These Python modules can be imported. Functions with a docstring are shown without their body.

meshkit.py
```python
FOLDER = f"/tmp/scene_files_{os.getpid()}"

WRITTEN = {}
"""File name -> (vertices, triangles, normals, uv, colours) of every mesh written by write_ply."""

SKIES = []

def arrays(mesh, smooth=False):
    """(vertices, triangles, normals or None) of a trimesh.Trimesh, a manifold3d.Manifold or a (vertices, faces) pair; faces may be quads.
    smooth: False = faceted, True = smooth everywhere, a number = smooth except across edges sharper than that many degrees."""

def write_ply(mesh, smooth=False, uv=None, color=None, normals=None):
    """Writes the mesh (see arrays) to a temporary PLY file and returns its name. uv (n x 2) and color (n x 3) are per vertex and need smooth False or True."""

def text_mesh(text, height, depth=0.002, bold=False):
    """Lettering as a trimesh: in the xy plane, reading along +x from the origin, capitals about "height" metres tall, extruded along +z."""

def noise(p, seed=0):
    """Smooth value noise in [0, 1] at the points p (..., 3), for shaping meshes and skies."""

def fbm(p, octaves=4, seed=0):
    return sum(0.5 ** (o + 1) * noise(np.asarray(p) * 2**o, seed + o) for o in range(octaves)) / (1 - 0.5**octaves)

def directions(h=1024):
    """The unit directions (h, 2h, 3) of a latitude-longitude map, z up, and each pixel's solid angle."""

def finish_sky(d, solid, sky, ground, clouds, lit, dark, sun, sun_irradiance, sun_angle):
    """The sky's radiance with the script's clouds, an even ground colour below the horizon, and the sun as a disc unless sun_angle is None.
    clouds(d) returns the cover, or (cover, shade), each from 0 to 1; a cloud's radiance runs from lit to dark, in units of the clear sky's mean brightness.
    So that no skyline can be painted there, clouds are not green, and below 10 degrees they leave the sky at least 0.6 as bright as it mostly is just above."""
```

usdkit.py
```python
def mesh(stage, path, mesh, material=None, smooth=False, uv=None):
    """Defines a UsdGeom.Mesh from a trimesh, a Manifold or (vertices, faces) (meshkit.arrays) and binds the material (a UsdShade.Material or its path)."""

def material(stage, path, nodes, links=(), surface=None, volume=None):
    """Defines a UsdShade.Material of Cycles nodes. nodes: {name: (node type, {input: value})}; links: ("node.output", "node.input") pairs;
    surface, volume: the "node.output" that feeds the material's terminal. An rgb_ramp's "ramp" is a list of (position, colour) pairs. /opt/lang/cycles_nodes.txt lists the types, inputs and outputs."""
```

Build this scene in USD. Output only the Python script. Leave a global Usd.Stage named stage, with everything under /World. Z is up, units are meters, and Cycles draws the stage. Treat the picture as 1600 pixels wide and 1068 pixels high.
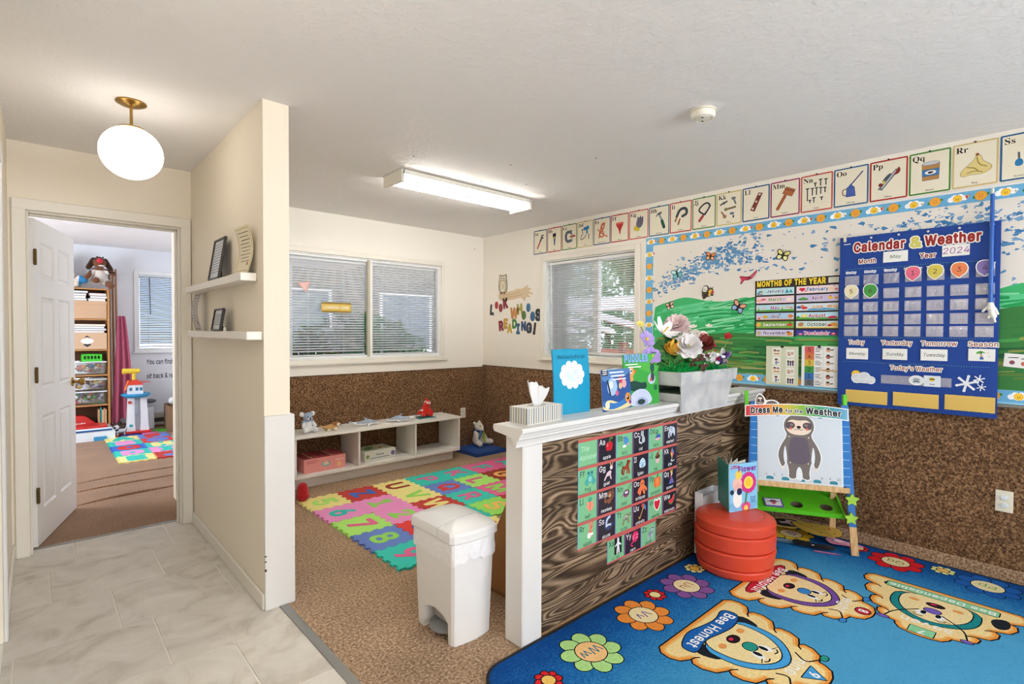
import math, glob, numpy as np, trimesh, manifold3d, usdkit, meshkit
from manifold3d import Manifold, CrossSection, OpType
from pxr import Usd, UsdGeom, UsdLux, UsdShade, Gf, Sdf, Vt
from shapely import affinity, box as sbox, union_all
from shapely.geometry import Polygon, Point, LineString
PI = math.pi
stage = Usd.Stage.CreateInMemory()
UsdGeom.SetStageUpAxis(stage, 'Z'); UsdGeom.SetStageMetersPerUnit(stage, 1.0)
UsdGeom.Xform.Define(stage, '/World'); UsdGeom.Scope.Define(stage, '/World/Looks')

# ------------------------------------------------------------------ camera
cam = UsdGeom.Camera.Define(stage, '/World/camera')
YAW, PITCH, ROLL, FPX = .73784, -.02063, .0046, 816.3
_fw = np.array([math.sin(YAW) * math.cos(PITCH), math.cos(YAW) * math.cos(PITCH), math.sin(PITCH)])
_r = np.array([math.cos(YAW), -math.sin(YAW), 0.]); _u = np.cross(_r, _fw)
_r2 = _r * math.cos(ROLL) + _u * math.sin(ROLL); _u2 = -_r * math.sin(ROLL) + _u * math.cos(ROLL)
_m = np.eye(4); _m[0, :3] = _r2; _m[1, :3] = _u2; _m[2, :3] = -_fw; _m[3, :3] = [0, 0, 1.347]
cam.AddTransformOp().Set(Gf.Matrix4d(_m.tolist()))
cam.CreateHorizontalApertureAttr(36.0); cam.CreateVerticalApertureAttr(36.0 * 1068 / 1600)
cam.CreateFocalLengthAttr(36.0 * FPX / 1600); cam.CreateClippingRangeAttr(Gf.Vec2f(.02, 200))
EXPOSURE = 0.66
cam.CreateExposureAttr(EXPOSURE)

# ------------------------------------------------------------------ sky and added window daylight
def lin(c):
    if isinstance(c, str):
        c = c.lstrip('#')
        c = [int(x * 2, 16) for x in c] if len(c) == 3 else [int(c[i:i + 2], 16) for i in (0, 2, 4)]
    c = np.asarray(c, float) / 255.
    return np.where(c <= .04045, c / 12.92, ((c + .055) / 1.055) ** 2.4)

dome = UsdLux.DomeLight.Define(stage, '/World/sky')
dome.CreateIntensityAttr(1.0)
_wm = usdkit.material(stage, '/World/Looks/sky_look', {
    'tc': ('texture_coordinate', {}), 'n': ('noise_texture', {'scale': 2.2, 'detail': 5.0}),
    'r': ('rgb_ramp', {'ramp': [(.42, (.42, .60, .90)), (.62, (1.0, 1.0, 1.0))]}),
    'bg': ('background_shader', {'strength': 2.6})},
    [('tc.generated', 'n.vector'), ('n.fac', 'r.fac'), ('r.color', 'bg.color')], surface='bg.background')
UsdShade.MaterialBindingAPI.Apply(dome.GetPrim()).Bind(_wm)

def rect_light(name, loc, w, h, aim, power, col):
    L = UsdLux.RectLight.Define(stage, '/World/' + name)
    L.CreateWidthAttr(w); L.CreateHeightAttr(h); L.CreateIntensityAttr(power); L.CreateColorAttr(Gf.Vec3f(*col))
    z = -np.asarray(aim, float); z /= np.linalg.norm(z)
    up = np.array([0, 0, 1.]) if abs(z[2]) < .9 else np.array([0, 1., 0])
    x = np.cross(up, z); x /= np.linalg.norm(x); y = np.cross(z, x)
    m = np.eye(4); m[0, :3] = x; m[1, :3] = y; m[2, :3] = z; m[3, :3] = loc
    L.AddTransformOp().Set(Gf.Matrix4d(m.tolist()))
    L.GetPrim().SetCustomDataByKey('label', 'area light added as daylight outside an unseen window'); L.GetPrim().SetCustomDataByKey('kind', 'structure')
    return L

# daylight area lights added outside unseen windows, front wall and far room
rect_light('daylight_front', (2.15, -2.90, 1.30), 2.9, 1.6, (0, 1, .45), 7.3, (.97, .98, 1.0))
rect_light('daylight_entry', (.45, -2.90, 1.15), .9, 1.9, (0, 1, .35), 6.0, (1.0, .97, .93))
rect_light('daylight_right', (4.45, 3.22, 1.75), 1.3, 1.3, (-1, 0, -.12), 9.0, (.97, .98, 1.0)) if False else None
rect_light('daylight_far', (-2.30, 6.6, 1.5), 1.9, 1.3, (1, 0, .1), 8.0, (.93, .96, 1.0))

# ------------------------------------------------------------------ helpers
COUNT = {}
def num(parent, name):
    k = (parent, name); n = COUNT.get(k, 0); COUNT[k] = n + 1
    return parent + '/' + (name if n == 0 else '%s_%03d' % (name, n))
MATS = {}
def N(name, nodes, links, surface):
    if name not in MATS:
        MATS[name] = usdkit.material(stage, '/World/Looks/' + name, nodes, links, surface=surface)
    return MATS[name]
def pm(col, rough=.5, spec=.5, bump=0, bscale=60, metal=0, name=None, **kw):
    """principled paint; bump adds a fine noise relief"""
    c = col if not isinstance(col, str) else tuple(lin(col))
    key = name or 'paint_' + '_'.join('%03d' % round(x * 999) for x in c) + '_%d_%d_%d_%d' % (rough * 100, bump * 1000, bscale, metal * 10)
    if key in MATS: return MATS[key]
    nodes = {'p': ('principled_bsdf', {'base_color': c, 'roughness': rough, 'specular_ior_level': spec, 'metallic': metal, **kw})}
    links = []
    if bump:
        nodes |= {'g': ('geometry', {}), 'n': ('noise_texture', {'scale': bscale, 'detail': 3.0}), 'b': ('bump', {'strength': bump, 'distance': .01})}
        links = [('g.position', 'n.vector'), ('n.fac', 'b.height'), ('b.normal', 'p.normal')]
    return N(key, nodes, links, 'p.BSDF')

def put(path, mesh, mat, smooth=30, cd=None):
    if cd is None:
        m = usdkit.mesh(stage, path, mesh, mat, smooth=smooth)
    else:
        v, f = (np.asarray(mesh.vertices), np.asarray(mesh.faces)) if hasattr(mesh, 'vertices') else mesh
        m = usdkit.mesh(stage, path, trimesh.Trimesh(v, f, process=False), mat, smooth=bool(smooth))
        UsdGeom.PrimvarsAPI(m).CreatePrimvar('Cd', Sdf.ValueTypeNames.Color3fArray, 'vertex').Set(Vt.Vec3fArray.FromNumpy(np.asarray(cd, np.float32)))
    return m
def keys(prim, label=None, cat=None, group=None, kind=None):
    for k, v in (('label', label), ('category', cat), ('group', group), ('kind', kind)):
        if v: prim.SetCustomDataByKey(k, v)
def frame(o, right, up):
    r, u = np.asarray(right, float), np.asarray(up, float); r = r / np.linalg.norm(r); u = u - r * (u @ r); u /= np.linalg.norm(u)
    m = np.eye(4); m[0, :3] = r; m[1, :3] = u; m[2, :3] = np.cross(r, u); m[3, :3] = o
    return m
GROUPS = {'alphabet_wall_card': 'tool alphabet cards along the right wall', 'alphabet_card': 'alphabet cards on the partition planks', 'foam_tile': 'foam alphabet mat tiles', 'wall_letter': 'paper letters under the owl', 'paper_butterfly': 'paper butterflies on the bulletin board',
          'artificial_flower': 'artificial flowers in the planter', 'artificial_leaf_sprig': 'artificial flowers in the planter', 'stacked_book': 'books lying in the bookcase', 'picture_book': 'books standing in the bookcase', 'clear_bin': 'clear bins in the bookcase', 'petal_mat': 'petal mats in the far room', 'dolphin_toy': 'dolphin toys on the bench',
          'window_blind': 'slatted window blinds', 'wooden_pole': 'poles beside the bookcase', 'floating_shelf': 'floating shelves', 'fluorescent_light': 'fluorescent lights', 'wall_outlet': 'wall outlets', 'game_box': 'game boxes on the bench', 'storage_box': 'storage boxes in the far room'}
class Thing:
    """an Xform directly under /World; its parts are child meshes in local coordinates"""
    def __init__(s, name, label=None, cat=None, loc=(0, 0, 0), rz=0, group=None, kind=None, m=None):
        s.path = num('/World', name)
        x = UsdGeom.Xform.Define(stage, s.path); s.prim = x.GetPrim()
        if m is None:
            c, n = math.cos(rz), math.sin(rz); m = np.array([[c, n, 0, 0], [-n, c, 0, 0], [0, 0, 1, 0], [*loc, 1.]])
        s.m = m; x.AddTransformOp().Set(Gf.Matrix4d(np.asarray(m, float).tolist()))
        keys(s.prim, label, cat, group or GROUPS.get(name), kind)
    def part(s, name, mesh, mat, label=None, smooth=30, under=None, kind=None, cd=None):
        p = num(under or s.path, name); m = put(p, mesh, mat, smooth, cd); keys(m.GetPrim(), label, kind=kind); return p
    def print(s, name, cv, label=None, under=None, kind=None, mat=None):
        v, f, c = cv.mesh(); return s.part(name, (v, f), mat or PRINT, label, False, under, kind, c)
def copy_of(t, label, loc=None, rz=0, m=None, group=None, cat=None):
    """another individual: an Xform that references the first one"""
    name = t.path.split('/')[-1]; name = name[:-4] if name[-4:-3] == '_' and name[-3:].isdigit() else name
    c = Thing.__new__(Thing); c.path = num('/World', name); x = UsdGeom.Xform.Define(stage, c.path); c.prim = x.GetPrim()
    c.prim.GetReferences().AddInternalReference(t.path); c.prim.SetInstanceable(True)
    if m is None:
        k, n = math.cos(rz), math.sin(rz); m = np.array([[k, n, 0, 0], [-n, k, 0, 0], [0, 0, 1, 0], [*loc, 1.]])
    x = UsdGeom.Xform(c.prim); ops = x.GetOrderedXformOps()
    (ops[0] if ops else x.AddTransformOp()).Set(Gf.Matrix4d(np.asarray(m, float).tolist()))
    keys(c.prim, label, cat, group); return c

# ---- solids
def cat(*ms): return trimesh.util.concatenate([as_tri(m) for m in ms])
def as_tri(m):
    if hasattr(m, 'to_mesh'):
        q = m.to_mesh(); return trimesh.Trimesh(q.vert_properties[:, :3], q.tri_verts, process=False)
    return m
def bx(x0, x1, y0, y1, z0, z1, r=0.):
    if r <= 0:
        b = trimesh.creation.box([x1 - x0, y1 - y0, z1 - z0]); b.apply_translation([(x0 + x1) / 2, (y0 + y1) / 2, (z0 + z1) / 2]); return b
    p = []
    for X, sx in ((x0, 1), (x1, -1)):
        for Y, sy in ((y0, 1), (y1, -1)):
            for Z, sz in ((z0, 1), (z1, -1)):
                p += [(X, Y + sy * r, Z + sz * r), (X + sx * r, Y, Z + sz * r), (X + sx * r, Y + sy * r, Z)]
    return as_tri(Manifold.hull_points(np.array(p)))
def mbox(x0, x1, y0, y1, z0, z1): return Manifold.cube([x1 - x0, y1 - y0, z1 - z0]).translate([x0, y0, z0])
def cyl(p0, p1, r0, r1=None, n=20):
    p0, p1 = np.asarray(p0, float), np.asarray(p1, float); L = np.linalg.norm(p1 - p0)
    v, f = [], []
    z = (p1 - p0) / L; a = np.cross(z, [0, 0, 1.] if abs(z[2]) < .9 else [1., 0, 0]); a /= np.linalg.norm(a); b = np.cross(z, a)
    t = np.arange(n) * 2 * PI / n; ring = np.cos(t)[:, None] * a + np.sin(t)[:, None] * b
    v = np.vstack([p0 + ring * r0, p1 + ring * (r0 if r1 is None else r1), [p0], [p1]])
    for i in range(n):
        j = (i + 1) % n; f += [(i, j, n + j), (i, n + j, n + i), (j, i, 2 * n), (n + i, n + j, 2 * n + 1)]
    return trimesh.Trimesh(v, f, process=False)
def lathe(prof, n=32, c=(0, 0, 0)):
    prof = np.asarray(prof, float); t = np.arange(n) * 2 * PI / n; k = len(prof)
    v = np.stack([np.outer(np.cos(t), prof[:, 0]), np.outer(np.sin(t), prof[:, 0]), np.tile(prof[:, 1], (n, 1))], -1).reshape(-1, 3) + np.asarray(c)
    f = []
    for i in range(n):
        j = (i + 1) % n
        for q in range(k - 1): f += [(i * k + q, j * k + q, j * k + q + 1), (i * k + q, j * k + q + 1, i * k + q + 1)]
    m = trimesh.Trimesh(v, f, process=True); m.update_faces(m.nondegenerate_faces()); return m
def sph(c, r, n=2):
    m = trimesh.creation.icosphere(n); m.apply_scale(r if np.ndim(r) else [r] * 3); m.apply_translation(c); return m
def tube(pts, r, n=8):
    from scipy.spatial.transform import Rotation
    p = np.asarray(pts, float); t = np.gradient(p, axis=0); t /= np.linalg.norm(t, axis=1, keepdims=True)
    a = np.cross(t[0], [0, 0, 1.] if abs(t[0][2]) < .9 else [1., 0, 0]); a /= np.linalg.norm(a); V = []
    R = np.broadcast_to(r, (len(p),)); th = np.arange(n) * 2 * PI / n
    for i in range(len(p)):
        a = a - t[i] * (a @ t[i]); a /= np.linalg.norm(a); b = np.cross(t[i], a)
        V.append(p[i] + R[i] * (np.cos(th)[:, None] * a + np.sin(th)[:, None] * b))
    f = []
    for i in range(len(p) - 1):
        for j in range(n):
            k = (j + 1) % n; f += [(i * n + j, i * n + k, i * n + n + k), (i * n + j, i * n + n + k, i * n + n + j)]
    m = len(p) * n; V = np.vstack(V + [p[:1], p[-1:]])
    for j in range(n): k = (j + 1) % n; f += [(k, j, m), (m - n + j, m - n + k, m + 1)]
    return trimesh.Trimesh(V, f, process=False)
def ext(poly, h, z=0.):
    """extrude shapely polygon(s) along +z"""
    out = []
    for g in getattr(poly, 'geoms', [poly]):
        if g.is_empty or g.geom_type != 'Polygon': continue
        m = trimesh.creation.extrude_polygon(g, h, engine='earcut'); m.apply_translation([0, 0, z]); out.append(m)
    return trimesh.util.concatenate(out)
def xf(m, mat):
    m = as_tri(m).copy(); v = np.asarray(m.vertices); m.vertices = v @ mat[:3, :3] + mat[3, :3]; return m
def mv(m, d): m = as_tri(m).copy(); m.apply_translation(d); return m
def rot(m, ang, axis=(0, 0, 1), at=(0, 0, 0)):
    m = as_tri(m).copy(); m.apply_transform(trimesh.transformations.rotation_matrix(ang, axis, at)); return m
def bone(a, ra, b, rb, n=16):
    return Manifold.batch_hull([Manifold.sphere(ra, n).translate(list(map(float, a))), Manifold.sphere(rb, n).translate(list(map(float, b)))])
def blob(bones, edge=.012, it=10):
    m = Manifold.batch_boolean([bone(*b) for b in bones], OpType.Add).refine_to_length(edge)
    t = as_tri(m); t.merge_vertices(); trimesh.smoothing.filter_taubin(t, iterations=it); return t
def sheet(fn, nu, nv, th=0.):
    """a surface fn(u,v) on the unit square; th gives it a second side"""
    u, v = np.meshgrid(np.linspace(0, 1, nu), np.linspace(0, 1, nv), indexing='ij')
    p = np.stack(fn(u, v), -1).reshape(-1, 3); f = []
    for i in range(nu - 1):
        for j in range(nv - 1): a = i * nv + j; f += [(a, a + nv, a + nv + 1), (a, a + nv + 1, a + 1)]
    m = trimesh.Trimesh(p, f, process=False)
    if th:
        q = p - np.asarray(m.vertex_normals) * th; k = len(p); g = [(a + k, c + k, b + k) for a, b, c in f]
        e = [i * nv for i in range(nu)] + [(nu - 1) * nv + j for j in range(1, nv)] + [i * nv + nv - 1 for i in range(nu - 2, -1, -1)] + [j for j in range(nv - 2, 0, -1)]
        for a, b in zip(e, e[1:] + e[:1]): g += [(b, a, a + k), (b, a + k, b + k)]
        m = trimesh.Trimesh(np.vstack([p, q]), f + g, process=False)
    return m

# ---- flat print: coloured polygons laid on a surface
PRINT = N('print', {'a': ('attribute', {'attribute': 'Cd'}), 'p': ('principled_bsdf', {'roughness': .55, 'specular_ior_level': .3})}, [('a.color', 'p.base_color')], 'p.BSDF')
GLOSSPRINT = N('gloss_print', {'a': ('attribute', {'attribute': 'Cd'}), 'p': ('principled_bsdf', {'roughness': .25, 'specular_ior_level': .5})}, [('a.color', 'p.base_color')], 'p.BSDF')
PLUSH = N('plush', {'a': ('attribute', {'attribute': 'Cd'}), 'g': ('geometry', {}), 'n': ('noise_texture', {'scale': 220.0, 'detail': 3.0}), 'b': ('bump', {'strength': .5, 'distance': .006}),
    'p': ('principled_bsdf', {'roughness': .95, 'specular_ior_level': .1, 'sheen_weight': .3})}, [('a.color', 'p.base_color'), ('g.position', 'n.vector'), ('n.fac', 'b.height'), ('b.normal', 'p.normal')], 'p.BSDF')
FONT = {}
def font(k):
    if k not in FONT:
        from PIL import ImageFont
        FONT[k] = ImageFont.truetype(glob.glob('/opt/blender-*/*/datafiles/fonts/' + {'i': 'Inter', 's': 'NotoSansMath-Regular'}[k] + '.woff2')[0], 72)
    return FONT[k]
GLY = {}
def glyph(ch, k, bold):
    if (ch, k, bold) not in GLY:
        from PIL import Image, ImageDraw
        F = font(k); x0, y0, x1, y1 = F.getbbox(ch, anchor='ls', stroke_width=bold); adv = F.getlength(ch) + bold * 1.6
        g = None
        if x1 - x0 > 0 and ch.strip():
            im = Image.new('L', (x1 - x0 + 6, y1 - y0 + 6)); ImageDraw.Draw(im).text((3 - x0, 3 - y0), ch, 255, F, anchor='ls', stroke_width=bold)
            on = np.pad(np.asarray(im) > 127, ((0, 0), (1, 1))).astype(np.int8)
            r, s = np.nonzero(np.diff(on, axis=1) == 1); e = np.nonzero(np.diff(on, axis=1) == -1)[1]
            g = union_all(sbox(s, -r - 1, e, -r)).buffer(.6).buffer(-.6).simplify(.8)
            g = affinity.affine_transform(g, [1 / 52.4, 0, 0, 1 / 52.4, -(3 - x0) / 52.4, (3 - y0) / 52.4])
        GLY[ch, k, bold] = (g, adv / 52.4)
    return GLY[ch, k, bold]
def text(s, h, style='i', bold=0, slant=0.):
    """lettering as a polygon, baseline at the origin, capitals h tall"""
    x, out = 0., []
    for ch in s:
        c = ch
        if style == 's' and ch.isalpha(): c = chr((0x1D400 if ch.isupper() else 0x1D41A) + ord(ch.upper()) - 65)
        g, adv = glyph(c, 'i' if style == 'i' or not ch.isalpha() else 's', bold)
        if g is not None: out.append(affinity.translate(g, x, 0))
        x += adv
    if not out: return Polygon(), 0.
    g = union_all(out); return affinity.affine_transform(g, [h, slant * h, 0, h, 0, 0]), x * h
def chaikin(p, n=2, closed=True):
    p = np.asarray(p, float)
    for _ in range(n):
        q = np.roll(p, -1, 0) if closed else p[1:]; a = p if closed else p[:-1]
        r = np.empty((2 * len(a), 2)); r[0::2] = .75 * a + .25 * q; r[1::2] = .25 * a + .75 * q
        p = r if closed else np.vstack([p[:1], r, p[-1:]])
    return p
class Canvas:
    def __init__(s, dz=5e-5, z=0.): s.L = []; s.T = [(0, 0, 1, 1, 0)]; s.dz = dz; s.z = z; s.out = None; s.clip = None
    def at(s, x, y, sx=1, sy=None, r=0): s.T = [(x, y, sx, sx if sy is None else sy, r)]; return s
    def raw(s, g, col):
        x, y, sx, sy, r = s.T[-1]; c, n = math.cos(r), math.sin(r)
        g = affinity.affine_transform(g, [sx * c, -sy * n, sx * n, sy * c, x, y])
        if s.clip is not None: g = g.intersection(s.clip)
        s.L.append((g, lin(col)))
    def add(s, g, col):
        if s.out: s.raw(g.buffer(s.out[1], quad_segs=3), s.out[0])
        s.raw(g, col)
    def rect(s, x0, y0, x1, y1, col): s.add(sbox(x0, y0, x1, y1), col)
    def txt(s, t, h, x, y, col, style='i', bold=0, anchor='m', slant=0., halo=None):
        g, w = text(t, h, style, bold, slant); g = affinity.translate(g, x - {'l': 0, 'm': w / 2, 'r': w}[anchor], y)
        if halo: s.raw(g.buffer(halo[1], quad_segs=3), halo[0])
        s.raw(g, col)
    def draw(s, ops):
        P = lambda a: [tuple(map(float, q.split(','))) for q in a]
        for op in ops.split(';'):
            w = op.split()
            if not w: continue
            k = w[0]
            if k == 'p': s.add(Polygon(P(w[2:])).buffer(0), w[1])
            elif k == 's': s.add(Polygon(chaikin(P(w[2:]))).buffer(0), w[1])
            elif k == 'c':
                (x, y), = P(w[2:3]); rx = float(w[3]); ry = float(w[4]) if len(w) > 4 else rx
                g = affinity.scale(Point(0, 0).buffer(1, quad_segs=6), rx, ry)
                if len(w) > 5: g = affinity.rotate(g, float(w[5]), origin=(0, 0))
                s.add(affinity.translate(g, x, y), w[1])
            elif k in 'lL': s.add(LineString(P(w[3:]) if k == 'l' else chaikin(P(w[3:]), 2, False)).buffer(float(w[2]), quad_segs=3), w[1])
            elif k == 'o': s.out = None if w[1] == '-' else (w[1], float(w[2]))
            elif k in ('t', 'b', 'S'):
                (x, y), = P(w[3:4]); o, s.out = s.out, None
                s.txt(w[4].replace('_', ' '), float(w[2]), x, y, w[1], 's' if k == 'S' else 'i', 3 if k == 'b' else 0); s.out = o
        return s
    def mesh(s):
        """shapes that overlap earlier ones lie one thin layer above them"""
        B = np.array([g.bounds if not g.is_empty else (9, 9, -9, -9) for g, c in s.L]); lev = np.zeros(len(s.L), int)
        V, Fc, C, n = [], [], [], 0
        for i, (g, c) in enumerate(s.L):
            if i:
                b = B[i]; js = np.nonzero((B[:i, 0] < b[2]) & (B[:i, 2] > b[0]) & (B[:i, 1] < b[3]) & (B[:i, 3] > b[1]))[0]
                for j in js[np.argsort(-lev[js])]:
                    if lev[j] + 1 <= lev[i]: break
                    if s.L[j][0].intersects(g): lev[i] = lev[j] + 1; break
            for q in getattr(g, 'geoms', [g]):
                if q.is_empty or q.geom_type != 'Polygon' or q.area < 1e-9: continue
                v, f = trimesh.creation.triangulate_polygon(q, engine='earcut')
                if not len(f): continue
                a, b, d = v[f[:, 0]], v[f[:, 1]], v[f[:, 2]]
                fl = ((b - a)[:, 0] * (d - a)[:, 1] - (b - a)[:, 1] * (d - a)[:, 0]) < 0
                f = f.copy(); f[fl] = f[fl][:, ::-1]; us, inv = np.unique(f, return_inverse=True); v, f = v[us], inv.reshape(-1, 3)
                V.append(np.column_stack([v, np.full(len(v), s.z + (lev[i] + 1) * s.dz)])); Fc.append(f + n); C.append(np.tile(c, (len(v), 1))); n += len(v)
        return np.vstack(V), np.vstack(Fc), np.vstack(C)
def bend(cv, fn):
    """puts a print on a curved surface: fn maps (x, y, height) to 3D"""
    v, f, c = cv.mesh(); return np.stack(fn(v[:, 0], v[:, 1], v[:, 2]), -1), f, c
H = 2.44
# ------------------------------------------------------------------ materials of the room
WALL = pm('#f4eee3', .6, .3, .12, 55, name='wall_cream')
WALLH = pm('#f3e9d6', .6, .3, .12, 55, name='wall_hall_cream')
WALLF = pm('#eceef2', .6, .3, .1, 55, name='wall_far_room')
CEIL = N('ceiling_texture', {'g': ('geometry', {}), 'n': ('noise_texture', {'scale': 26.0, 'detail': 4.0, 'roughness': .6}), 'r': ('rgb_ramp', {'ramp': [(.45, (0, 0, 0)), (.6, (1, 1, 1))]}),
    'b': ('bump', {'strength': .16, 'distance': .008}), 'p': ('principled_bsdf', {'base_color': tuple(lin('#f4f1ef')), 'roughness': .8, 'specular_ior_level': .2})},
    [('g.position', 'n.vector'), ('n.fac', 'r.fac'), ('r.color', 'b.height'), ('b.normal', 'p.normal')], 'p.BSDF')
def carpet(name, c0, c1, c2, sc):
    return N(name, {'g': ('geometry', {}), 'n': ('noise_texture', {'scale': sc, 'detail': 4.0, 'roughness': .8}), 'r': ('rgb_ramp', {'ramp': [(.36, lin(c0)), (.5, lin(c1)), (.64, lin(c2))]}),
        'm': ('noise_texture', {'scale': 3.0, 'detail': 3.0}), 'mr': ('map_range', {'from_min': .3, 'from_max': .7, 'to_min': .86, 'to_max': 1.1}), 'x': ('mix', {'mix_type': 'multiply', 'fac': 1.0}),
        'b': ('bump', {'strength': .6, 'distance': .008}), 'p': ('principled_bsdf', {'roughness': .95, 'specular_ior_level': .08, 'sheen_weight': .15})},
        [('g.position', 'n.vector'), ('n.fac', 'r.fac'), ('g.position', 'm.vector'), ('m.fac', 'mr.value'), ('r.color', 'x.color1'), ('mr.result', 'x.color2'), ('x.color', 'p.base_color'), ('n.fac', 'b.height'), ('b.normal', 'p.normal')], 'p.BSDF')
CARPET = carpet('carpet_brown', '#6c503a', '#a78768', '#dcc2a4', 82.0)
CARPETF = carpet('carpet_far_brown', '#7a5840', '#9c785c', '#b8977a', 100.0)
WAINS = carpet('carpet_wainscot', '#34241a', '#74543a', '#b58f68', 78.0)
WHITE = pm('#e3e1dd', .4, .45, name='white_gloss')
TRIM = pm('#eee8dc', .4, .45, name='trim_cream')
VINYL = pm('#f2f2f0', .35, .5, name='vinyl_white')
TRACK = pm('#b9b29a', .4, .5, name='window_track')
TILE = N('stone_tile', {'g': ('geometry', {}), 'oi': ('object_info', {}), 'ad': ('vector_math', {'math_type': 'add'}), 'sc': ('vector_math', {'math_type': 'scale', 'scale': 13.0}), 'cx': ('combine_xyz', {}), 'n': ('noise_texture', {'scale': 4.5, 'detail': 7.0, 'roughness': .62, 'distortion': .8}),
    'n2': ('noise_texture', {'scale': 60.0, 'detail': 3.0}), 'r': ('rgb_ramp', {'ramp': [(.3, lin('#bdb3a4')), (.48, lin('#d9d2c7')), (.7, lin('#e8e2d8'))]}),
    'p': ('principled_bsdf', {'roughness': .45, 'specular_ior_level': .4}), 'b': ('bump', {'strength': .08, 'distance': .005})},
    [('oi.random', 'cx.x'), ('oi.random', 'cx.y'), ('cx.vector', 'sc.vector1'), ('g.position', 'ad.vector1'), ('sc.vector', 'ad.vector2'), ('ad.vector', 'n.vector'), ('n.fac', 'r.fac'), ('r.color', 'p.base_color'), ('g.position', 'n2.vector'), ('n2.fac', 'b.height'), ('b.normal', 'p.normal')], 'p.BSDF')
GROUT = pm('#f6f0e6', .8)
ALU = pm('#9a9a97', .35, .5, metal=.9)
PLANK = N('wood_plank', {'g': ('geometry', {}), 'oi': ('object_info', {}), 'cx': ('combine_xyz', {}), 'sc': ('vector_math', {'math_type': 'scale', 'scale': 9.0}), 'ad': ('vector_math', {'math_type': 'add'}),
    'mp': ('mapping', {'scale': (.75, 1.0, 4.6)}), 'n': ('noise_texture', {'scale': 1.9, 'detail': 1.2, 'roughness': .45, 'distortion': .5}), 'k': ('math', {'math_type': 'multiply', 'value2': 110.0}), 's': ('math', {'math_type': 'sine'}), 'mr': ('map_range', {'from_min': -1., 'from_max': 1.}),
    'mp2': ('mapping', {'scale': (1.2, 1.0, 26.0)}), 'n2': ('noise_texture', {'scale': 4.0, 'detail': 4.0, 'roughness': .65}), 'n3': ('noise_texture', {'scale': 2.6, 'detail': 2.0}), 'x': ('mix', {'mix_type': 'mix', 'fac': .55}),
    'r': ('rgb_ramp', {'ramp': [(.15, lin('#2c2019')), (.36, lin('#57432f')), (.56, lin('#856d53')), (.85, lin('#bda587'))]}), 'r3': ('rgb_ramp', {'ramp': [(.35, (.42, .40, .38)), (.6, (1., 1., 1.))]}), 'x3': ('mix', {'mix_type': 'multiply', 'fac': .85}),
    'p': ('principled_bsdf', {'roughness': .5, 'specular_ior_level': .35}), 'b': ('bump', {'strength': .12, 'distance': .004})},
    [('oi.random', 'cx.x'), ('oi.random', 'cx.z'), ('cx.vector', 'sc.vector1'), ('g.position', 'ad.vector1'), ('sc.vector', 'ad.vector2'), ('ad.vector', 'mp.vector'), ('mp.vector', 'n.vector'), ('n.fac', 'k.value1'), ('k.value', 's.value1'), ('s.value', 'mr.value'),
     ('ad.vector', 'mp2.vector'), ('mp2.vector', 'n2.vector'), ('mr.result', 'x.color1'), ('n2.fac', 'x.color2'), ('x.color', 'r.fac'), ('mp.vector', 'n3.vector'), ('n3.fac', 'r3.fac'), ('r.color', 'x3.color1'), ('r3.color', 'x3.color2'), ('x3.color', 'p.base_color'), ('x.color', 'b.height'), ('b.normal', 'p.normal')], 'p.BSDF')
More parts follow.
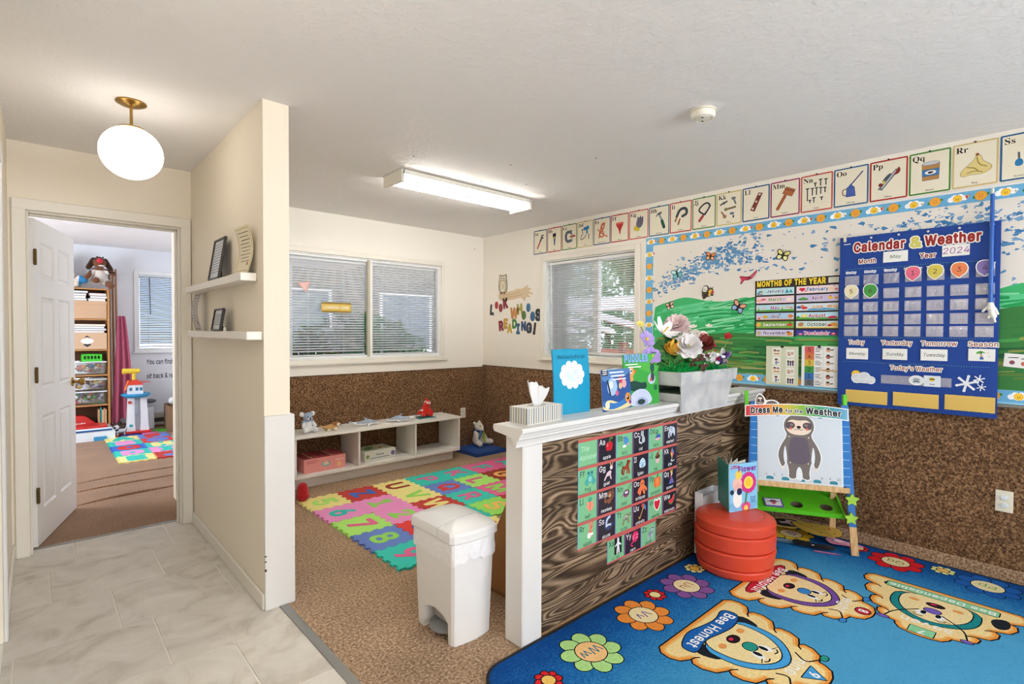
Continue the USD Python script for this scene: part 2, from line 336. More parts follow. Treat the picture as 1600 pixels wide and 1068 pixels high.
WOOD = N('light_wood', {'g': ('geometry', {}), 'mp': ('mapping', {'scale': (6.0, 6.0, 1.5)}), 'n': ('noise_texture', {'scale': 9.0, 'detail': 5.0}), 'r': ('rgb_ramp', {'ramp': [(.3, lin('#c99a62')), (.6, lin('#e3bf8c'))]}),
    'p': ('principled_bsdf', {'roughness': .45})}, [('g.position', 'mp.vector'), ('mp.vector', 'n.vector'), ('n.fac', 'r.fac'), ('r.color', 'p.base_color')], 'p.BSDF')
GLASS = N('window_glass', {'t': ('transparent_bsdf', {}), 'g': ('glossy_bsdf', {'color': (1, 1, 1), 'roughness': .02}), 'f': ('fresnel', {'IOR': 1.5}), 'm': ('mix_closure', {})},
    [('f.fac', 'm.fac'), ('t.BSDF', 'm.closure1'), ('g.BSDF', 'm.closure2')], 'm.closure')
SLAT = pm('#f4f4f2', .4, .5, name='blind_slat')
BLACK = pm('#1c1b1a', .5)

# ------------------------------------------------------------------ the shell
XL, XR, YB, YH, YF, XS = -.12, 3.885, 4.78, 4.20, -2.60, .80
def wall(name, boxes, holes, mat):
    m = Manifold.batch_boolean([mbox(*b) for b in boxes], OpType.Add)
    for h in holes: m = m - mbox(*h)
    t = Thing(name, kind='structure'); t.part('plaster', m, mat, smooth=False); return t
fl = Thing('floor', kind='structure')
fl.part('subfloor', bx(-2.2, 4.1, -2.8, 9.0, -.12, -.03), GROUT, smooth=False)
fl.part('carpet', bx(.885, XR + .01, YF, YB + .02, -.03, 0), CARPET, smooth=False)
fl.part('carpet', ext(Polygon([(-2, YH + .10), (.86, YH + .10), (.86, YB + .07), (1.6, YB + .07), (1.6, 8.75), (-2, 8.75)]), .03, -.03), CARPETF, smooth=False)
fl.part('grout_bed', bx(XL - .02, .885, YF, YH + .10, -.03, -.0035), GROUT, smooth=False)
rows = [(3.86, 4.298, .157), (3.403, 3.86, .036), (2.922, 3.403, .27), (2.46, 2.922, -.085), (2.0, 2.46, .143), (1.54, 2.0, .02), (1.08, 1.54, .25), (.62, 1.08, .1), (.16, .62, -.05)]
for y0, y1, xs in rows:
    for k in range(-1, 4):
        a, b = max(xs + .474 * (k - 1) + .0036, XL), min(xs + .474 * k - .0036, .872)
        if b - a > .02: fl.part('tile', bx(a, b, y0 + .0008, y1 - .0008, -.012, 0, .0008), TILE, smooth=False)
fl.part('tile', bx(XL, .872, YF, .158, -.012, 0), TILE, smooth=False)
fl.part('transition_strip', cat(bx(.862, .902, -2.55, 2.638, 0, .004, .0015)), ALU, label='metal strip between tile and carpet', smooth=False)
fl.part('threshold_strip', bx(-.04, .735, YH + .085, YH + .115, 0, .004, .0015), ALU, smooth=False)
for (y, x0, x1, s) in ((5.15, .2, .9, .012), (5.55, .1, 1.0, .008), (5.9, .25, 1.1, .006)):      # wrinkles in the loose far carpet
    fl.part('carpet_wrinkle', tube([(x0 + (x1 - x0) * t, y + .16 * t + .02 * math.sin(5 * t), -.006 + s * math.sin(PI * t)) for t in np.linspace(0, 1, 16)], .012, 8), CARPETF)

ce = Thing('ceiling', kind='structure')
ce.part('plaster', bx(-2.2, 4.1, -2.8, 9.0, H, H + .1), CEIL, smooth=False)
for p in [(1.76, 2.86), (2.32, 2.57), (2.41, 2.99), (2.71, 2.83), (2.62, 2.10), (2.0, 3.55), (1.55, .72)]:
    ce.part('screw_hole', cyl((p[0], p[1], H - .001), (p[0], p[1], H + .01), .006, n=10), pm('#6b665f', .8), smooth=False)

W1 = (1.25, 3.285, 1.075, 2.055)            # back window opening x0 x1 z0 z1
W2 = (2.668, 3.775, 1.10, 2.066)            # right window opening y0 y1 z0 z1
W3 = (1.03, 1.52, 1.075, 2.10)              # far window
wb = wall('wall_back', [(.92, 4.02, YB, YB + .14, 0, H)], [(W1[0], W1[1], YB - .1, YB + .3, W1[2], W1[3])], WALL)
wb.part('wainscot', bx(.92, XR - .004, YB - .008, YB, 0, .925), WAINS, label='brown carpet covering the lower wall', smooth=False)
wb.part('chair_rail', bx(.92, XR - .004, YB - .011, YB, .925, .931), pm('#4a3a2c', .6), smooth=False)
wr = wall('wall_right', [(XR, XR + .14, YF - .14, YB, 0, H)], [(XR - .1, XR + .3, W2[0], W2[1], W2[2], W2[3])], WALL)
wr.part('wainscot', bx(XR - .008, XR, YF, YB, 0, .945), WAINS, label='brown carpet covering the lower wall', smooth=False)
wr.part('chair_rail', bx(XR - .011, XR, 2.56, YB, .945, .951), pm('#4a3a2c', .6), smooth=False)
wr.part('carpet_base', bx(XR - .02, XR - .008, YF, 1.58, 0, .075, .003), CARPET, label='strip of floor carpet turned up the wall', smooth=False)
ws = wall('wall_middle', [(XS, .92, 2.64, YB + .14, 0, H)], [], WALLH)
ws.part('end_cladding', bx(XS - .004, .937, 2.622, 2.64, 0, .935, .003), WHITE, smooth=False)
ws.part('side_cladding', bx(.92, .937, 2.64, 3.3, 0, .935, .003), WHITE, smooth=False)
for z, s in ((.19, .007), (.235, .003), (.26, .004)): ws.part('paint_chip', bx(XS - .0048, XS + .003, 2.6214, 2.63, z, z + s * 1.6, .0004), pm('#55402f', .8), smooth=False)
wh = wall('wall_hall_end', [(XL - .14, .92, YH, YH + .13, 0, H)], [(-.042, .735, YH - .1, YH + .3, -.1, 2.045)], WALLH)
wl = wall('wall_left', [(XL - .14, XL, YF - .14, YH, 0, H)], [(XL - .3, XL + .3, 2.3, 3.1, -.1, 2.05)], WALLH)
wf = wall('wall_front', [(XL - .14, XR + .14, YF - .14, YF, 0, H)], [(.95, 3.45, YF - .3, YF + .1, .95, 2.15), (.1, .8, YF - .3, YF + .1, .3, 2.1)], WALL)
wall('wall_far_back', [(-2.14, 1.74, 8.75, 8.89, 0, H)], [(W3[0], W3[1], 8.6, 9.0, W3[2], W3[3])], WALLF)
wall('wall_far_right', [(1.6, 1.74, YB + .14, 8.75, 0, H)], [], WALLF)
wall('wall_far_left', [(-2.14, -2.0, YH + .13, 8.75, 0, H)], [(-2.3, -1.8, 5.7, 7.5, .9, 2.1)], WALLF)  # window opening added out of view to light the far room
wall('wall_far_front', [(-2.14, XL - .14, YH, YH + .13, 0, H)], [], WALLF)

# baseboards and door casings
bb = Thing('baseboard_hall', kind='structure')
bb.part('board', bx(XS - .012, XS, 2.64, YH, 0, .075, .003), TRIM, smooth=False)
bb.part('board', bx(XL, XL + .012, 3.23, YH, 0, .085, .003), TRIM, smooth=False)
bb.part('board', bx(XL + .012, -.1, YH - .012, YH, 0, .085, .003), TRIM, smooth=False)
def casing(n, parts, mat=TRIM):
    t = Thing('trim_%d' % n, kind='structure')
    for b in parts: t.part('casing', bx(*b, .004), mat, smooth=False)
    return t
casing(1, [(-.105, -.042, YH - .018, YH, 0, 2.108), (.735, .795, YH - .018, YH, 0, 2.108), (-.105, .795, YH - .02, YH, 2.045, 2.11),
           (-.042, -.03, YH, YH + .13, 0, 2.045), (.723, .735, YH, YH + .13, 0, 2.045), (-.03, .723, YH, YH + .13, 2.033, 2.045), (.712, .723, YH + .05, YH + .085, 0, 2.033), (-.03, .723, YH + .05, YH + .085, 2.022, 2.033)])
casing(2, [(XL, XL + .016, 3.1, 3.165, 0, 2.11), (XL, XL + .016, 2.24, 2.3, 0, 2.11), (XL, XL + .018, 2.24, 3.165, 2.05, 2.115)], WHITE)

# six-panel door, ajar into the far room
def panel_door(name, w, h, loc, rz, hinges=True):
    t = Thing(name, 'white six-panel door standing ajar into the far playroom', 'door', loc, rz, kind='structure')
    m = mbox(0, w, -.0175, .0175, .008, h); c0, c1 = .105, w / 2 - .05; cols = [(.11, w / 2 - .045), (w / 2 + .045, w - .11)]
    zz = [(.22, .80), (.97, 1.55), (1.66, 1.89)]; ps = []
    for a, b in cols:
        for z0, z1 in zz:
            for s in (-1, 1):
                y = s * .0175
                fr = Manifold.hull_points(np.array([(a, y * 1.02, z0), (b, y * 1.02, z0), (b, y * 1.02, z1), (a, y * 1.02, z1)] + [(q, y * .45, r) for q in (a + .014, b - .014) for r in (z0 + .014, z1 - .014)]))
                m = m - fr
                e = .032; ps.append(as_tri(Manifold.hull_points(np.array([(q, y * .4, r) for q in (a + .02, b - .02) for r in (z0 + .02, z1 - .02)] + [(q, y * .88, r) for q in (a + e, b - e) for r in (z0 + e, z1 - e)]))))
    t.part('door_leaf', m, DOORW, smooth=False)
    for p in ps: t.part('panel', p, DOORW, smooth=False)
    return t
DOORW = pm('#efedea', .35, .5, name='door_white')
d1 = panel_door('door_1', .80, 2.02, (-.026, YH + .118, .0), math.atan2(5.14 - 4.318, .205 + .026))
BRASS = pm('#a8854a', .3, .5, metal=1., name='brass'); BRASSD = pm('#6d5a38', .4, .5, metal=.9, name='dark_brass')
for z in (.28, 1.02, 1.74):
    d1.part('hinge', cat(bx(-.01, .012, -.028, -.0165, z, z + .09), cyl((-.004, -.024, z - .004), (-.004, -.024, z + .094), .007, n=10)), BRASSD)
k = d1.part('door_knob', rot(lathe([(0, 0), (.032, 0), (.032, .006), (.012, .012), (.012, .035), (.026, .045), (.029, .06), (.02, .072), (0, .075)], 20), PI / 2, (1, 0, 0), (0, 0, 0)), BRASS) if False else None
d1.part('door_knob', mv(rot(lathe([(0, 0), (.032, 0), (.032, .006), (.012, .012), (.012, .035), (.026, .045), (.029, .06), (.02, .072), (0, .075)], 20), PI / 2, (1, 0, 0)), (.735, -.0175, .96)), BRASS)
d1.part('latch_plate', bx(.7995, .8015, -.012, .012, .93, .99), BRASS)

d2 = Thing('door_2', 'white door in the left wall of the hall', 'door', (XL - .05, 2.3, 0), PI / 2, kind='structure')
d2.part('door_leaf', bx(0, .8, -.02, .02, .005, 2.045, .002), DOORW, smooth=False)
d2.part('strike_plate', bx(.79, .802, -.0212, -.0195, .95, 1.03), BRASSD, smooth=False)
# ------------------------------------------------------------------ windows
def window(n, F, w0, w1, z0, z1, frames, mull=None, trim=.06, depth=.1, sill=True, out=.02, mat=None):
    mat = mat or TRIM
    """F: wall frame; opening w0..w1 along the wall, z0..z1"""
    t = Thing('window_%d' % n, kind='structure', m=F)
    b = lambda *a: bx(*a, .003)
    t.part('window_trim', cat(b(w0 - trim, w0, z0 - trim, z1 + trim, 0, out), b(w1, w1 + trim, z0 - trim, z1 + trim, 0, out), b(w0, w1, z1, z1 + trim, 0, out), b(w0, w1, z0 - trim, z0, 0, out)), mat, smooth=False)
    if sill: t.part('window_sill', b(w0 - trim - .02, w1 + trim + .02, z0 - trim - .004, z0 - trim + .018, 0, .035), mat, smooth=False)
    t.part('window_jamb', cat(b(w0, w0 + .012, z0, z1, -depth, 0), b(w1 - .012, w1, z0, z1, -depth, 0), b(w0 + .012, w1 - .012, z1 - .012, z1, -depth, 0), b(w0 + .012, w1 - .012, z0, z0 + .012, -depth, 0)), VINYL, smooth=False)
    return t
FB = frame((0, YB, 0), (1, 0, 0), (0, 0, 1)); FR = frame((XR, 0, 0), (0, -1, 0), (0, 0, 1)); FF = frame((0, 8.75, 0), (1, 0, 0), (0, 0, 1))
b3 = lambda *a: bx(*a, .002)
w1 = window(1, FB, W1[0], W1[1], W1[2], W1[3], None, trim=.045)
w1.part('sash_frame', cat(b3(W1[0], W1[1], W1[3] - .03, W1[3] - .012, -.05, -.01), b3(W1[0], W1[1], W1[2] + .012, W1[2] + .03, -.05, -.01), b3(W1[1] - .03, W1[1] - .012, W1[2] + .03, W1[3] - .03, -.05, -.01)), VINYL, smooth=False)
w1.part('mullion', cat(b3(2.42, 2.447, W1[2] + .012, W1[3] - .012, -.035, -.004)), TRACK, label='grey-green metal meeting rail', smooth=False)
w1.part('mullion', b3(2.447, 2.478, W1[2] + .012, W1[3] - .012, -.045, -.012), VINYL, smooth=False)
w1.part('pane', bx(W1[0] + .01, 2.425, W1[2] + .02, W1[3] - .02, -.022, -.019), GLASS, smooth=False)
w1.part('pane', bx(2.46, W1[1] - .02, W1[2] + .02, W1[3] - .02, -.034, -.031), GLASS, smooth=False)
w2 = window(2, FR, -W2[1], -W2[0], W2[2], W2[3], None, trim=.05)
w2.part('sash_frame', cat(b3(-W2[1] + .012, -W2[1] + .04, W2[2] + .012, W2[3] - .012, -.10, -.06), b3(-W2[0] - .04, -W2[0] - .012, W2[2] + .012, W2[3] - .012, -.10, -.06), b3(-W2[1] + .04, -W2[0] - .04, W2[3] - .045, W2[3] - .012, -.10, -.06), b3(-W2[1] + .04, -W2[0] - .04, W2[2] + .012, W2[2] + .05, -.10, -.06)), VINYL, smooth=False)
w2.part('mullion', b3(-3.178, -3.118, W2[2] + .02, W2[3] - .02, -.10, -.05), VINYL, smooth=False)
w2.part('pane', bx(-W2[1] + .04, -3.17, W2[2] + .04, W2[3] - .04, -.082, -.079), GLASS, smooth=False)
w2.part('pane', bx(-3.12, -W2[0] - .04, W2[2] + .04, W2[3] - .04, -.092, -.089), GLASS, smooth=False)
w2.part('insect_screen', bx(-W2[1] + .04, -3.17, W2[2] + .05, W2[3] - .045, -.074, -.0735), N('insect_screen', {'t': ('transparent_bsdf', {}), 'd': ('diffuse_bsdf', {'color': (.72, .76, .8)}), 'm': ('mix_closure', {'fac': .42})}, [('t.BSDF', 'm.closure1'), ('d.BSDF', 'm.closure2')], 'm.closure'), smooth=False)
w3 = window(3, FF, W3[0], W3[1], W3[2], W3[3], None, trim=.05, mat=VINYL)
w3.part('pane', bx(W3[0] + .012, W3[1] - .012, W3[2] + .012, W3[3] - .012, -.082, -.079), GLASS, smooth=False)
FW = frame((0, YF, 0), (-1, 0, 0), (0, 0, 1))
for n, (a, b, c, d) in ((4, (.95, 3.45, .95, 2.15)), (5, (.1, .8, .3, 2.1))):  # unseen windows added behind the camera to let daylight in
    w = window(n, FW, -b, -a, c, d, None)
    for q in np.linspace(-b, -a, 4 if n == 4 else 2)[1:-1 if n == 4 else None]: w.part('mullion', b3(q - .025, q + .025, c, d, -.09, -.04), VINYL, smooth=False)
    w.part('pane', bx(-b + .01, -a - .01, c + .01, d - .01, -.07, -.066), GLASS, smooth=False)

def blind(F, label, w0, w1, z0, z1, d, tilt, pitch, wand=None, wide=.025, cords=(), SLAT=SLAT):
    t = Thing('window_blind', label, 'blind', m=F, group=None)
    t.part('headrail', bx(w0, w1, z1 - .028, z1, d - .015, d + .015, .003), SLAT, smooth=False)
    n = int((z1 - .03 - z0 - .02) / pitch); c, s = math.cos(tilt), math.sin(tilt)
    for i in range(n):
        z = z1 - .042 - i * pitch; h = wide / 2
        pr = [(-h, 0), (-h * .4, .0022), (h * .4, .0022), (h, 0)]
        v = []
        for x in (w0 + .004, w1 - .004):
            for q, e in pr: v.append((x, z + q * s + e * c, d + q * c - e * s))
            for q, e in pr[::-1]: v.append((x, z + q * s + (e - .0009) * c, d + q * c - (e - .0009) * s))
        f = [(j, (j + 1) % 8, 8 + (j + 1) % 8, 8 + j) for j in range(8)]
        m = trimesh.Trimesh(v, [(a, b, e) for a, b, e, g in f] + [(a, e, g) for a, b, e, g in f] + [(0, 7, 6), (0, 6, 1), (1, 6, 5), (1, 5, 2), (2, 5, 4), (2, 4, 3)], process=False); m.fix_normals()
        t.part('slat', m, SLAT, smooth=False)
    t.part('bottom_rail', bx(w0 + .002, w1 - .002, z0, z0 + .014, d - .012, d + .012, .002), SLAT, smooth=False)
    for x in cords: t.part('ladder_cord', cat(cyl((x, z0 + .01, d + .012), (x, z1 - .02, d + .012), .0012, n=6), cyl((x, z0 + .01, d - .012), (x, z1 - .02, d - .012), .0012, n=6)), SLAT)
    if wand: t.part('tilt_wand', cyl((wand[0], z1 - .02, d + .024), (wand[0] + .01, wand[1], d + .026), .0045, n=8), wand[2])
    return t
blind(FB, 'wide white slatted blind behind the glass of the back window with stickers', W1[0] + .02, 2.425, W1[2] + .03, W1[3] - .03, -.075, .62, .0245, cords=(1.5, 1.86, 2.2))
blind(FB, 'white slatted blind behind the right-hand pane of the back window', 2.475, W1[1] - .02, W1[2] + .03, W1[3] - .03, -.075, .62, .0245, cords=(2.62, 2.9, 3.16))
blind(FR, 'white slatted blind hanging in the window beside the bulletin board', -W2[1] + .016, -W2[0] - .016, W2[2] + .03, W2[3] - .016, -.035, .22, .0205, (-3.70, 1.65, VINYL), cords=(-3.6, -3.22, -2.8))
blind(FF, 'white slatted blind, greyed for backlit shade, with a dark wand in the far window', W3[0] + .015, W3[1] - .015, W3[2] + .03, W3[3] - .016, -.03, 1.0, .0245, (W3[0] + .13, 1.56, pm('#3a3a3c', .4)), cords=(W3[0] + .12, W3[1] - .12), SLAT=pm('#b4b9bf', .4, .5, name='blind_slat_shade_grey'))  # white slats coloured grey to paint in their backlit shade
# ------------------------------------------------------------------ ceiling fixtures
LAMPW = pm('#f5f1e4', .4, .4, name='lamp_housing')
def fluorescent(label, x0, x1, y0, y1, glow):
    t = Thing('fluorescent_light', label, 'ceiling light', ((x0 + x1) / 2, (y0 + y1) / 2, H)); L, W = (x1 - x0) / 2, (y1 - y0) / 2
    t.part('housing', cat(bx(-L, L, -W, W, -.02, 0, .002), bx(-L, L, -W, -W + .004, -.032, -.02), bx(-L, L, W - .004, W, -.032, -.02)), LAMPW, smooth=False)
    t.part('backing_edge', bx(-L - .004, L + .004, -W - .004, W + .004, -.003, 0), pm('#8d8578', .6), smooth=False)
    for s in (-1, 1): t.part('end_plate', bx(s * L - .012, s * L + .012, -W, W, -.085, -.0035, .002), LAMPW, smooth=False)
    t.part('ballast_cover', as_tri(Manifold.hull_points(np.array([(x, y, z) for x in (-L + .013, L - .013) for y, z in ((-.05, -.0205), (.05, -.0205), (-.018, -.055), (.018, -.055))]))), LAMPW, smooth=False)
    for s in (-1, 1): t.part('tube', cyl((-L + .014, s * .078, -.05), (L - .014, s * .078, -.05), .019, n=16), N('fluorescent_glow_%d' % glow, {'e': ('emission', {'color': (1.0, .97, .91), 'strength': float(glow)})}, [], 'e.emission'), label='glowing fluorescent tube')
    return t
TUBE = N('fluorescent_glow', {'e': ('emission', {'color': (1.0, .97, .91), 'strength': 20.0})}, [], 'e.emission')
fluorescent('lit white twin-tube fluorescent ceiling light over the playroom', 1.835, 3.035, 3.115, 3.365, 28)
fluorescent('unseen twin-tube fluorescent light added behind the camera to light the rug area', 1.6, 2.91, -.95, -.70, 6)  # out-of-view fixture added to brighten the front of the room
sm = Thing('smoke_detector', 'round white smoke detector on the ceiling', 'smoke detector', (2.44, 1.292, H))
sm.part('base', lathe([(0, 0), (.058, 0), (.062, -.004), (.062, -.010), (.055, -.012), (0, -.012)], 36), pm('#e9e2d2', .5))
sm.part('cover', lathe([(.05, -.011), (.058, -.013), (.058, -.03), (.053, -.04), (.044, -.043), (.042, -.038), (.038, -.038), (.037, -.044), (0, -.045)], 36), pm('#f1ebdc', .45))
for a in (.6, 3.5): sm.part('vent', bx(-.006, .006, -.004, .004, -.0465, -.0445).apply_translation([.024 * math.cos(a), .024 * math.sin(a), 0]), pm('#6d6253', .7), smooth=False)
def globe_light(label, x, y, glow):
    gl = Thing('globe_light', label, 'ceiling light', (x, y, H))
    gl.part('canopy', lathe([(0, 0), (.062, 0), (.063, -.006), (.045, -.016), (.018, -.022), (.01, -.026), (0, -.026)], 36), BRASS)
    gl.part('stem', cyl((0, 0, -.02), (0, 0, -.125), .0065), BRASS)
    gl.part('gallery_ring', lathe([(0, -.118), (.03, -.118), (.052, -.123), (.054, -.128), (.05, -.131), (0, -.131)], 32), BRASS)
    a = np.linspace(.36, PI - .12, 40)
    gl.part('globe', lathe([(0, -.243 + .13 * math.cos(.36))] + [(.13 * math.sin(q), -.243 + .124 * math.cos(q)) for q in a] + [(0, -.243 + .124 * math.cos(PI - .12))], 48), N('opal_glass_%d' % (glow * 10), {'p': ('principled_bsdf', {'base_color': tuple(lin('#fbf6ee')), 'roughness': .08, 'specular_ior_level': .5, 'emission_color': (1.0, .93, .84), 'emission_strength': glow})}, [], 'p.BSDF'), smooth=True)
globe_light('white opal globe pendant with brass stem in the hall', .347, 3.118, 2.4)
globe_light('unseen second opal globe added in the hall to brighten its walls', .12, 1.12, 9.)  # out-of-view lamp added to throw light on the hall walls

# ------------------------------------------------------------------ alphabet cards with tools along the right wall
CARDW, CARDH = .194, .246
TOOLS = [
 ('A', '2f6a7f', 'an adjustable wrench', 'Wrench', 'l c4452f .05 .25,.2 .5,.62;l 4a4a52 .06 .5,.62 .66,.9;s 4a4a52 .55,.86 .6,1.02 .78,1.05 .86,.93 .72,.98 .7,.86 .84,.84 .72,.74;c efe6cf .72,.93 .035'),
 ('B', 'c0392b', 'a paint brush', 'Brush', 'p 22252b .36,.95 .62,1.0 .64,.78 .37,.76;p b8a26a .38,.76 .63,.78 .62,.62 .4,.62;s 1f4f8a .42,.62 .6,.62 .56,.48 .55,.25 .5,.18 .46,.25 .47,.48;c efe6cf .505,.25 .015'),
 ('C', '4f8a4a', 'a C clamp', 'Clamp', 'L 5d6a78 .09 .62,.86 .3,.9 .2,.6 .3,.3 .62,.34;l 5d6a78 .05 .66,.95 .66,.75;l b04a3a .06 .7,.6 .92,.6;l 8a8f95 .035 .72,.75 .72,.3;c b04a3a .62,.58 .1 .05'),
 ('D', 'cdbb7c', 'an electric drill', 'Drill', 'L 2c2c30 .02 .6,.55 .45,.35 .15,.25 .2,.5 .32,.62 .28,.8;p 2f7fb5 .38,.98 .78,1.06 .8,.86 .68,.82 .72,.6 .6,.58 .58,.8 .38,.82;l 555 .03 .78,.55 .78,.28;c 333 .3,.86 .05'),
 ('E', '2a5f8f', 'a coiled orange extension cord', 'Extension_cord', 'L c9683a .04 .7,1.02 .5,1.0 .42,.7 .3,.4 .45,.22 .68,.3 .55,.55 .45,.9 .7,1.0 .62,.7 .38,.5 .3,.22;L c9683a .03 .2,.7 .35,.6 .6,.35 .85,.25;c b9552a .86,.24 .05 .035'),
 ('F', 'b5302a', 'a red funnel', 'Funnel', 's c8322c .2,.82 .5,.92 .8,.82 .58,.5 .54,.22 .48,.22 .44,.5;c e06a5a .5,.84 .29 .06'),
 ('G', 'c9564a', 'grey and yellow work gloves', 'Gloves', 's d9c23c .15,.4 .35,.6 .6,.35 .5,.2 .2,.3;s 6f6c7c .3,.55 .4,.85 .45,1.05 .55,.9 .6,1.1 .68,.9 .78,1.05 .8,.8 .75,.5 .55,.35;l 4d4a58 .015 .45,.9 .5,.6;l 4d4a58 .015 .6,.95 .6,.6;l 4d4a58 .015 .72,.9 .68,.55'),
 ('H', '2f6f88', 'a claw hammer', 'Hammer', 'l 8f9aa0 .05 .5,.92 .68,.6;l 22553a .085 .68,.55 .8,.22;s 5b646c .3,.85 .45,1.02 .72,1.04 .6,.9 .5,.86 .42,.92 .34,.78'),
 ('I', 'c4473c', 'a curved drawknife', 'Inshave', 'L 3d4348 .07 .28,.62 .45,.98 .8,1.0 .86,.7 .6,.6;s a5683a .14,.36 .24,.62 .32,.6 .24,.34;s a5683a .3,.2 .44,.55 .52,.52 .4,.16'),
 ('J', '5c8a45', 'a coping saw', 'Jigsaw', 'L 33363c .04 .5,.5 .22,.7 .3,.86 .62,1.08 .86,.9 .55,.48;l 33363c .015 .5,.5 .86,.88;l a23a3a .07 .44,.42 .28,.22'),
 ('K', 'd2bd7a', 'assorted keys', 'Keys', 'o 333 .008;c 7a8088 .72,1.02 .1 .06;l 7a8088 .03 .74,.96 .82,.76;c 8a7a52 .35,.55 .07;l 8a7a52 .04 .4,.55 .8,.6;c b07a50 .3,.22 .08;l b07a50 .03 .26,.28 .15,.45;c 6a7a98 .65,.32 .1 .05;c 555b63 .25,.86 .07 .05;l 555b63 .03 .1,.8 .4,.92;l 555b63 .03 .72,.2 .72,.14;o -'),
 ('L', '2c5a8a', 'a wooden spirit level', 'Level', 'p 7d3a28 .25,.3 .45,.22 .8,1.0 .62,1.06;c d9d6cc .37,.36 .05;c d9d6cc .52,.66 .05;c d9d6cc .67,.96 .05'),
 ('M', '9c3a66', 'a wooden mallet', 'Mallet', 'l a9613a .07 .5,.68 .2,.16;o 5a2f1c .012;p b3683f .4,.8 .55,1.06 .92,.88 .78,.62;o -;l 7c4327 .02 .5,.98 .86,.82'),
 ('N', 'c95545', 'rows of nails', 'Nails', ' '.join('l 3d4148 .022 %.2f,%.2f %.2f,%.2f;l 3d4148 .022 %.2f,%.2f %.2f,%.2f;' % (x, a, x, b, x - .045, b, x + .045, b) for x, a, b in ((.15, .3, .8), (.34, .5, .78), (.5, .5, .78), (.66, .52, .76), (.82, .55, .74), (.45, .85, .98), (.65, .85, 1.1), (.85, .85, 1.08), (.4, .2, .38), (.25, .2, .3), (.7, .25, .36)))),
 ('O', '2e6a96', 'a blue oil can', 'Oil_can', 'L 8a6a4a .02 .36,.5 .2,.48 .22,.25 .36,.24;o 27304f .01;p 4a64b0 .36,.55 .62,.55 .66,.18 .34,.18;p 4a64b0 .4,.55 .58,.55 .5,.68;o -;l 3a4a78 .022 .52,.66 .9,1.1'),
 ('P', 'b3302c', 'a wooden hand plane', 'Plane', 'p 70787f .15,.26 .3,.2 .82,.86 .74,.96;s 4a525a .28,.48 .5,.62 .62,.82 .5,.8 .34,.62;s 8c3024 .6,.8 .72,.78 .82,1.06 .9,.84 .74,.7;c 8c3024 .25,.42 .07;c d9b84c .36,.5 .04 .07;l c9cdd0 .02 .3,.3 .72,.86'),
 ('Q', '4b8a3c', 'a quart tin of paint', 'Quart', 'o 3a3a3a .01;p b98a55 .28,.9 .78,.9 .76,.3 .3,.3;c c9ced2 .53,.9 .25 .06;p 3f7fc0 .285,.68 .775,.68 .77,.45 .29,.45;c f2f2ee .53,.57 .17 .075;o -;s 2a2a2e .42,.55 .5,.62 .64,.58 .55,.52'),
 ('R', 'd6bf86', 'a heap of yellow rags', 'Rag', 'o 6d5a2a .01;s e3cf8a .1,.35 .3,.55 .48,.72 .55,.92 .66,.85 .7,.65 .92,.5 .95,.34 .7,.2 .4,.24 .15,.18;o -;L a48c45 .018 .3,.5 .5,.45 .6,.3;L a48c45 .018 .55,.8 .6,.55 .8,.45;L a48c45 .015 .3,.3 .5,.35 .7,.28;c 8a5a30 .56,.9 .05'),
 ('S', '2c6490', 'two screwdrivers', 'Screwdrivers', 'l 6a7078 .03 .35,.7 .36,.5;s 2f7fb8 .27,.5 .45,.5 .47,.26 .25,.26;l 6a7078 .03 .78,1.1 .78,.62;s b32f3f .66,.62 .9,.62 .92,.3 .64,.3'),
]
cardpaper = pm('#efe7d1', .5, .3)
for i, (L, col, what, cap, ops) in enumerate(TOOLS):
    t = Thing('alphabet_wall_card', 'cream alphabet card %s%s showing %s, taped above the board' % (L, L.lower(), what), 'alphabet card', m=frame((XR - .0005, 3.938 - .2002 * i, 2.151 + .001 * i), (0, -1, 0), (0, 0, 1)))
    g = affinity.translate(sbox(.008, .008, CARDW - .008, CARDH - .008).buffer(.008, quad_segs=3), 0, 0)
    t.part('card', ext(g, .0015), cardpaper, smooth=False)
    cv = Canvas(4e-5, .0016); cv.raw(g.difference(sbox(.0085, .0085, CARDW - .0085, CARDH - .0085)), col)
    cv.at(.017, .03, .16); cv.draw(ops)
    cv.at(0, 0); cv.txt(L + L.lower(), .034, .014, CARDH - .05, '#2a2623', 's', 0, 'l'); cv.txt(cap.replace('_', ' '), .011, CARDW / 2, .016, '#6b6152', 's')
    t.print('picture', cv)
    t.part('clip', bx(CARDW / 2 - .005, CARDW / 2 + .005, CARDH - .004, CARDH + .004, 0, .003), BLACK, smooth=False)

# ------------------------------------------------------------------ bulletin board with painted landscape
BZ0, BZ1, BY0 = .967, 2.143, 2.552
bd = Thing('bulletin_board', 'long white bulletin board with painted green hills and sunflower border', 'bulletin board', m=frame((XR - .001, BY0, BZ0), (0, -1, 0), (0, 0, 1)))
BW, BH = 3.6, BZ1 - BZ0
bd.part('panel', bx(0, BW, 0, BH, 0, .012), pm('#ece6dc', .6, .3), smooth=False)
bd.part('frame_rail', bx(-.012, BW, -.015, 0, 0, .022, .003), ALU, smooth=False); bd.part('frame_rail', bx(-.012, BW, BH, BH + .012, 0, .016, .003), VINYL, smooth=False); bd.part('frame_rail', bx(-.012, 0, 0, BH, 0, .016, .003), VINYL, smooth=False)
bd.part('tray', bx(-.012, BW, -.016, -.004, 0, .03, .003), ALU, label='metal ledge under the board', smooth=False)
rg = np.random.default_rng(5)
cv = Canvas(3e-5, .0122); cv.clip = sbox(0, 0, BW, BH)
W = lambda pts: [(BY0 - y, z - BZ0) for y, z in pts]                 # from wall metres to board metres
dabs = []
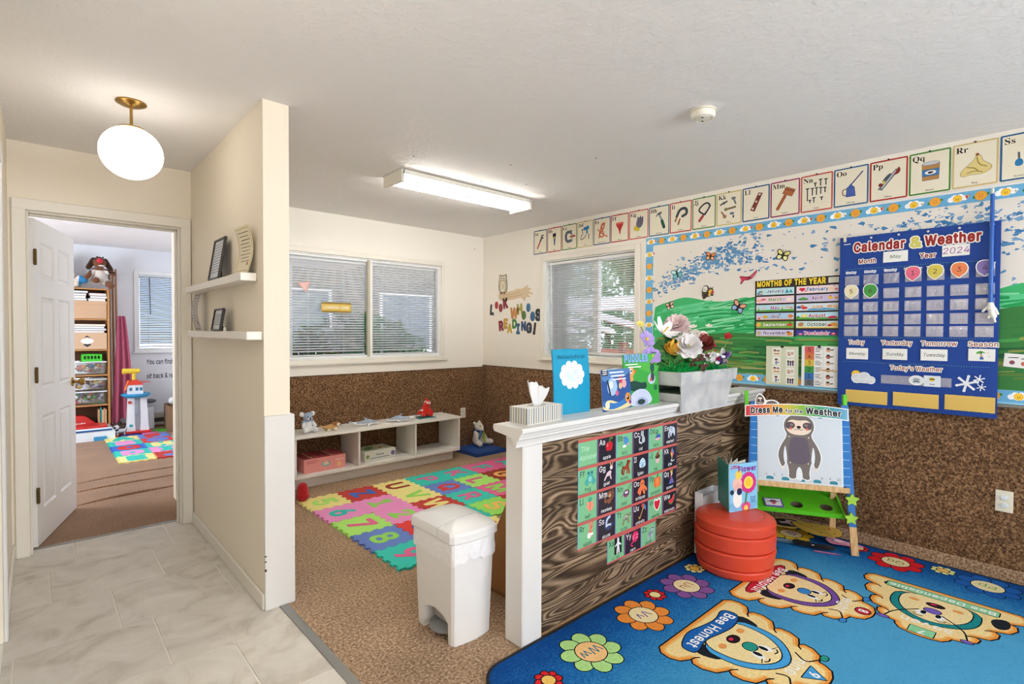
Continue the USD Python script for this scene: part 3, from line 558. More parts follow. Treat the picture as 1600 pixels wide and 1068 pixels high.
for (cx, cz, sx, sz, n) in ((.45, .87, .26, .04, 260), (.62, .97, .16, .04, 170), (.85, .92, .12, .05, 90), (.3, .8, .14, .03, 60), (1.1, .9, .12, .05, 14), (1.3, .88, .12, .06, 12), (2.0, 1.0, .12, .05, 70), (1.95, 1.05, .3, .03, 60), (2.3, .86, .1, .14, 60), (2.32, 1.02, .14, .06, 60), (1.45, .98, .25, .03, 12), (2.7, .9, .3, .1, 60)):
    for _ in range(n):
        x, z = cx + rg.normal() * sx, cz + rg.normal() * sz; z += .28 * (x - cx) * (cx < .7); r = rg.uniform(.003, .017); k = rg.integers(5, 8)
        th = np.sort(rg.uniform(0, 2 * PI, k)); rr = r * rg.uniform(.45, 1.3, k)
        g = Polygon(np.column_stack([x + rr * np.cos(th) * 1.5, z + rr * np.sin(th)]))
        if g.is_valid: dabs.append((rg.random(), g))
for lo, hi, c in ((0, .35, '#3f7fb4'), (.35, .7, '#7fa9cf'), (.7, 1, '#5c93c2')): cv.raw(union_all([g for q, g in dabs if lo <= q < hi]), c)
cv.raw(Polygon(chaikin(W([(2.48, .99), (2.48, 1.545), (2.40, 1.58), (2.34, 1.592), (2.21, 1.628), (2.13, 1.62), (2.06, 1.604), (1.99, 1.588), (1.92, 1.582), (1.84, 1.58), (1.806, 1.583), (1.74, 1.60), (1.698, 1.607), (1.65, 1.595), (1.55, 1.57), (1.3, 1.56), (.9, 1.52), (.55, 1.46), (.42, 1.55), (.3, 1.60), (.22, 1.62), (.0, 1.60), (-.3, 1.56), (-1.05, 1.5), (-1.05, .99)]), 1)), '#3fba70')
LG, MG, DG = ('#8fe0ae', '#5fd092', '#1f9e55')
for k in range(230):
    y = rg.uniform(-.6, 2.46); z = rg.uniform(1.33, 1.55); w = rg.uniform(.10, .45); h = rg.uniform(.003, .009); sl = rg.uniform(-.10, .10) + .12
    cv.raw(LineString(W([(y, z), (y - w / 2, z + sl * w * .5 + .01), (y - w, z + sl * w)])).buffer(h, quad_segs=2), (LG, MG, DG)[k % 3])
cv.raw(Polygon(chaikin(W([(2.48, .99), (2.48, 1.30), (2.2, 1.33), (1.985, 1.332), (1.847, 1.344), (1.632, 1.34), (1.338, 1.302), (1.094, 1.291), (.8, 1.36), (.55, 1.42), (.3, 1.49), (.1, 1.5), (-.4, 1.47), (-1.05, 1.4), (-1.05, .99)]), 1)), '#3a7f40')
for k in range(220):
    y = rg.uniform(-.6, 2.46); z = rg.uniform(1.1, 1.30 + (.12 if y < .5 else 0)); w = rg.uniform(.1, .4); h = rg.uniform(.003, .009); sl = rg.uniform(-.05, .05) + (.1 if y < .6 else 0)
    cv.raw(LineString(W([(y, z), (y - w / 2, z + sl * w * .5 + .006), (y - w, z + sl * w)])).buffer(h, quad_segs=2), ('#5f7f3a', '#2f7a3e', '#4aa050', '#86964a', '#24653a')[k % 5])
for k in range(40):
    y = rg.uniform(.9, 2.46); z = rg.uniform(1.0, 1.12); w = rg.uniform(.1, .3)
    cv.raw(LineString(W([(y, z), (y - w, z + rg.uniform(-.01, .01))])).buffer(rg.uniform(.003, .009), quad_segs=2), ('#8a9a4c', '#b7ab78', '#6c9048', '#4f8a40')[k % 4])
bd.print('painting', cv, label='painted green hills and sponged blue sky')
cv = Canvas(4e-5, .0165)
SUN = 'o b9731c .012;c f2a92b 0,0 .62;o -;c f7c23e 0,0 .5;c f9d66a 0,0 .34'
def sunflower(x, y, r): cv.at(x, y, r); cv.draw('s 3f8a3a .3,.1 1.1,.55 1.2,.1 .6,-.3;s 3f8a3a -.3,-.1 -1.1,-.5 -1.15,.05 -.5,.35'); [cv.draw('c f0a83a %.2f,%.2f .26' % (.62 * math.cos(q), .62 * math.sin(q))) for q in np.arange(10) * .628]; cv.draw('c f2b64c 0,0 .55;c e98d22 0,0 .36;c f3b04a 0,.04 .2')
def suncloud(x, y, r, bfly=False):
    cv.at(x, y, r); cv.draw('c ffffff -1.1,-.1 .55;c ffffff -.5,.3 .6;c ffffff .4,.35 .6;c ffffff 1.1,0 .55;c ffffff 0,-.3 .8 .5;c ffffff 1.6,.2 .3')
    for q in np.arange(12) * .5236: cv.draw('c f3b52c %.2f,%.2f .16' % (.62 * math.cos(q), .62 * math.sin(q)))
    cv.draw('c fbd23a 0,0 .58;c 7a4a18 -.18,.12 .07;c 7a4a18 .18,.12 .07;L b5651a .06 -.25,-.12 0,-.28 .25,-.12')
    cv.draw('c d9412f 1.5,.25 .22;c f08a2c 1.8,.3 .2;c d9412f 1.55,-.05 .16' if bfly else 'c f2c83a 1.5,-.05 .17 .13;l 33291c .05 1.45,.05 1.45,-.15;c e8edf2 1.42,.16 .13 .1')
pit = .1995
def strip(n, horizontal, x0, y0, ln):
    for i in range(n):
        c = (i + .5) * pit * .5
        if horizontal: x, y = x0 + c, y0
        else: x, y = x0, y0 - c
        if c > ln - .03: break
        (sunflower(x, y, .031) if i % 2 else suncloud(x, y, .0265, i % 4 == 0))
for (x0, x1, y0, y1) in ((0, BW, BH - .068, BH - .002), (0, BW, .01, .075), (0, .07, .075, BH - .068)): cv.at(0, 0); cv.rect(x0, y0, x1, y1, '#6fb4de')
for (a, b) in ((0, .01), (.01, .018)): cv.rect(a * 0, 0, BW, .01, '#8fd0ea')
strip(36, True, 0, BH - .035, BW); strip(36, True, .07, .0425, BW); strip(11, False, .035, BH - .09, BH - .14)
bd.part('border_strip', bx(0, BW, BH - .068, BH - .002, .012, .0163), VINYL, smooth=False); bd.part('border_strip', bx(0, BW, 0, .075, .012, .0163), VINYL, smooth=False); bd.part('border_strip', bx(0, .07, .075, BH - .068, .012, .0163), VINYL, smooth=False)
bd.print('border_print', cv, label='sky blue border printed with sunflowers and smiling suns')

BD = .0185      # things pinned to the board stand this far off the wall
def pinned(name, label, cat_, y, z, d=0.):
    return Thing(name, label, cat_, m=frame((XR - BD + .004 - d, y, z), (0, -1, 0), (0, 0, 1)))
def flat_thing(name, label, cat_, y, z, outline, ops, col, s=1., rz=0., paper='paper_cutout'):
    t = pinned(name, label, cat_, y, z)
    g = Polygon(chaikin([tuple(map(float, q.split(','))) for q in outline.split()], 2)).buffer(0); g = affinity.rotate(affinity.scale(g, s, s, origin=(0, 0)), rz, origin=(0, 0), use_radians=True)
    cv = Canvas(4e-5, .0021); cv.raw(g, col); cv.at(0, 0, s, s, rz); cv.draw(ops)
    t.part('cutout', ext(g, .002), pm('#f2efe6', .6), smooth=False); t.print('print', cv); return t
BF = '0,.15 -.2,.6 -.75,.85 -1,.5 -.7,.1 -.85,-.4 -.55,-.8 -.15,-.5 0,-.2 .15,-.5 .55,-.8 .85,-.4 .7,.1 1,.5 .75,.85 .2,.6'
def butterfly(label, y, z, s, edge, c1, c2, rz=0.):
    flat_thing('paper_butterfly', label, 'paper butterfly', y, z, BF, 's %s -.08,.1 -.25,.5 -.7,.72 -.86,.48 -.58,.12;s %s .08,.1 .25,.5 .7,.72 .86,.48 .58,.12;s %s -.08,-.1 -.6,0 -.72,-.38 -.5,-.65 -.18,-.4;s %s .08,-.1 .6,0 .72,-.38 .5,-.65 .18,-.4;l 222 .09 0,.35 0,-.45;l 222 .03 0,.35 -.2,.75;l 222 .03 0,.35 .2,.75' % (c1, c1, c2, c2), edge, s, rz)
butterfly('orange paper butterfly over the blue sponged cloud', 1.973, 1.933, .043, '#4a2a14', 'ee8a3c', 'f2b27a', -.2)
butterfly('yellow paper butterfly high between the chart and the border', 1.441, 1.886, .05, '#3a3420', 'e8e28a', 'f2efb0', -.3)
butterfly('teal and white paper butterfly left of the bee', 2.257, 1.822, .055, '#2f8a94', 'd9eef0', '7cc0c6', .3)
butterfly('small pale pink paper butterfly low at the left of the hills', 2.318, 1.562, .042, '#3f3a30', 'f0b8a0', 'f5d8b8', .3)
butterfly('peach and blue paper butterfly on the green hill beside the months chart', 1.75, 1.535, .058, '#3a3226', 'eea888', '9ab8e6', -.5)
flat_thing('paper_bee', 'yellow and black striped paper bee with wings', 'paper bee', 1.985, 1.645, '-1,.9 -.7,1.3 -.1,1.25 .1,.8 .5,.9 .8,.5 .6,.1 .9,-.3 .3,-.35 -.3,-.5 -.8,-.9 -1,-.5 -1.1,.3',
    's e9e4da -1,.8 -.7,1.2 -.15,1.1 -.2,.3 -.9,.3;l 333 .03 -1,.8 -.2,.4;s e7b32c -.75,-.7 -.2,.2 .2,.55 .5,.45 .4,0 -.2,-.35;l 2b251c .16 -.62,-.45 -.5,-.15;l 2b251c .16 -.3,-.32 -.15,.12;c f0c23a .35,.4 .27;c b03a40 .62,.2 .22 .25;l 222 .05 .4,.65 .3,.95;l 222 .05 .55,.6 .65,.9;c 222 .3,.45 .05;c f4e9c8 .2,-.2 .16 .1', '#4a4436', .052)
flat_thing('paper_bird', 'bright pink paper bird flying above the months chart', 'paper bird', 1.679, 1.752, '-1.2,.2 -.6,.15 -.2,.05 .2,.1 .7,.55 1.1,.9 .95,.3 .5,-.2 .1,-.35 -.2,-.4 -.45,-.3 -.9,-.9 -1,-.7 -.8,-.3',
    's d93a5c -1.1,.15 -.3,-.05 0,-.1 -.5,-.25 -.85,-.7 -.85,-.25;s e06a80 .2,.05 .7,.5 1,.75 .9,.3 .45,-.15;s a82a48 -.25,0 .15,.05 .2,-.25 -.2,-.3;l 7a1c34 .04 .3,.1 .85,.55;c 6a1a30 .02,-.1 .12 .1', '#8a2440', .06)

# ------------------------------------------------------------------ months chart
mc = pinned('months_chart', 'black months of the year chart with twelve colourful strips', 'wall chart', 1.628, 1.318)
MW, MH = .545, .404
mc.part('sheet', ext(Polygon([(0, .02), (.05, 0), (MW, 0), (MW, MH), (0, MH - .004)]), .002), pm('#1e1a18', .4), smooth=False)
cv = Canvas(4e-5, .0021); cv.txt('MONTHS OF THE YEAR', .036, .012, MH - .046, '#f2d33a', 'i', 5, 'l', halo=('#3a2a10', .003)); g, w = text('MONTHS OF THE YEAR', .036, 'i', 5)
cv.L = [(affinity.scale(g_, .45 / max(w, .1), 1, origin=(.012, 0)), c) for g_, c in cv.L]; cv.rect(.475, MH - .046, .535, MH - .01, '#efe9da'); [cv.rect(.48, MH - .04 + .008 * k, .528, MH - .0375 + .008 * k, '#8a8478') for k in range(4)]
mc.print('title', cv)
MONTHS = [('January', 'bfe2ea', '1c6a9a', 'c 2f86a0 .16,.3 .1;c 2f86a0 .3,.5 .12;p d9a24a .4,.3 .5,.3 .5,.7 .4,.7;p 2f9aa8 2.3,.2 2.6,.2 2.45,.8;p 2f9aa8 2.6,.25 2.9,.2 2.75,.7;c d96a78 2.1,.6 .1;l 9a3a3a .06 .1,.12 .45,.12'),
 ('February', 'f6dfe4', '2a5fa8', 'c d9304a .35,.6 .16;c d9304a .5,.6 .16;p d9304a .22,.55 .65,.55 .43,.2;c e88aa0 .7,.3 .12;c f2d9b0 2.5,.5 .22;c e8707f 2.85,.4 .12;c d9304a 1.6,.9 .06;c d9304a 2.7,.85 .06'),
 ('March', 'f3d3dc', '7a8a3a', 'c f2b890 .2,.4 .18;c d95a78 .6,.6 .2 .1;l d95a78 .06 .4,.45 .7,.55;c f4efe0 2.6,.5 .3 .18;c cfc8e6 2.2,.5 .2;c e8e0f0 2.9,.55 .15'),
 ('April', 'cfc4e6', '8a2a8a', 'c 3f8a3a .5,.4 .4 .15;c 5fae4a .5,.55 .16 .2;c f2f2ee .42,.72 .05;c f2f2ee .58,.72 .05;c f2c23a 2.45,.5 .18;c f2a83a 2.85,.45 .14;c d96a3a 2.45,.75 .08'),
 ('May', 'bfe0ea', '8a3aa0', 'p 5fae4a 0,0 3,0 3,.3 0,.22;c f2d04a .2,.5 .1;c f2a0b0 .6,.45 .1;c f2d04a 2.1,.5 .1;c f2b0a0 2.5,.55 .14;c e87a6a 2.8,.5 .12;l 3f8a3a .04 .2,.1 .2,.4;l 3f8a3a .04 2.1,.1 2.1,.4'),
 ('June', 'dfe7ee', 'c98a4a', 'c 3a5fae .2,.5 .18;c d9402f .6,.4 .24 .2;c e86a3a .45,.7 .12;s 4aa0d0 .8,.2 1.5,.5 2.2,.3 3,.2 3,.05 .8,.05;c e8b48a 2.4,.55 .2;c e8c49a 2.8,.5 .2;c 7aae5a 2.95,.3 .08'),
 ('July', 'b8d4f0', '4a2a8a', 'c f2b0b8 .25,.4 .2;c f2c23a .75,.45 .2 .24;c e8873a 2.75,.5 .2 .26;c 333 1.9,.75 .08;p e8a05a 0,0 3,0 3,.1 0,.1;c c94a6a .25,.2 .1'),
 ('August', 'bfe6f4', 'b02a6a', 'p 5fae4a 0,0 3,0 3,.25 0,.3;c f2d46a .6,.5 .24;c f4e3a0 .6,.5 .15;s d93a6a 2.2,.2 2.5,.5 2.95,.4 2.95,.15 2.3,.1;c 3f8a3a .15,.35 .12'),
 ('September', '7fb04a', 'f6f4ea', 'c e8b45a .2,.5 .2 .3;c d9402f 2.7,.5 .2;l 4a6a2a .05 2.7,.65 2.75,.85;c f2d04a .3,.7 .1'),
 ('October', 'cfe6e0', '2f6a5a', 'p e8d07a 0,0 3,0 3,.2 0,.2;c c98a5a .35,.5 .22 .28;c b06a3a .45,.7 .1;c e8963a 2.7,.5 .26;c c93a3a 2.42,.4 .15;c e8b45a 2.9,.35 .12'),
 ('November', 'cfd0ee', '4a2a8a', 'c c9b48a .25,.5 .18 .28;c e8963a 2.7,.4 .24;c a8642a 2.6,.65 .14;p d0b060 0,0 3,0 3,.08 0,.08'),
 ('December', '3a3f9a', 'c92a7a', 'p 3f8a4a 0,0 3,0 3,.25 0,.2;c e87a9a .35,.4 .16;c d93a4a 2.7,.45 .18;c f2f2f2 .6,.75 .05;c f2f2f2 1.4,.8 .05;c f2f2f2 2.2,.8 .05;c f4e3d0 2.7,.5 .08')]
for i, (n, c, tc, ops) in enumerate(MONTHS):
    x, y = .01 + (i % 2) * .27, MH - .06 - .0592 * (i // 2) - .048
    cv = Canvas(4e-5, .0031); cv.clip = sbox(x, y, x + .255, y + .048); cv.rect(x, y, x + .255, y + .048, c); cv.at(x, y, .085, .048); cv.draw(ops); cv.at(0, 0); cv.txt(n, .021, x + .13, y + .015, tc, 'i', 2, halo=('#f4f2ee' if n != 'September' else '#4a7a2a', .0022))
    p = mc.part('month_strip', bx(x, x + .255, y, y + .048, .002, .003), pm('#eee8dd', .5), smooth=False); mc.print('strip_print', cv, under=p)

# ------------------------------------------------------------------ two info charts standing in the tray
t = pinned('picture_chart', 'pale green chart with two columns of small picture cards on the tray', 'wall chart', 1.541, .978, .008)
t.part('sheet', bx(0, .214, 0, .272, 0, .002), pm('#d9dcc0', .5), smooth=False)
for i in range(8):
    x, y = (.045, .205 - .062 * (i // 2)) if i % 2 == 0 else (.137, .195 - .062 * (i // 2))
    p = t.part('picture_card', bx(x - .003, x + .053, y, y + .055, .002, .003), pm('#f4f1e8', .5), smooth=False)
    cv = Canvas(4e-5, .0031); cv.at(x, y, .05); cv.draw(['o 222 .03;c e8b090 .3,.6 .15;c e8b090 .75,.6 .14;o -;L b03a3a .05 .2,.35 .4,.3 .5,.4', 'c 2a2624 .3,.72 .2 .16;c e8b898 .3,.6 .14;c 2a2624 .75,.68 .18 .14;c e8b898 .75,.58 .13;l c98a3a .08 .2,.25 .9,.25', 'c 3a3230 .25,.7 .14;c 3a3230 .55,.65 .14;c 3a3230 .85,.7 .14;l 5a4a6a .1 .25,.5 .25,.2;l 5a4a6a .1 .55,.45 .55,.2;l 5a4a6a .1 .85,.5 .85,.2', 'c 222 .5,.7 .2 .16;c e0a888 .5,.56 .14;l 7a9ac0 .14 .5,.38 .5,.15;c b06a7a .8,.3 .1'][(i * 3 + 1) % 4]); t.print('picture', cv, under=p)
t.part('clip', bx(.10, .118, .262, .276, .002, .006), BLACK, smooth=False)
t = pinned('number_chart', 'white chart with coloured number scale from five down to zero on the tray', 'wall chart', 1.307, .985, .008)
t.part('sheet', bx(0, .218, 0, .272, 0, .002), pm('#f3f1ee', .5), smooth=False); cv = Canvas(4e-5, .0021)
for i, c in enumerate(('d9605a', 'd97a4a', 'e0c24a', '3f9a4a', '3a74b8', '6a6e74')):
    y = .224 - .0445 * i; cv.rect(.02, y, .078, y + .0445, c); cv.txt(str(5 - i), .026, .049, y + .01, '#2a2420'); cv.rect(.132, y, .134, y + .0445, '#c9c5bd')
    for k in range(3): cv.rect(.085, y + .034 - .011 * k, .085 + (.04, .034, .026)[(k + i) % 3], y + .0375 - .011 * k, '#4a4744')
    cv.at(.142, y, .045); cv.draw('c %s .45,.5 .3;c 4a3a34 .45,.7 .22 .14;l 333 .06 .75,.5 1.1,.55' % ('e0b090', 'b06a5a', 'e8c0a0')[i % 3]); cv.at(0, 0)
t.print('print', cv); t.part('clip', bx(.10, .116, .262, .278, .002, .006), BLACK, smooth=False)
t = pinned('wooden_pointer', 'thin wooden pointer stick lying across the number chart', 'pointer', 1.19, 1.097, .016)
t.part('stick', tube([(0, .002, .0), (.13, -.003, 0.001)], .0042), WOOD); t.part('tip', sph((-.002, .002, 0), .0062), WOOD)
t = pinned('paper_note', 'small white printed paper strip on the board right of the calendar', 'paper', .302, 1.17, .002)
t.part('sheet', ext(Polygon([(0, 0), (.3, -.03), (.3, .05), (0.005, .072)]), .0015), pm('#f2f0ec', .5), smooth=False)
cv = Canvas(4e-5, .0016); [cv.rect(.02 + .05 * k, .046 - .006 * k, .06 + .05 * k, .05 - .006 * k, '#55504c') for k in range(4)]; [cv.draw('c %s %.3f,%.3f .011' % (c, .035 + .045 * k, .022 - .006 * k)) for k, c in enumerate(('8a4a5a', 'c96a5a', '5a7ab0', '6a9a5a'))]; t.print('print', cv)

# ------------------------------------------------------------------ calendar pocket chart
CY, CZ = 1.082, .884
cal = Thing('calendar_chart', 'large blue calendar and weather pocket chart hanging over the board', 'pocket chart', m=frame((XR - .0375, CY, CZ), (0, -1, 0), (0, 0, 1)))
CW, CH = .762, 1.072
BLUE = pm('#1c4496', .5, .3, .05, 30, name='calendar_blue')
cal.part('cloth', sheet(lambda u, v: (CW * u - .012 * (1 - v) * (u < .5) * -1 * 0, CH * v, .003 * np.sin(u * 9 + v * 4) * (1 - v) + .002), 24, 30, .003), BLUE, smooth=True)
ZC = .0065
cv = Canvas(5e-5, ZC)
def pt(y, z): return CY - y, z - CZ
def cw(s, y, z, h, w, col, halo=('#f2f0ea', .006), bold=4):
    """a word whose baseline starts at wall point (y, z), squeezed to width w"""
    g, gw = text(s, h, 'i', bold); x0, y0 = pt(y, z); g = affinity.translate(affinity.scale(g, w / gw, 1, origin=(0, 0)), x0, y0)
    if halo: cv.raw(g.buffer(halo[1], quad_segs=3), halo[0])
    cv.raw(g, col)
RED = '#a02c2a'
cw('Calendar', 1.005, 1.858, .053, .268, RED); cw('&', .716, 1.855, .056, .06, '#d8cf6a'); cw('Weather', .645, 1.858, .053, .25, RED)
cw('Month', .977, 1.782, .026, .094, '#8a2a2a', ('#f2f0ea', .004), 2); cw('Year', .668, 1.786, .028, .075, '#8a2a2a', ('#f2f0ea', .004), 2)
for d, y, w in (('Sunday', 1.045, .055), ('Monday', .944, .06), ('Tuesday', .842, .063), ('Wednesday', .742, .084), ('Thursday', .634, .072), ('Friday', .513, .05), ('Saturday', .41, .07)): cw(d, y, 1.7235, .011, w, '#3a4a8a', ('#eef0f4', .0035), 0)
for s, y, w in (('Today', 1.025, .088), ('Yesterday', .85, .155), ('Tomorrow', .655, .165), ('Season', .445, .128)): cw(s, y, 1.274, .027, w, '#9a5040', ('#f2f0ea', .004), 1)
cw("Today's Weather", .803, 1.124, .026, .25, '#9a5040', ('#f2f0ea', .004), 1)
for z0 in (1.748, 1.318, 1.163):
    for k in range(62): cv.draw('c 5fb0a0 %.4f,%.4f .0022' % (.035 + .0113 * k, z0 - CZ + .002 * math.sin(k * .2)))
cv.rect(.022, 1.9085 - CZ, .06, 1.914 - CZ, '#e8eaf0')
x, y = pt(.95, 1.06); cv.at(x, y, .05); cv.draw('c f2c83a -.6,.5 .5;o f4f4f2 .08;c dfe3e8 -.5,.0 .55;c dfe3e8 .3,.15 .6;c dfe3e8 1.0,-.15 .42;p dfe3e8 -.8,-.5 1.2,-.5 1.2,-.1 -.8,-.1;o -')
for (y_, z_, r) in ((.448, 1.066, .042), (.395, 1.093, .022), (.385, 1.05, .018)):
    x, y = pt(y_, z_); cv.at(x, y, r); [cv.draw('l f0f3f6 .14 0,0 %.2f,%.2f;c f0f3f6 %.2f,%.2f .17' % (math.cos(a), math.sin(a), math.cos(a), math.sin(a))) for a in np.arange(6) * PI / 3 + .3]
cv.at(0, 0); cal.print('lettering', cv, label='printed title, headings and weather pictures')
CLEAR = N('clear_pocket', {'g': ('geometry', {}), 'n': ('noise_texture', {'scale': 26.0, 'detail': 2.0, 'distortion': 1.0}), 'b': ('bump', {'strength': .5, 'distance': .012}), 't': ('transparent_bsdf', {'color': (.92, .92, .95)}), 'd': ('diffuse_bsdf', {'color': (.62, .62, .76)}), 'gl': ('glossy_bsdf', {'color': (1, 1, 1), 'roughness': .12}),
    'm1': ('mix_closure', {'fac': .26}), 'm2': ('mix_closure', {'fac': .12})}, [('g.position', 'n.vector'), ('n.fac', 'b.height'), ('b.normal', 'gl.normal'), ('t.BSDF', 'm1.closure1'), ('d.BSDF', 'm1.closure2'), ('m1.closure', 'm2.closure1'), ('gl.BSDF', 'm2.closure2')], 'm2.closure')
COLY = [1.05, .948, .843, .736, .632, .526, .418]; ROWZ = [1.633, 1.555, 1.474, 1.395, 1.322]
paper = pm('#e3e1e6', .5); CARD = {'1': ('e8708a', 0), '2': ('d8c85a', 0), '3': ('ee8a58', 0), '4': ('8a78b8', 0), '6': ('4aa04a', 0), '5': ('efe4bc', 0)}
day = 1
for r in range(5):
    for c in range(7):
        x, y = pt(COLY[c], ROWZ[r] + (.012 + .002 * c if r == 0 else .004)); w, h = .079, .062
        k = r * 7 + c - 2
        lab = str(k) if 1 <= k <= 31 else ''
        if r == 3 and c == 0: lab = 'NO'
        if r == 4: lab = str(26 + c) if c < 6 else '1'
        if lab and (r > 0):
            q = cal.part('day_card', bx(x + .004, x + w - .004, y + .002, y + h - .008, .0065, .0072), pm(('#c9c5d6', '#d6d2cc', '#bfc0d2')[(r + c) % 3], .5), smooth=False)
            cv = Canvas(4e-5, .0073); cv.txt(lab, .030, x + w * .5, y + .014, '#3a3f4c'); cal.print('number', cv, under=q)
        cal.part('pocket', sheet(lambda u, v: (x + w * u, y + h * v, .0086 + .0035 * np.abs(np.sin(u * (5 + c % 3) + r)) * np.sin(PI * v)), 8, 6, .0008), CLEAR, smooth=True)
        if lab in CARD and (r == 0 or (r == 1 and c < 2)):
            col = CARD[lab][0]; cv = Canvas(5e-5, .0145); cx, cy = x + w / 2 - .002, y + h - .012
            g = Polygon(chaikin([(-.036, .012), (-.022, .038), (.022, .038), (.038, .01), (.03, -.02), (.008, -.036), (0, -.046), (-.01, -.036), (-.03, -.02)]))
            q = cal.part('day_balloon', ext(affinity.translate(g.buffer(.005), cx, cy), .0012, .0131), pm('#f4f2ee', .4), smooth=False)
            cv.at(cx, cy); cv.raw(g, '#' + col); cv.txt(lab, .026, .0, -.012, '#5a3038'); cal.print('balloon_print', cv, under=q)
def cal_card(y, z, w, h, s, hh, col, name='word_card'):
    x, yy = pt(y, z); p = cal.part(name, bx(x, x + w, yy, yy + h, .0065, .0085, .001), pm('#f2f1ec', .4), smooth=False)
    if not s.strip(): return
    cv = Canvas(4e-5, .0086); cv.txt(s, hh, x + w / 2, yy + h / 2 - hh / 2, col, slant=.12); cal.print('word', cv, under=p)
cal_card(.848, 1.776, .124, .066, 'May', .02, '#3a6a4a'); cal_card(.566, 1.783, .12, .064, '2024', .034, '#b060a8')
cal_card(1.036, 1.18, .119, .071, 'Monday', .017, '#2a2a30'); cal_card(.842, 1.185, .124, .067, 'Sunday', .018, '#2a2a30'); cal_card(.655, 1.187, .123, .067, 'Tuesday', .018, '#2a2a30'); cal_card(.443, 1.194, .112, .068, ' ', .01, '#2a2a30', 'season_card')
cv = Canvas(4e-5, .0088); x, y = pt(.39, 1.225); cv.at(x, y, .024); cv.draw('s 5fae4a -1,.4 -.5,1 .3,1.05 .9,.5 .3,.6 -.3,.4;l 333 .08 0,.9 .1,0;c e8b48a .1,-.1 .25;p 3a6ab0 -.2,-.9 .5,-.9 .4,-.3 -.1,-.3;c e0c84a 1.2,.7 .12;c 7ab0d9 1.4,-.2 .1'); cal.print('season_print', cv)
x, y = pt(.847, 1.038); cal.part('weather_pocket', bx(x, x + .335, y, y + .052, .0065, .0078), CLEAR, smooth=False)
cv = Canvas(4e-5, .0092); cv.at(x + .175, y + .03, .033); cv.draw('o f4f4f0 .2;c e8eaec 0,0 .9 .7;o -;c 9aa4ae 0,.1 .5 .3;L 5a6470 .1 -.4,-.3 0,-.2 .4,-.3'); cv.at(0, 0); cv.rect(x + .21, y - .002, x + .287, y + .062, '#e4eaf0'); cv.at(x + .248, y + .036, .02); cv.draw('c e8c83a 0,.2 .6;l 333 .15 -.5,.3 .5,.3;l 555 .1 -.5,-1.2 .5,-1.2'); cal.print('weather_cards', cv)
for y_, z_, w, h in ((1.035, .905, .222, .08), (.785, .908, .218, .083), (.541, .912, .214, .086)):
    x, y = pt(y_, z_); cal.part('yellow_pocket', sheet(lambda u, v: (x + w * u, y + h * v + .004 * (u - .5) * 0, .0075 + .002 * np.sin(PI * u) * v), 8, 5, .002), pm('#e2bd62', .5), label='yellow felt pocket', smooth=True)
for k in range(6): cal.part('grommet', mv(lathe([(.002, 0), (.0065, 0), (.0065, .003), (.002, .003)], 12), (.03 + .14 * k, CH - .018, .006)), pm('#e9e6da', .3), smooth=True)
for k in (0, 5): cal.part('hanging_clip', bx(.02 + .139 * k, .036 + .139 * k, CH - .03, CH + .02, .006, .014, .003), pm('#d9d4bc', .35), smooth=False)
hp = pinned('hand_pointer', 'blue pointer rod with a white pointing hand hanging in front of the calendar', 'pointer', .354, 1.44, .046)
hp.part('rod', cyl((0, .06, 0), (-.002, .66, 0), .011, .009, 14), pm('#2560b8', .35)); hp.part('rod_cap', cyl((-.002, .66, 0), (-.002, .69, 0), .0065, n=12), pm('#e8e4d6', .4))
hp.part('hand', blob([((0, .07, 0), .012, (.004, .04, 0), .019), ((.004, .03, 0), .015, (.014, .0, .002), .014), ((-.012, .05, 0), .007, (-.03, .028, .002), .006), ((.012, .01, .002), .006, (.02, -.03, .003), .0055), ((0, .012, .003), .0065, (-.006, -.008, .004), .0065), ((.02, .04, .003), .0065, (.03, .012, .004), .006)], .006, 4), pm('#f1efe6', .4))
# ------------------------------------------------------------------ owl, branch and letters on the right wall
def on_right(y, z, d=.0006): return frame((XR - d, y, z), (0, -1, 0), (0, 0, 1))
t = Thing('owl_cutout', 'cream cartoon owl cutout perched on the paper branch', 'owl decoration', m=on_right(4.427, 1.775))
g = Polygon(chaikin([(-.055, .0), (-.075, .06), (-.068, .12), (-.058, .165), (-.06, .215), (-.03, .198), (.03, .198), (.06, .215), (.058, .165), (.068, .12), (.075, .06), (.055, 0)]))
t.part('cutout', ext(g, .003), pm('#5f5138', .6), smooth=False); cv = Canvas(4e-5, .0031); cv.raw(g.buffer(-.006), '#cfc2a4'); cv.at(0, 0, .1)
cv.draw('s b8a986 -.45,.2 -.5,1.1 0,1.5 .5,1.1 .45,.2;c e9e1cd 0,.75 .42 .6;c f4f0e4 -.22,1.62 .19;c f4f0e4 .22,1.62 .19;c 2a2420 -.2,1.62 .08;c 2a2420 .2,1.62 .08;p c98a3a -.07,1.5 .07,1.5 0,1.32;L a8946a .03 -.2,1.0 0,.92 .2,1.0;L a8946a .03 -.2,.8 0,.72 .2,.8;L a8946a .03 -.2,.6 0,.52 .2,.6;c 7a5a3a -.25,0 .17 .1;c 7a5a3a .25,0 .17 .1'); t.print('print', cv)
t = Thing('branch_cutout', 'tan paper branch cutout with forked twigs under the owl', 'branch decoration', m=on_right(4.50, 1.66))
g = Polygon(chaikin([(0, .035), (0, .13), (.12, .125), (.25, .13), (.30, .15), (.40, .145), (.45, .175), (.50, .18), (.46, .15), (.55, .145), (.48, .12), (.56, .09), (.55, .075), (.46, .09), (.53, .045), (.44, .06), (.43, .0), (.38, .06), (.28, .04), (.14, .03)], 1))
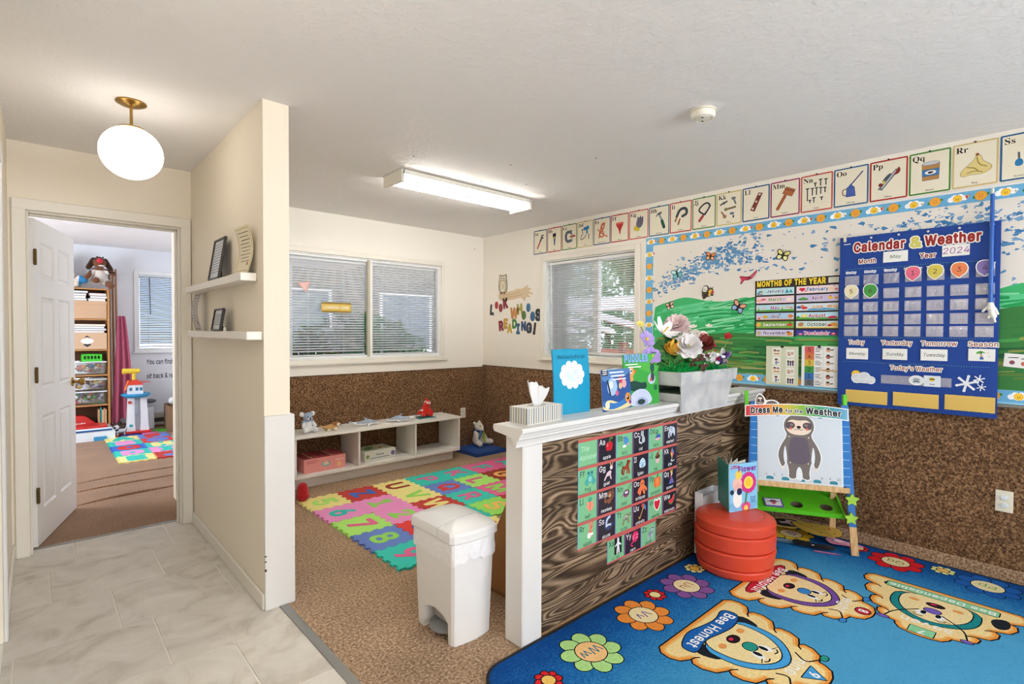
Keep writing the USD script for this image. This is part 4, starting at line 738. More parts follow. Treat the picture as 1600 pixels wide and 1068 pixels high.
t.part('cutout', ext(g, .002), pm('#dcc4a0', .6), smooth=False); cv = Canvas(4e-5, .0021); cv.draw('L c0a27c .003 .03,.1 .2,.09 .36,.11;L c0a27c .003 .05,.06 .2,.065 .38,.08'); t.print('grain', cv)
LET = [('L', 4.655, 1.545, .10, 4.8, '#3a3f4a', -.1), ('O', 4.57, 1.60, .085, 1, '#b0393a', 0), ('O', 4.497, 1.562, .095, 1, '#9a3a40', 0), ('K', 4.418, 1.605, .095, 0, '#8a2f3a', .12),
       ('W', 4.30, 1.497, .10, 0, '#d0955a', -.05), ('H', 4.185, 1.535, .095, 0, '#a89a4a', .1), ('O', 4.118, 1.47, .098, 1, '#5a7a42', 0), ('O', 4.048, 1.552, .094, 1, '#3a6a90', 0), ('O', 3.982, 1.452, .105, 1, '#3f6a94', 0), ('S', 3.908, 1.465, .105, 0, '#33373f', 0),
       ('R', 4.49, 1.355, .095, 0, '#8a2f3a', .1), ('E', 4.415, 1.385, .095, 0, '#c9a04a', -.05), ('A', 4.345, 1.335, .085, 0, '#d0b04a', 0), ('D', 4.27, 1.385, .085, 0, '#5a8a4a', 0), ('I', 4.20, 1.325, .095, 0, '#3a6a90', 0), ('N', 4.125, 1.36, .085, 0, '#33507a', 0), ('G', 4.045, 1.335, .095, 0, '#3a3f4a', 0), ('!', 3.945, 1.325, .105, 0, '#3a2f2a', -.15)]
LN = ['slate paper letter L', 'red paper O next to the L', 'dark red paper O next to the K', 'maroon paper letter K', 'tan paper letter W', 'olive paper letter H', 'green paper O', 'upper blue paper O', 'lower blue paper O by the S', 'slate paper letter S', 'maroon paper letter R', 'ochre paper letter E', 'yellow paper letter A', 'green paper letter D', 'blue paper letter I', 'navy paper letter N', 'slate paper letter G', 'brown paper exclamation mark']
for i, (ch, y, z, h, fill, col, r) in enumerate(LET):
    w = ('LOOK', 'WHOOOS', 'READING!')[0 if i < 4 else 1 if i < 10 else 2]; k = i - (0, 4, 10)[0 if i < 4 else 1 if i < 10 else 2]
    t = Thing('wall_letter', LN[i] + (' of LOOK' if i < 4 else ' of WHOOOS' if i < 10 else ' of READING') + ' under the owl', 'wall letter', m=on_right(y, z))
    g, gw = text(ch, h, 'i', 6)
    if ch == 'O': g = affinity.scale(Point(0, 0).buffer(h / 2, quad_segs=8), .68, 1.0); g = affinity.translate(g, .033, h / 2)
    else: g = affinity.rotate(affinity.scale(g, .86, 1.0, origin=(0, 0)), r, origin=(0, 0), use_radians=True)
    t.part('cutout', ext(g, .002), pm(col, .6), smooth=False)
# stickers on the back window glass
FBW = frame((0, YB + .0165, 0), (1, 0, 0), (0, 0, 1))
t = Thing('window_sign', 'yellow LEARNING ZONE sign with striped edges on the window pane', 'sign', m=frame((1.961, YB + .0165, 1.516), (1, 0, 0), (0, 0, 1)))
t.part('sheet', bx(0, .291, 0, .095, 0, .001), pm('#dcb94e', .5), smooth=False); cv = Canvas(4e-5, .0011); cv.clip = sbox(0, 0, .291, .095)
for y in (0, .080):
    cv.at(0, 0); cv.rect(0, y, .291, y + .015, '#d2ab3a')
    for k in range(22): cv.draw('p 2a2620 %.4f,%.3f %.4f,%.3f %.4f,%.3f %.4f,%.3f' % (.0135 * k, y, .0135 * k + .007, y, .0135 * k + .014, y + .015, .0135 * k + .007, y + .015))
g, w = text('LEARNING ZONE', .026, 'i', 4); cv.at(0, 0); cv.raw(affinity.translate(affinity.scale(g, .255 / w, 1, origin=(0, 0)), .018, .034), '#f4ecd2'); t.print('print', cv)
t = Thing('cone_sticker', 'pale pink ice cream cone sticker on the left window pane', 'sticker', m=frame((1.80, YB + .0165, 1.70), (1, 0, 0), (0, 0, 1)))
g = Polygon([(-.055, .075), (.055, .095), (.02, -.01)]); t.part('sheet', ext(g, .001), pm('#e8aba4', .5), smooth=False); cv = Canvas(4e-5, .0011); cv.raw(g.buffer(-.006), '#f0c4bc'); t.print('print', cv)
Thing('wall_hook', 'small white hook high on the back wall', 'hook', m=frame((3.747, YB - .0005, 2.291), (1, 0, 0), (0, 0, 1))).part('hook', cat(cyl((0, 0, 0), (0, 0, .008), .009, n=12), tube([(0, 0, .006), (0, -.004, .018), (0, .004, .026)], .004)), WHITE)

# ------------------------------------------------------------------ floating shelves with framed papers on the middle wall
for z, y0, y1, d, lab in ((1.586, 2.74, 3.99, .075, 'upper white floating shelf on the hall side of the middle wall'), (1.300, 2.66, 3.97, .07, 'lower white floating shelf on the hall side of the middle wall')):
    t = Thing('floating_shelf', lab, 'shelf', (XS, y0, z)); t.part('board', bx(-d, -.0005, 0, y1 - y0, 0, .04, .003), pm('#f1ebe2', .4), smooth=False)
def picture(name, label, y, z, w, h, lean, fr, mat_, lines, rz=0., thick=.014, easel=True):
    m = frame((XS - .060, y, z), (.0, -1, 0), (lean, 0, 1)); t = Thing(name, label, 'picture frame', m=m)
    t.part('frame', cat(*[bx(*b, 0, thick, .002) for b in ((0, .009, 0, h), (w - .009, w, 0, h), (.009, w - .009, 0, .009), (.009, w - .009, h - .009, h))]), fr, smooth=False)
    t.part('backing', bx(.004, w - .004, .004, h - .004, -.002, .005), BLACK, smooth=False)
    p = t.part('paper', bx(.009, w - .009, .009, h - .009, .005, .006), mat_, smooth=False); cv = Canvas(4e-5, .0061)
    for k in range(lines): cv.rect(.022, h - .035 - k * (h - .06) / lines, w - .022 - .012 * (k % 3), h - .031 - k * (h - .06) / lines, '#6a6a6e')
    t.print('lettering', cv, under=p)
    if easel: t.part('stand', as_tri(Manifold.hull_points(np.array([(w * .4, h * .6, -.003), (w * .6, h * .6, -.003), (w * .35, .002, -.03), (w * .65, .002, -.03)] + [(w * .4, h * .55, -.004), (w * .6, h * .55, -.004)]))), BLACK, smooth=False)
    return t
picture('document_frame', 'dark framed printed certificate leaning on the upper shelf', 3.40, 1.6265, .225, .235, .16, pm('#3a3733', .4), pm('#c9ccd2', .4), 11)
picture('photo_frame', 'small black framed note standing on the lower shelf', 3.335, 1.3405, .185, .125, .16, pm('#26231f', .4), pm('#cfd2d2', .4), 7)
def curled(label, y, z, w, h, fc, bc, lines, bow):
    t = Thing('curled_certificate', label, 'certificate', m=frame((XS - .050, y, z), (.08, -1, 0), (0, 0, 1)))
    f = lambda u, v: (w * u + .02 * (v - .3) * 0, h * v, bow * np.sin(PI * (v * 1.15 - .1)) + .03 * v * -1 * 0)
    t.part('paper', sheet(f, 6, 18, .0012), pm(fc, .5), smooth=True)
    cv = Canvas(4e-5, .0004)
    for x0, x1, y0, y1 in ((.01, w - .01, h * .05, h * .06), (.01, w - .01, h * .94, h * .95)): cv.rect(x0, y0, x1, y1, bc)
    for k in range(10): cv.rect(.01, h * (.1 + .08 * k), .014, h * (.17 + .08 * k), bc); cv.rect(w - .014, h * (.1 + .08 * k), w - .01, h * (.17 + .08 * k), bc)
    for k in range(lines): cv.rect(.03 + .01 * (k % 3), h * .86 - k * h * .075, w - .03 - .012 * (k % 2), h * .86 + .003 - k * h * .075, '#4a4640')
    cv.draw('c b06a3a %.3f,%.3f .01' % (w * .75, h * .2))
    v, F, c = cv.mesh(); v = np.stack([v[:, 0], v[:, 1], v[:, 2] + bow * np.sin(PI * (v[:, 1] / h * 1.15 - .1))], -1); t.part('lettering', (v, F), PRINT, None, False, None, None, c)
curled('cream curled certificate standing at the near end of the upper shelf', 2.93, 1.6275, .19, .235, '#e8dcbc', '#b09a60', 9, -.020)
curled('dark patterned curled paper strip at the far end of the lower shelf', 3.86, 1.3415, .12, .235, '#b9b0a4', '#4a4440', 9, .018)
t = Thing('peg', 'tiny white peg beside the small black frame', 'peg', (XS - .05, 3.13, 1.3402)); t.part('body', lathe([(0, 0), (.008, 0), (.008, .014), (.004, .02), (0, .02)], 12), WHITE)
def outlet(label, m, dark='#d9d8d0'):
    t = Thing('wall_outlet', label, 'electrical outlet', m=m); t.part('cover_plate', bx(-.036, .036, -.058, .058, 0, .006, .002), pm('#efe9d4', .4), smooth=False)
    for z in (-.022, .022): t.part('socket', xf(lathe([(0, .006), (.0165, .006), (.0165, .011), (.014, .013), (0, .013)], 20), np.array([[1, 0, 0, 0], [0, .85, 0, 0], [0, 0, 1, 0], [0, z, 0, 1.]])), pm('#dfe6ea', .35))
outlet('white electrical outlet low on the carpeted right wall', frame((XR - .0085, .285, .437), (0, -1, 0), (0, 0, 1)))
outlet('white electrical outlet on the carpeted back wall beside the bench', frame((3.585, YB - .0085, .415), (1, 0, 0), (0, 0, 1)))

# ------------------------------------------------------------------ half-height partition
PX0, PY0, PY1 = 1.507, 1.600, 1.690
pw = Thing('wall_partition', kind='structure')
pw.part('core', bx(PX0 + .008, XR, PY0 + .004, PY1 - .004, 0, .915), WALL, smooth=False)
pw.part('end_board', bx(PX0, PX0 + .008, PY0 - .013, PY1 + .004, 0, .915, .002), WHITE, smooth=False)
pw.part('corner_trim', bx(PX0 + .002, 1.625, PY0 - .016, PY0 + .004, 0, .86, .004), WHITE, label='white upright trim at the end of the partition', smooth=False)
pw.part('back_carpet', bx(PX0 + .008, XR - .01, PY1 - .004, PY1 + .004, 0, .9), WAINS, smooth=False)
zs = [.018, .149, .292, .425, .565, .70, .862]
joints = [2.75, 2.2, 3.1, 2.45, 3.3, 2.05]
for i in range(6):
    xs = [1.625, joints[i], XR - .01]
    for a, b in zip(xs, xs[1:]): pw.part('plank', bx(a + .0008, b - .0008, PY0 - .007 - .001 * (i % 2), PY0 + .004, zs[i] + .0008, zs[i + 1] - .0008, .0015), PLANK, smooth=False)
pw.part('floor_trim', bx(1.625, XR - .01, PY0 - .012, PY0 - .006, 0, .018, .002), pm('#8a6a48', .5), smooth=False)
prof = [(PY0 - .052, .945), (PY0 - .055, .940), (PY0 - .055, .928), (PY0 - .050, .922), (PY0 - .044, .920), (PY0 - .040, .910), (PY0 - .034, .905), (PY0 - .034, .898), (PY0 - .024, .888), (PY0 - .018, .874), (PY0 - .017, .862), (PY0 + .003, .86), (PY0 + .003, .90), (PY1 + .035, .915), (PY1 + .04, .925), (PY1 + .04, .94), (PY1 + .036, .945)]
g = Polygon(prof); m = ext(g, XR - .02 - (PX0 - .042)); v = np.asarray(m.vertices); m = trimesh.Trimesh(np.column_stack([v[:, 2] + PX0 - .042, v[:, 0], v[:, 1]]), m.faces, process=False); m.fix_normals()
pw.part('cap', m, WHITE, label='white moulded cap along the top', smooth=False)
CT = .9452

# alphabet cards on the planks
PA = [('The', 'Alphabet', ''), ('A', 'apple', 'red apple|s c8202c .3,.75 .5,.7 .72,.78 .86,.5 .7,.2 .5,.26 .3,.2 .16,.5;l 5a8a3a .04 .5,.72 .58,.95;s 5aa04a .58,.86 .75,1 .85,.9;c e8707a .35,.55 .06 .1'),
 ('B', 'bird', 'blue bird|s 4a90c8 .2,.75 .5,.85 .75,.6 .7,.35 .4,.3 .25,.5;s e8a0b8 .45,.35 .7,.3 .75,.5;c 4a90c8 .35,.72 .14;c f2f2f2 .3,.28 .18 .08;p d9a23a .18,.75 .05,.68 .2,.65;c 222 .32,.75 .03'),
 ('C', 'cat', 'grey cat|s b8c0cc .45,.75 .7,.6 .78,.25 .4,.2;c b8c0cc .45,.78 .16;p b8c0cc .32,.85 .33,1 .44,.92;p b8c0cc .48,.92 .58,1 .6,.84;L b8c0cc .06 .4,.22 .1,.3 .2,.6;c 2a3a4a .4,.8 .03;c 2a3a4a .52,.8 .03'),
 ('D', 'duck', 'blue duck|s 3a60b0 .2,.4 .5,.55 .85,.5 .75,.22 .35,.2;c 3f8a6a .4,.68 .16;p d9a03a .24,.7 .08,.64 .26,.6;c e8b0c0 .5,.25 .3 .08;c f2f2f2 .36,.72 .03'),
 ('E', 'elephant', 'pale elephant|s c8d4e0 .3,.75 .6,.85 .88,.7 .9,.2 .75,.2 .7,.4 .5,.4 .45,.2 .3,.2;c c8d4e0 .35,.68 .2;L c8d4e0 .08 .25,.6 .12,.4 .15,.2;c a8b8cc .45,.7 .1 .14;c 223 .28,.74 .03'),
 ('F', 'frog', 'teal frog|c 4aa8a0 .5,.45 .28 .25;c 4aa8a0 .36,.74 .14;c 4aa8a0 .64,.74 .14;c 8ad0c8 .5,.42 .16;c 224 .36,.76 .05;c 224 .64,.76 .05;L 4aa8a0 .1 .25,.4 .1,.25 .25,.18;L 4aa8a0 .1 .75,.4 .9,.25 .75,.18'),
 ('G', 'goat', 'pink and white goat|s e0c8d0 .2,.4 .5,.6 .75,.55 .7,.35 .35,.25;c e8d8dc .72,.75 .13;l e0c8d0 .06 .3,.35 .12,.12;l e0c8d0 .06 .6,.38 .7,.12;l c9a070 .04 .72,.85 .6,1;l c9a070 .04 .78,.85 .85,1'),
 ('H', 'horse', 'brown horse|s a0402c .2,.55 .55,.65 .7,.9 .85,.9 .95,.75 .8,.7 .75,.4 .3,.35;l a0402c .07 .3,.4 .22,.12;l a0402c .07 .72,.42 .8,.12;L 6a2418 .07 .2,.55 .08,.4 .1,.2;L 6a2418 .06 .55,.66 .65,.88;l a0402c .06 .6,.4 .58,.15'),
 ('I', 'igloo', 'pale blue igloo|s c4dcec .15,.2 .18,.6 .5,.85 .82,.6 .85,.2;s 8ab0cc .38,.2 .4,.45 .6,.45 .62,.2;l 9abcd4 .02 .2,.5 .8,.5;l 9abcd4 .02 .3,.7 .7,.7'),
 ('J', 'jug', 'pink and brown jug|s f0b8c0 .28,.55 .72,.55 .68,.2 .32,.2;c 5a3424 .5,.62 .26 .14;c 7a4a30 .5,.75 .14;l d9404a .05 .55,.8 .65,1'),
 ('K', 'kite', 'striped kite|p d96a7a .55,.95 .8,.6 .55,.2 .35,.6;p 5a90c8 .55,.95 .8,.6 .55,.6;p e0c04a .55,.2 .35,.6 .55,.6;L e8e8e8 .03 .55,.2 .4,.1 .6,.05 .8,.1'),
 ('L', 'leaf', 'coral leaf|s f0907a .5,.6 .2,.75 .3,.5 .1,.35 .4,.35 .35,.1 .55,.25 .7,.1 .7,.35 .92,.35 .72,.52 .8,.75;s 4aa888 .25,.75 .5,.98 .75,.75 .5,.6;l d9604a .03 .5,.65 .5,.15'),
 ('M', 'monkey', 'brown monkey|c 8a5a3a .6,.72 .2;c d0a078 .6,.66 .12;s 8a5a3a .45,.5 .75,.5 .7,.2 .4,.2;L 8a5a3a .07 .45,.4 .15,.3 .2,.65;L 8a5a3a .06 .72,.4 .95,.6 .85,.9;c 222 .55,.72 .03;c 222 .66,.72 .03'),
 ('N', 'nest', 'purple nest with eggs|s 8a4a7a .15,.5 .5,.7 .88,.6 .75,.25 .35,.2;c 5a2a4a .52,.48 .26 .14;c e8e8f0 .45,.5 .08;c e8e8f0 .6,.5 .08;l 6a8a4a .05 .7,.6 .95,.9;l 8a4a7a .03 .15,.4 .05,.3'),
 ('O', 'octopus', 'orange octopus|c e87a4a .5,.7 .24 .26;L e87a4a .09 .4,.5 .2,.45 .1,.25;L e87a4a .09 .45,.5 .35,.3 .25,.12;L e87a4a .09 .55,.5 .62,.3 .72,.12;L e87a4a .09 .6,.5 .8,.45 .92,.28;c 222 .43,.7 .04;c 222 .58,.7 .04'),
 ('P', 'pumpkin', 'orange pumpkin|c e0713a .3,.5 .2 .32;c e0713a .7,.5 .2 .32;c f08a4a .5,.5 .2 .35;l 4a7a3a .07 .5,.82 .55,1'),
 ('Q', 'queen', 'crowned queen|p 5a70b8 .5,.65 .85,.1 .2,.1;c f0c8b0 .5,.74 .13;p d9b04a .36,.84 .64,.84 .66,1 .55,.92 .5,1.02 .44,.92 .34,1;l b84a6a .05 .4,.6 .65,.12;c 7a4a2a .4,.72 .05 .12'),
 ('R', 'rabbit', 'coral and white rabbit|s e8806a .4,.2 .35,.5 .55,.62 .72,.5 .7,.2;c e8806a .6,.72 .16;c e8806a .5,.95 .07 .2 20;c e8806a .72,.95 .07 .2 -20;c f4ece8 .45,.3 .16;c 222 .64,.74 .03;c f4ece8 .68,.35 .12 .08'),
 ('S', 'skunk', 'black and white skunk|s 3a4a70 .2,.4 .5,.55 .8,.5 .75,.2 .3,.2;L 3a4a70 .18 .3,.45 .3,.8 .6,.95;L c8d4e4 .07 .3,.45 .32,.8 .6,.93;L c8d4e4 .06 .35,.45 .55,.5 .75,.45;c 3a4a70 .85,.48 .12'),
 ('T', 'turtle', 'grey turtle|s 6a7a6a .15,.45 .4,.72 .7,.7 .85,.45 .5,.3;c 8a8a6a .88,.62 .12;L c8c4a8 .03 .25,.5 .5,.65 .75,.5;L c8c4a8 .03 .35,.38 .5,.65;L c8c4a8 .03 .65,.38 .5,.65;l 8a8a6a .09 .3,.38 .22,.18;l 8a8a6a .09 .7,.38 .78,.18'),
 ('U', 'umbrella', 'striped umbrella|s d9503a .35,.85 .6,1.0 .92,.75 .9,.5 .6,.68;s 4a90c8 .6,1 .92,.75 .9,.5 .75,.58;l c8a05a .04 .62,.7 .3,.15;L c8a05a .04 .3,.15 .2,.1 .18,.22'),
 ('V', 'valentine', 'red valentine heart|s f4f0f0 .5,.02 .05,.6 .2,1 .5,.85 .8,1 .95,.6;s d0203a .5,.12 .15,.6 .25,.9 .5,.75 .75,.9 .85,.6'),
 ('W', 'watermelon', 'watermelon slice|s 3a8a4a .08,.55 .5,.5 .92,1.0 .95,.5 .6,.15 .25,.25;s e8384a .16,.55 .5,.5 .86,.9 .86,.5 .58,.24 .3,.32;c 222 .5,.42 .03;c 222 .65,.5 .03;c 222 .75,.65 .03'),
 ('X', 'x-ray', 'black x-ray figure|p 1a1c22 .15,.05 .85,.05 .85,1.05 .15,1.05;c e8eef0 .5,.9 .1;l e8eef0 .1 .5,.78 .5,.45;l e8eef0 .05 .5,.72 .25,.55;l e8eef0 .05 .5,.72 .75,.55;l e8eef0 .06 .45,.45 .4,.12;l e8eef0 .06 .55,.45 .6,.12'),
 ('Y', 'yarn', 'pink ball of yarn|c e0306a .55,.62 .32;L f08aa8 .03 .3,.6 .5,.75 .8,.7;L f08aa8 .03 .3,.5 .55,.55 .8,.5;L a01a48 .03 .45,.35 .55,.62 .6,.92;L e0306a .04 .4,.35 .2,.3 .1,.15 .3,.1'),
 ('Z', 'zebra', 'grey zebra|s b8bcd0 .2,.4 .6,.5 .7,.85 .9,.8 .8,.4 .7,.25 .25,.22;l b8bcd0 .07 .3,.3 .28,.05;l b8bcd0 .07 .7,.3 .72,.05;l 3a3f58 .03 .35,.25 .4,.46;l 3a3f58 .03 .5,.25 .52,.5;l 3a3f58 .03 .65,.35 .75,.5;l 3a3f58 .03 .68,.7 .85,.68')]
TAPE = pm('#c8605c', .4, .5); cw_, chh = .1462, .1312
for i, (L, word, ops) in enumerate(PA):
    r, c = (i // 6, i % 6) if i < 24 else (4, i - 24)
    x = 1.867 + cw_ * c + (.2275 if r == 4 else 0); z = .840 - chh * (r + 1) + (-.0005 * c)
    dark = i > 0 and (c % 2 == 1 if r < 4 else c == 1); col = '#23222e' if dark else '#7fc08e'
    lab = 'green card reading The Alphabet at the top left of the alphabet chart' if i == 0 else '%s alphabet card showing a %s for letter %s' % ('black' if dark else 'green', ops.split('|')[0], L)
    t = Thing('alphabet_card', lab, 'alphabet card', m=frame((x, PY0 - .0085, z), (1, 0, 0), (0, 0, 1)))
    t.part('card', bx(.001, cw_ - .001, .001, chh - .001, 0, .0012), pm(col, .35), smooth=False)
    t.part('tape', bx(0, cw_, chh - .016, chh - .002, .0012, .0016), TAPE, label='strip of red tape', smooth=False)
    cv = Canvas(5e-5, .0013); ink = '#e8ecec' if dark else '#2f5a48'
    cv.rect(.002, .003, .008, chh - .018, '#6fb4d0' if not dark else '#8a4a8a'); cv.rect(cw_ - .007, .003, cw_ - .003, chh - .018, '#3a4a78' if not dark else '#6a3a7a')
    if i == 0: cv.txt('The', .024, .05, .07, '#b8e0c4', slant=.2, bold=1); cv.txt('Alphabet', .021, .073, .03, '#b8e0c4', slant=.2, bold=1)
    else:
        cv.at(.046, .026, .088); cv.draw(ops.split('|')[1]); cv.at(0, 0); cv.txt(L + L.lower(), .027, .012, chh - .05, ink, 'i', 1, 'l'); cv.txt(word, .0165, cw_ / 2, .009, ink, 'i', 1)
        if word in ('watermelon', 'elephant', 'umbrella', 'valentine'): g, cc = cv.L[-1]; cv.L[-1] = (affinity.scale(g, .82, 1), cc)
    t.print('picture', cv)
    if r == 4 or (r == 3): t.part('tape', bx(0, cw_, -.002, .006, .0012, .0016), TAPE, smooth=False)

# ------------------------------------------------------------------ on the partition
t = Thing('tissue_box', 'grey and white striped tissue box at the end of the counter', 'tissue box', (1.655, 1.655, CT), math.radians(3))
w, d, h = .115, .054, .072
m = mbox(-w, w, -d, d, 0, h) - Manifold.cylinder(.03, .06, .06, 24).scale([1, .42, 1]).translate([0, 0, h - .02]); t.part('carton', m, pm('#e6e3da', .5), smooth=False)
for fr_, L in ((frame((-w, -d - .0003, 0), (1, 0, 0), (0, 0, 1)), 2 * w), (frame((-w - .0003, d, 0), (0, -1, 0), (0, 0, 1)), 2 * d)):
    cv = Canvas(3e-5, 0); n = int(L / .0145)
    for k in range(n): cv.rect(.003 + L / n * k, .003, .003 + L / n * k + .0095, h - .001, ('#9aa0a4', '#b0ab9e', '#8f979c', '#a8a498')[k % 4])
    v, f, c = cv.mesh(); t.part('stripes', (v @ fr_[:3, :3] + fr_[3, :3], f), PRINT, None, False, None, None, c)
def tis(u, v):
    a = u * 2 * PI; r = (.012 + .036 * v ** .6) * (1 + .30 * np.sin(2 * a + 3 * v) + .16 * np.sin(5 * a + 2 + 2 * v) + .08 * np.sin(11 * a + 4 * v)); zz = h - .012 + .118 * v * (1 - .3 * (np.sin(a + 2.2) * .5 + .5)) + .007 * np.sin(6 * a) * v
    return r * np.cos(a) + .01 * v, r * np.sin(a) * .55, zz
t.part('tissue', sheet(tis, 48, 14), N('tissue_paper', {'d': ('diffuse_bsdf', {'color': (.9, .9, .9)}), 't': ('translucent_bsdf', {'color': (.9, .9, .9)}), 'm': ('mix_closure', {'fac': .35})}, [('d.BSDF', 'm.closure1'), ('t.BSDF', 'm.closure2')], 'm.closure'), smooth=True)
def book(name, label, x, y, w, h, col, draw, rz=0., lean=.06, thick=.008, open_=.5, back='#e9e6de', spine='left', cat_='book', z=CT, page=True, bow=0.):
    """a standing open book or folder: printed front cover and a second cover behind, splayed to stand"""
    t = Thing(name, label, cat_, (x, y, z), rz)
    f = lambda u, v: (w * u, lean * h * v + bow * np.sin(PI * v) * (1 + 0 * u), h * v)
    t.part('front_cover', sheet(f, 6, 12, .0018), pm(col, .3, .5), smooth=30)
    cv = Canvas(6e-5, .0); cv.clip = sbox(0, 0, w, h); draw(cv); vv, ff, cc = cv.mesh()
    V = np.stack([vv[:, 0], lean * vv[:, 1] + bow * np.sin(PI * vv[:, 1] / h) - .0004 - vv[:, 2], vv[:, 1]], -1); t.part('cover_print', (V, ff), GLOSSPRINT, None, False, None, None, cc)
    s = 0 if spine == 'left' else w; a = open_ if spine == 'left' else PI - open_
    def side(k, off, ww): return lambda u, v: (s + ww * u * math.cos(k) , off + lean * h * v + bow * np.sin(PI * v) + ww * u * math.sin(k), h * .985 * v + .003)
    t.part('back_cover', sheet(side(a, .004, w), 6, 12, .0018), pm(back, .35), smooth=30)
    if page: t.part('pages', cat(*[sheet(side(a * q if spine == 'left' else PI - (PI - a) * q, .003, w * .96), 6, 10, .0006) for q in (.3, .5, .65, .8)]), pm('#f2efe6', .6), smooth=30)
    return t
def d_blue(c):
    c.rect(0, 0, .26, .318, '#1f9cc4'); c.txt('Little Cloud by Eric Carle', .0165, .13, .270, '#12405c', bold=1); g, cc = c.L[-1]; b = g.bounds; c.L[-1] = (affinity.scale(g, .2 / (b[2] - b[0]), 1), cc)
    for a in range(10): c.draw('o b8d8e8 .0022;c eef5f8 %.3f,%.3f .021;o -' % (.128 + .066 * math.cos(a * .6283), .19 + .048 * math.sin(a * .6283)))
    c.draw('c eef5f8 .128,.19 .068 .048;L c4dfec .002 .08,.2 .1,.21 .11,.195;L c4dfec .002 .14,.21 .16,.215 .17,.2;L c4dfec .002 .09,.17 .11,.16 .12,.17;L c4dfec .002 .14,.17 .155,.16 .17,.175;c d8e9f1 .11,.185 .022 .012;c d8e9f1 .15,.2 .02 .012;c dcebf2 .13,.165 .03 .01')
book('blue_booklet', 'tall blue booklet with a white cloud standing behind the tissue box', 1.812, 1.695, .255, .315, '#1f9cc4', d_blue, math.radians(-2), .05, open_=.4, back='#1a86b0', page=False, bow=-.006)
t = Thing('magnet', 'small red magnet at the foot of the blue booklet', 'magnet', (1.805, 1.672, CT)); t.part('disc', lathe([(0, 0), (.014, 0), (.014, .006), (.01, .008), (0, .008)], 16), pm('#d94a5a', .4))
def d_small(c):
    c.rect(0, 0, .275, .218, '#2f5a9c'); c.draw('s 5a86c0 0,.14 .1,.17 .2,.16 .275,.2 .275,.218 0,.218;s e6d9a0 0,0 .275,0 .275,.05 .15,.03 .06,.06 0,.04;s 3a78c0 .0,.06 .1,.03 .2,.05 .275,.1 .275,.04 .1,.0 0,.02')
    c.draw('c a8c8e8 .09,.12 .045;c e0eaf4 .08,.13 .02;c c8404a .17,.15 .02;c e8a8b0 .2,.13 .022;c e8c090 .165,.12 .016;l 2a2a3a .006 .05,.15 .07,.08;c e8963a .23,.055 .026;c 222 .23,.055 .012;c f2f2f2 .226,.06 .005;c d96a8a .13,.085 .014;c f2e6c0 .04,.03 .02;c 8a4a9a .25,.03 .012')
    c.rect(.004, .178, .055, .212, '#1c1c24'); [c.rect(.01, .184 + .009 * k, .048, .189 + .009 * k, '#e8e8ea') for k in range(3)]; [c.rect(.07 + .012 * k, .188 - .018 * k, .2 + .01 * k, .196 - .018 * k, '#e8ecf4') for k in range(3)]
book('small_picture_book', 'small blue illustrated book standing beside the green book', 2.085, 1.615, .262, .208, '#2f5a9c', d_small, math.radians(3), .07, open_=.35, back='#2a4a7a')
def d_green(c):
    c.rect(0, 0, .33, .292, '#3fa845'); c.draw('s 2f8f6a 0,.25 .1,.28 .1,.292 0,.292;s 56b84a .1,.2 .33,.16 .33,.292 .1,.292;c e8a05a .06,.185 .035 .03;c e8a05a .05,.14 .035 .05;p d9703a .09,.19 .12,.2 .1,.175;c f4f0e4 .065,.19 .013;c 1c1c1c .068,.19 .006;s 1e4a42 .03,.13 .1,.14 .16,.12 .2,.13 .21,.09 .12,.075 .04,.09')
    c.draw('s c8d0e8 .02,.0 .06,.07 .14,.095 .22,.08 .27,.0;s a8b4d8 .08,.0 .12,.05 .2,.04 .22,.0;c 2f4a48 .15,.02 .035 .015;c 1e3a38 .265,.225 .016;c 2a5a54 .265,.2 .02 .028;c f0b0a0 .266,.232 .01;c c0cce0 .255,.14 .036 .03;c 3a4048 .265,.15 .018 .024;c d96a4a .245,.135 .01;c 2a6a4a .29,.09 .016')
    c.txt('PUDDLES', .036, .012, .240, '#8fb4e4', 'i', 5, 'l', halo=('#3a78a8', .002)); g, cc = c.L[-1]; c.L[-2:] = [(affinity.scale(q, .215 / (g.bounds[2] - g.bounds[0]) , 1, origin=(.012, 0)), k) for q, k in c.L[-2:]]
    for k in range(2): c.rect(.02 + .02 * k, .222 - .014 * k, .13 + .03 * k, .2285 - .014 * k, '#f0f4e8')
book('green_picture_book', 'green PUDDLES picture book standing against the planter', 2.290, 1.632, .322, .280, '#3fa845', d_green, math.radians(-1), .06, open_=.3, back='#2f8f3a')

# rail planter straddling the cap, with artificial flowers
pl = Thing('planter_box', 'white plastic rail planter box straddling the partition cap', 'planter', (2.97, 1.635, .885))
def frust(x0, x1, y0, y1, X0, X1, Y0, Y1, z0, z1): return Manifold.hull_points(np.array([(x, y, z0) for x in (x0, x1) for y in (y0, y1)] + [(x, y, z1) for x in (X0, X1) for y in (Y0, Y1)]))
b = frust(-.275, .275, -.10, .13, -.315, .315, -.118, .148, 0, .165) + frust(-.336, .336, -.131, .161, -.345, .345, -.136, .166, .165, .236)
b = b - frust(-.31, .31, -.108, .138, -.318, .318, -.112, .142, .11, .24) - mbox(-.4, .4, -.0925, .1015, -.01, .0625)
pl.part('box', b, N('planter_plastic', {'g': ('geometry', {}), 'n': ('noise_texture', {'scale': 9.0, 'detail': 4.0}), 'r': ('rgb_ramp', {'ramp': [(.35, lin('#b9babb')), (.6, lin('#d4d2cf'))]}), 'p': ('principled_bsdf', {'roughness': .4})}, [('g.position', 'n.vector'), ('n.fac', 'r.fac'), ('r.color', 'p.base_color')], 'p.BSDF'), smooth=20)
rg = np.random.default_rng(11)
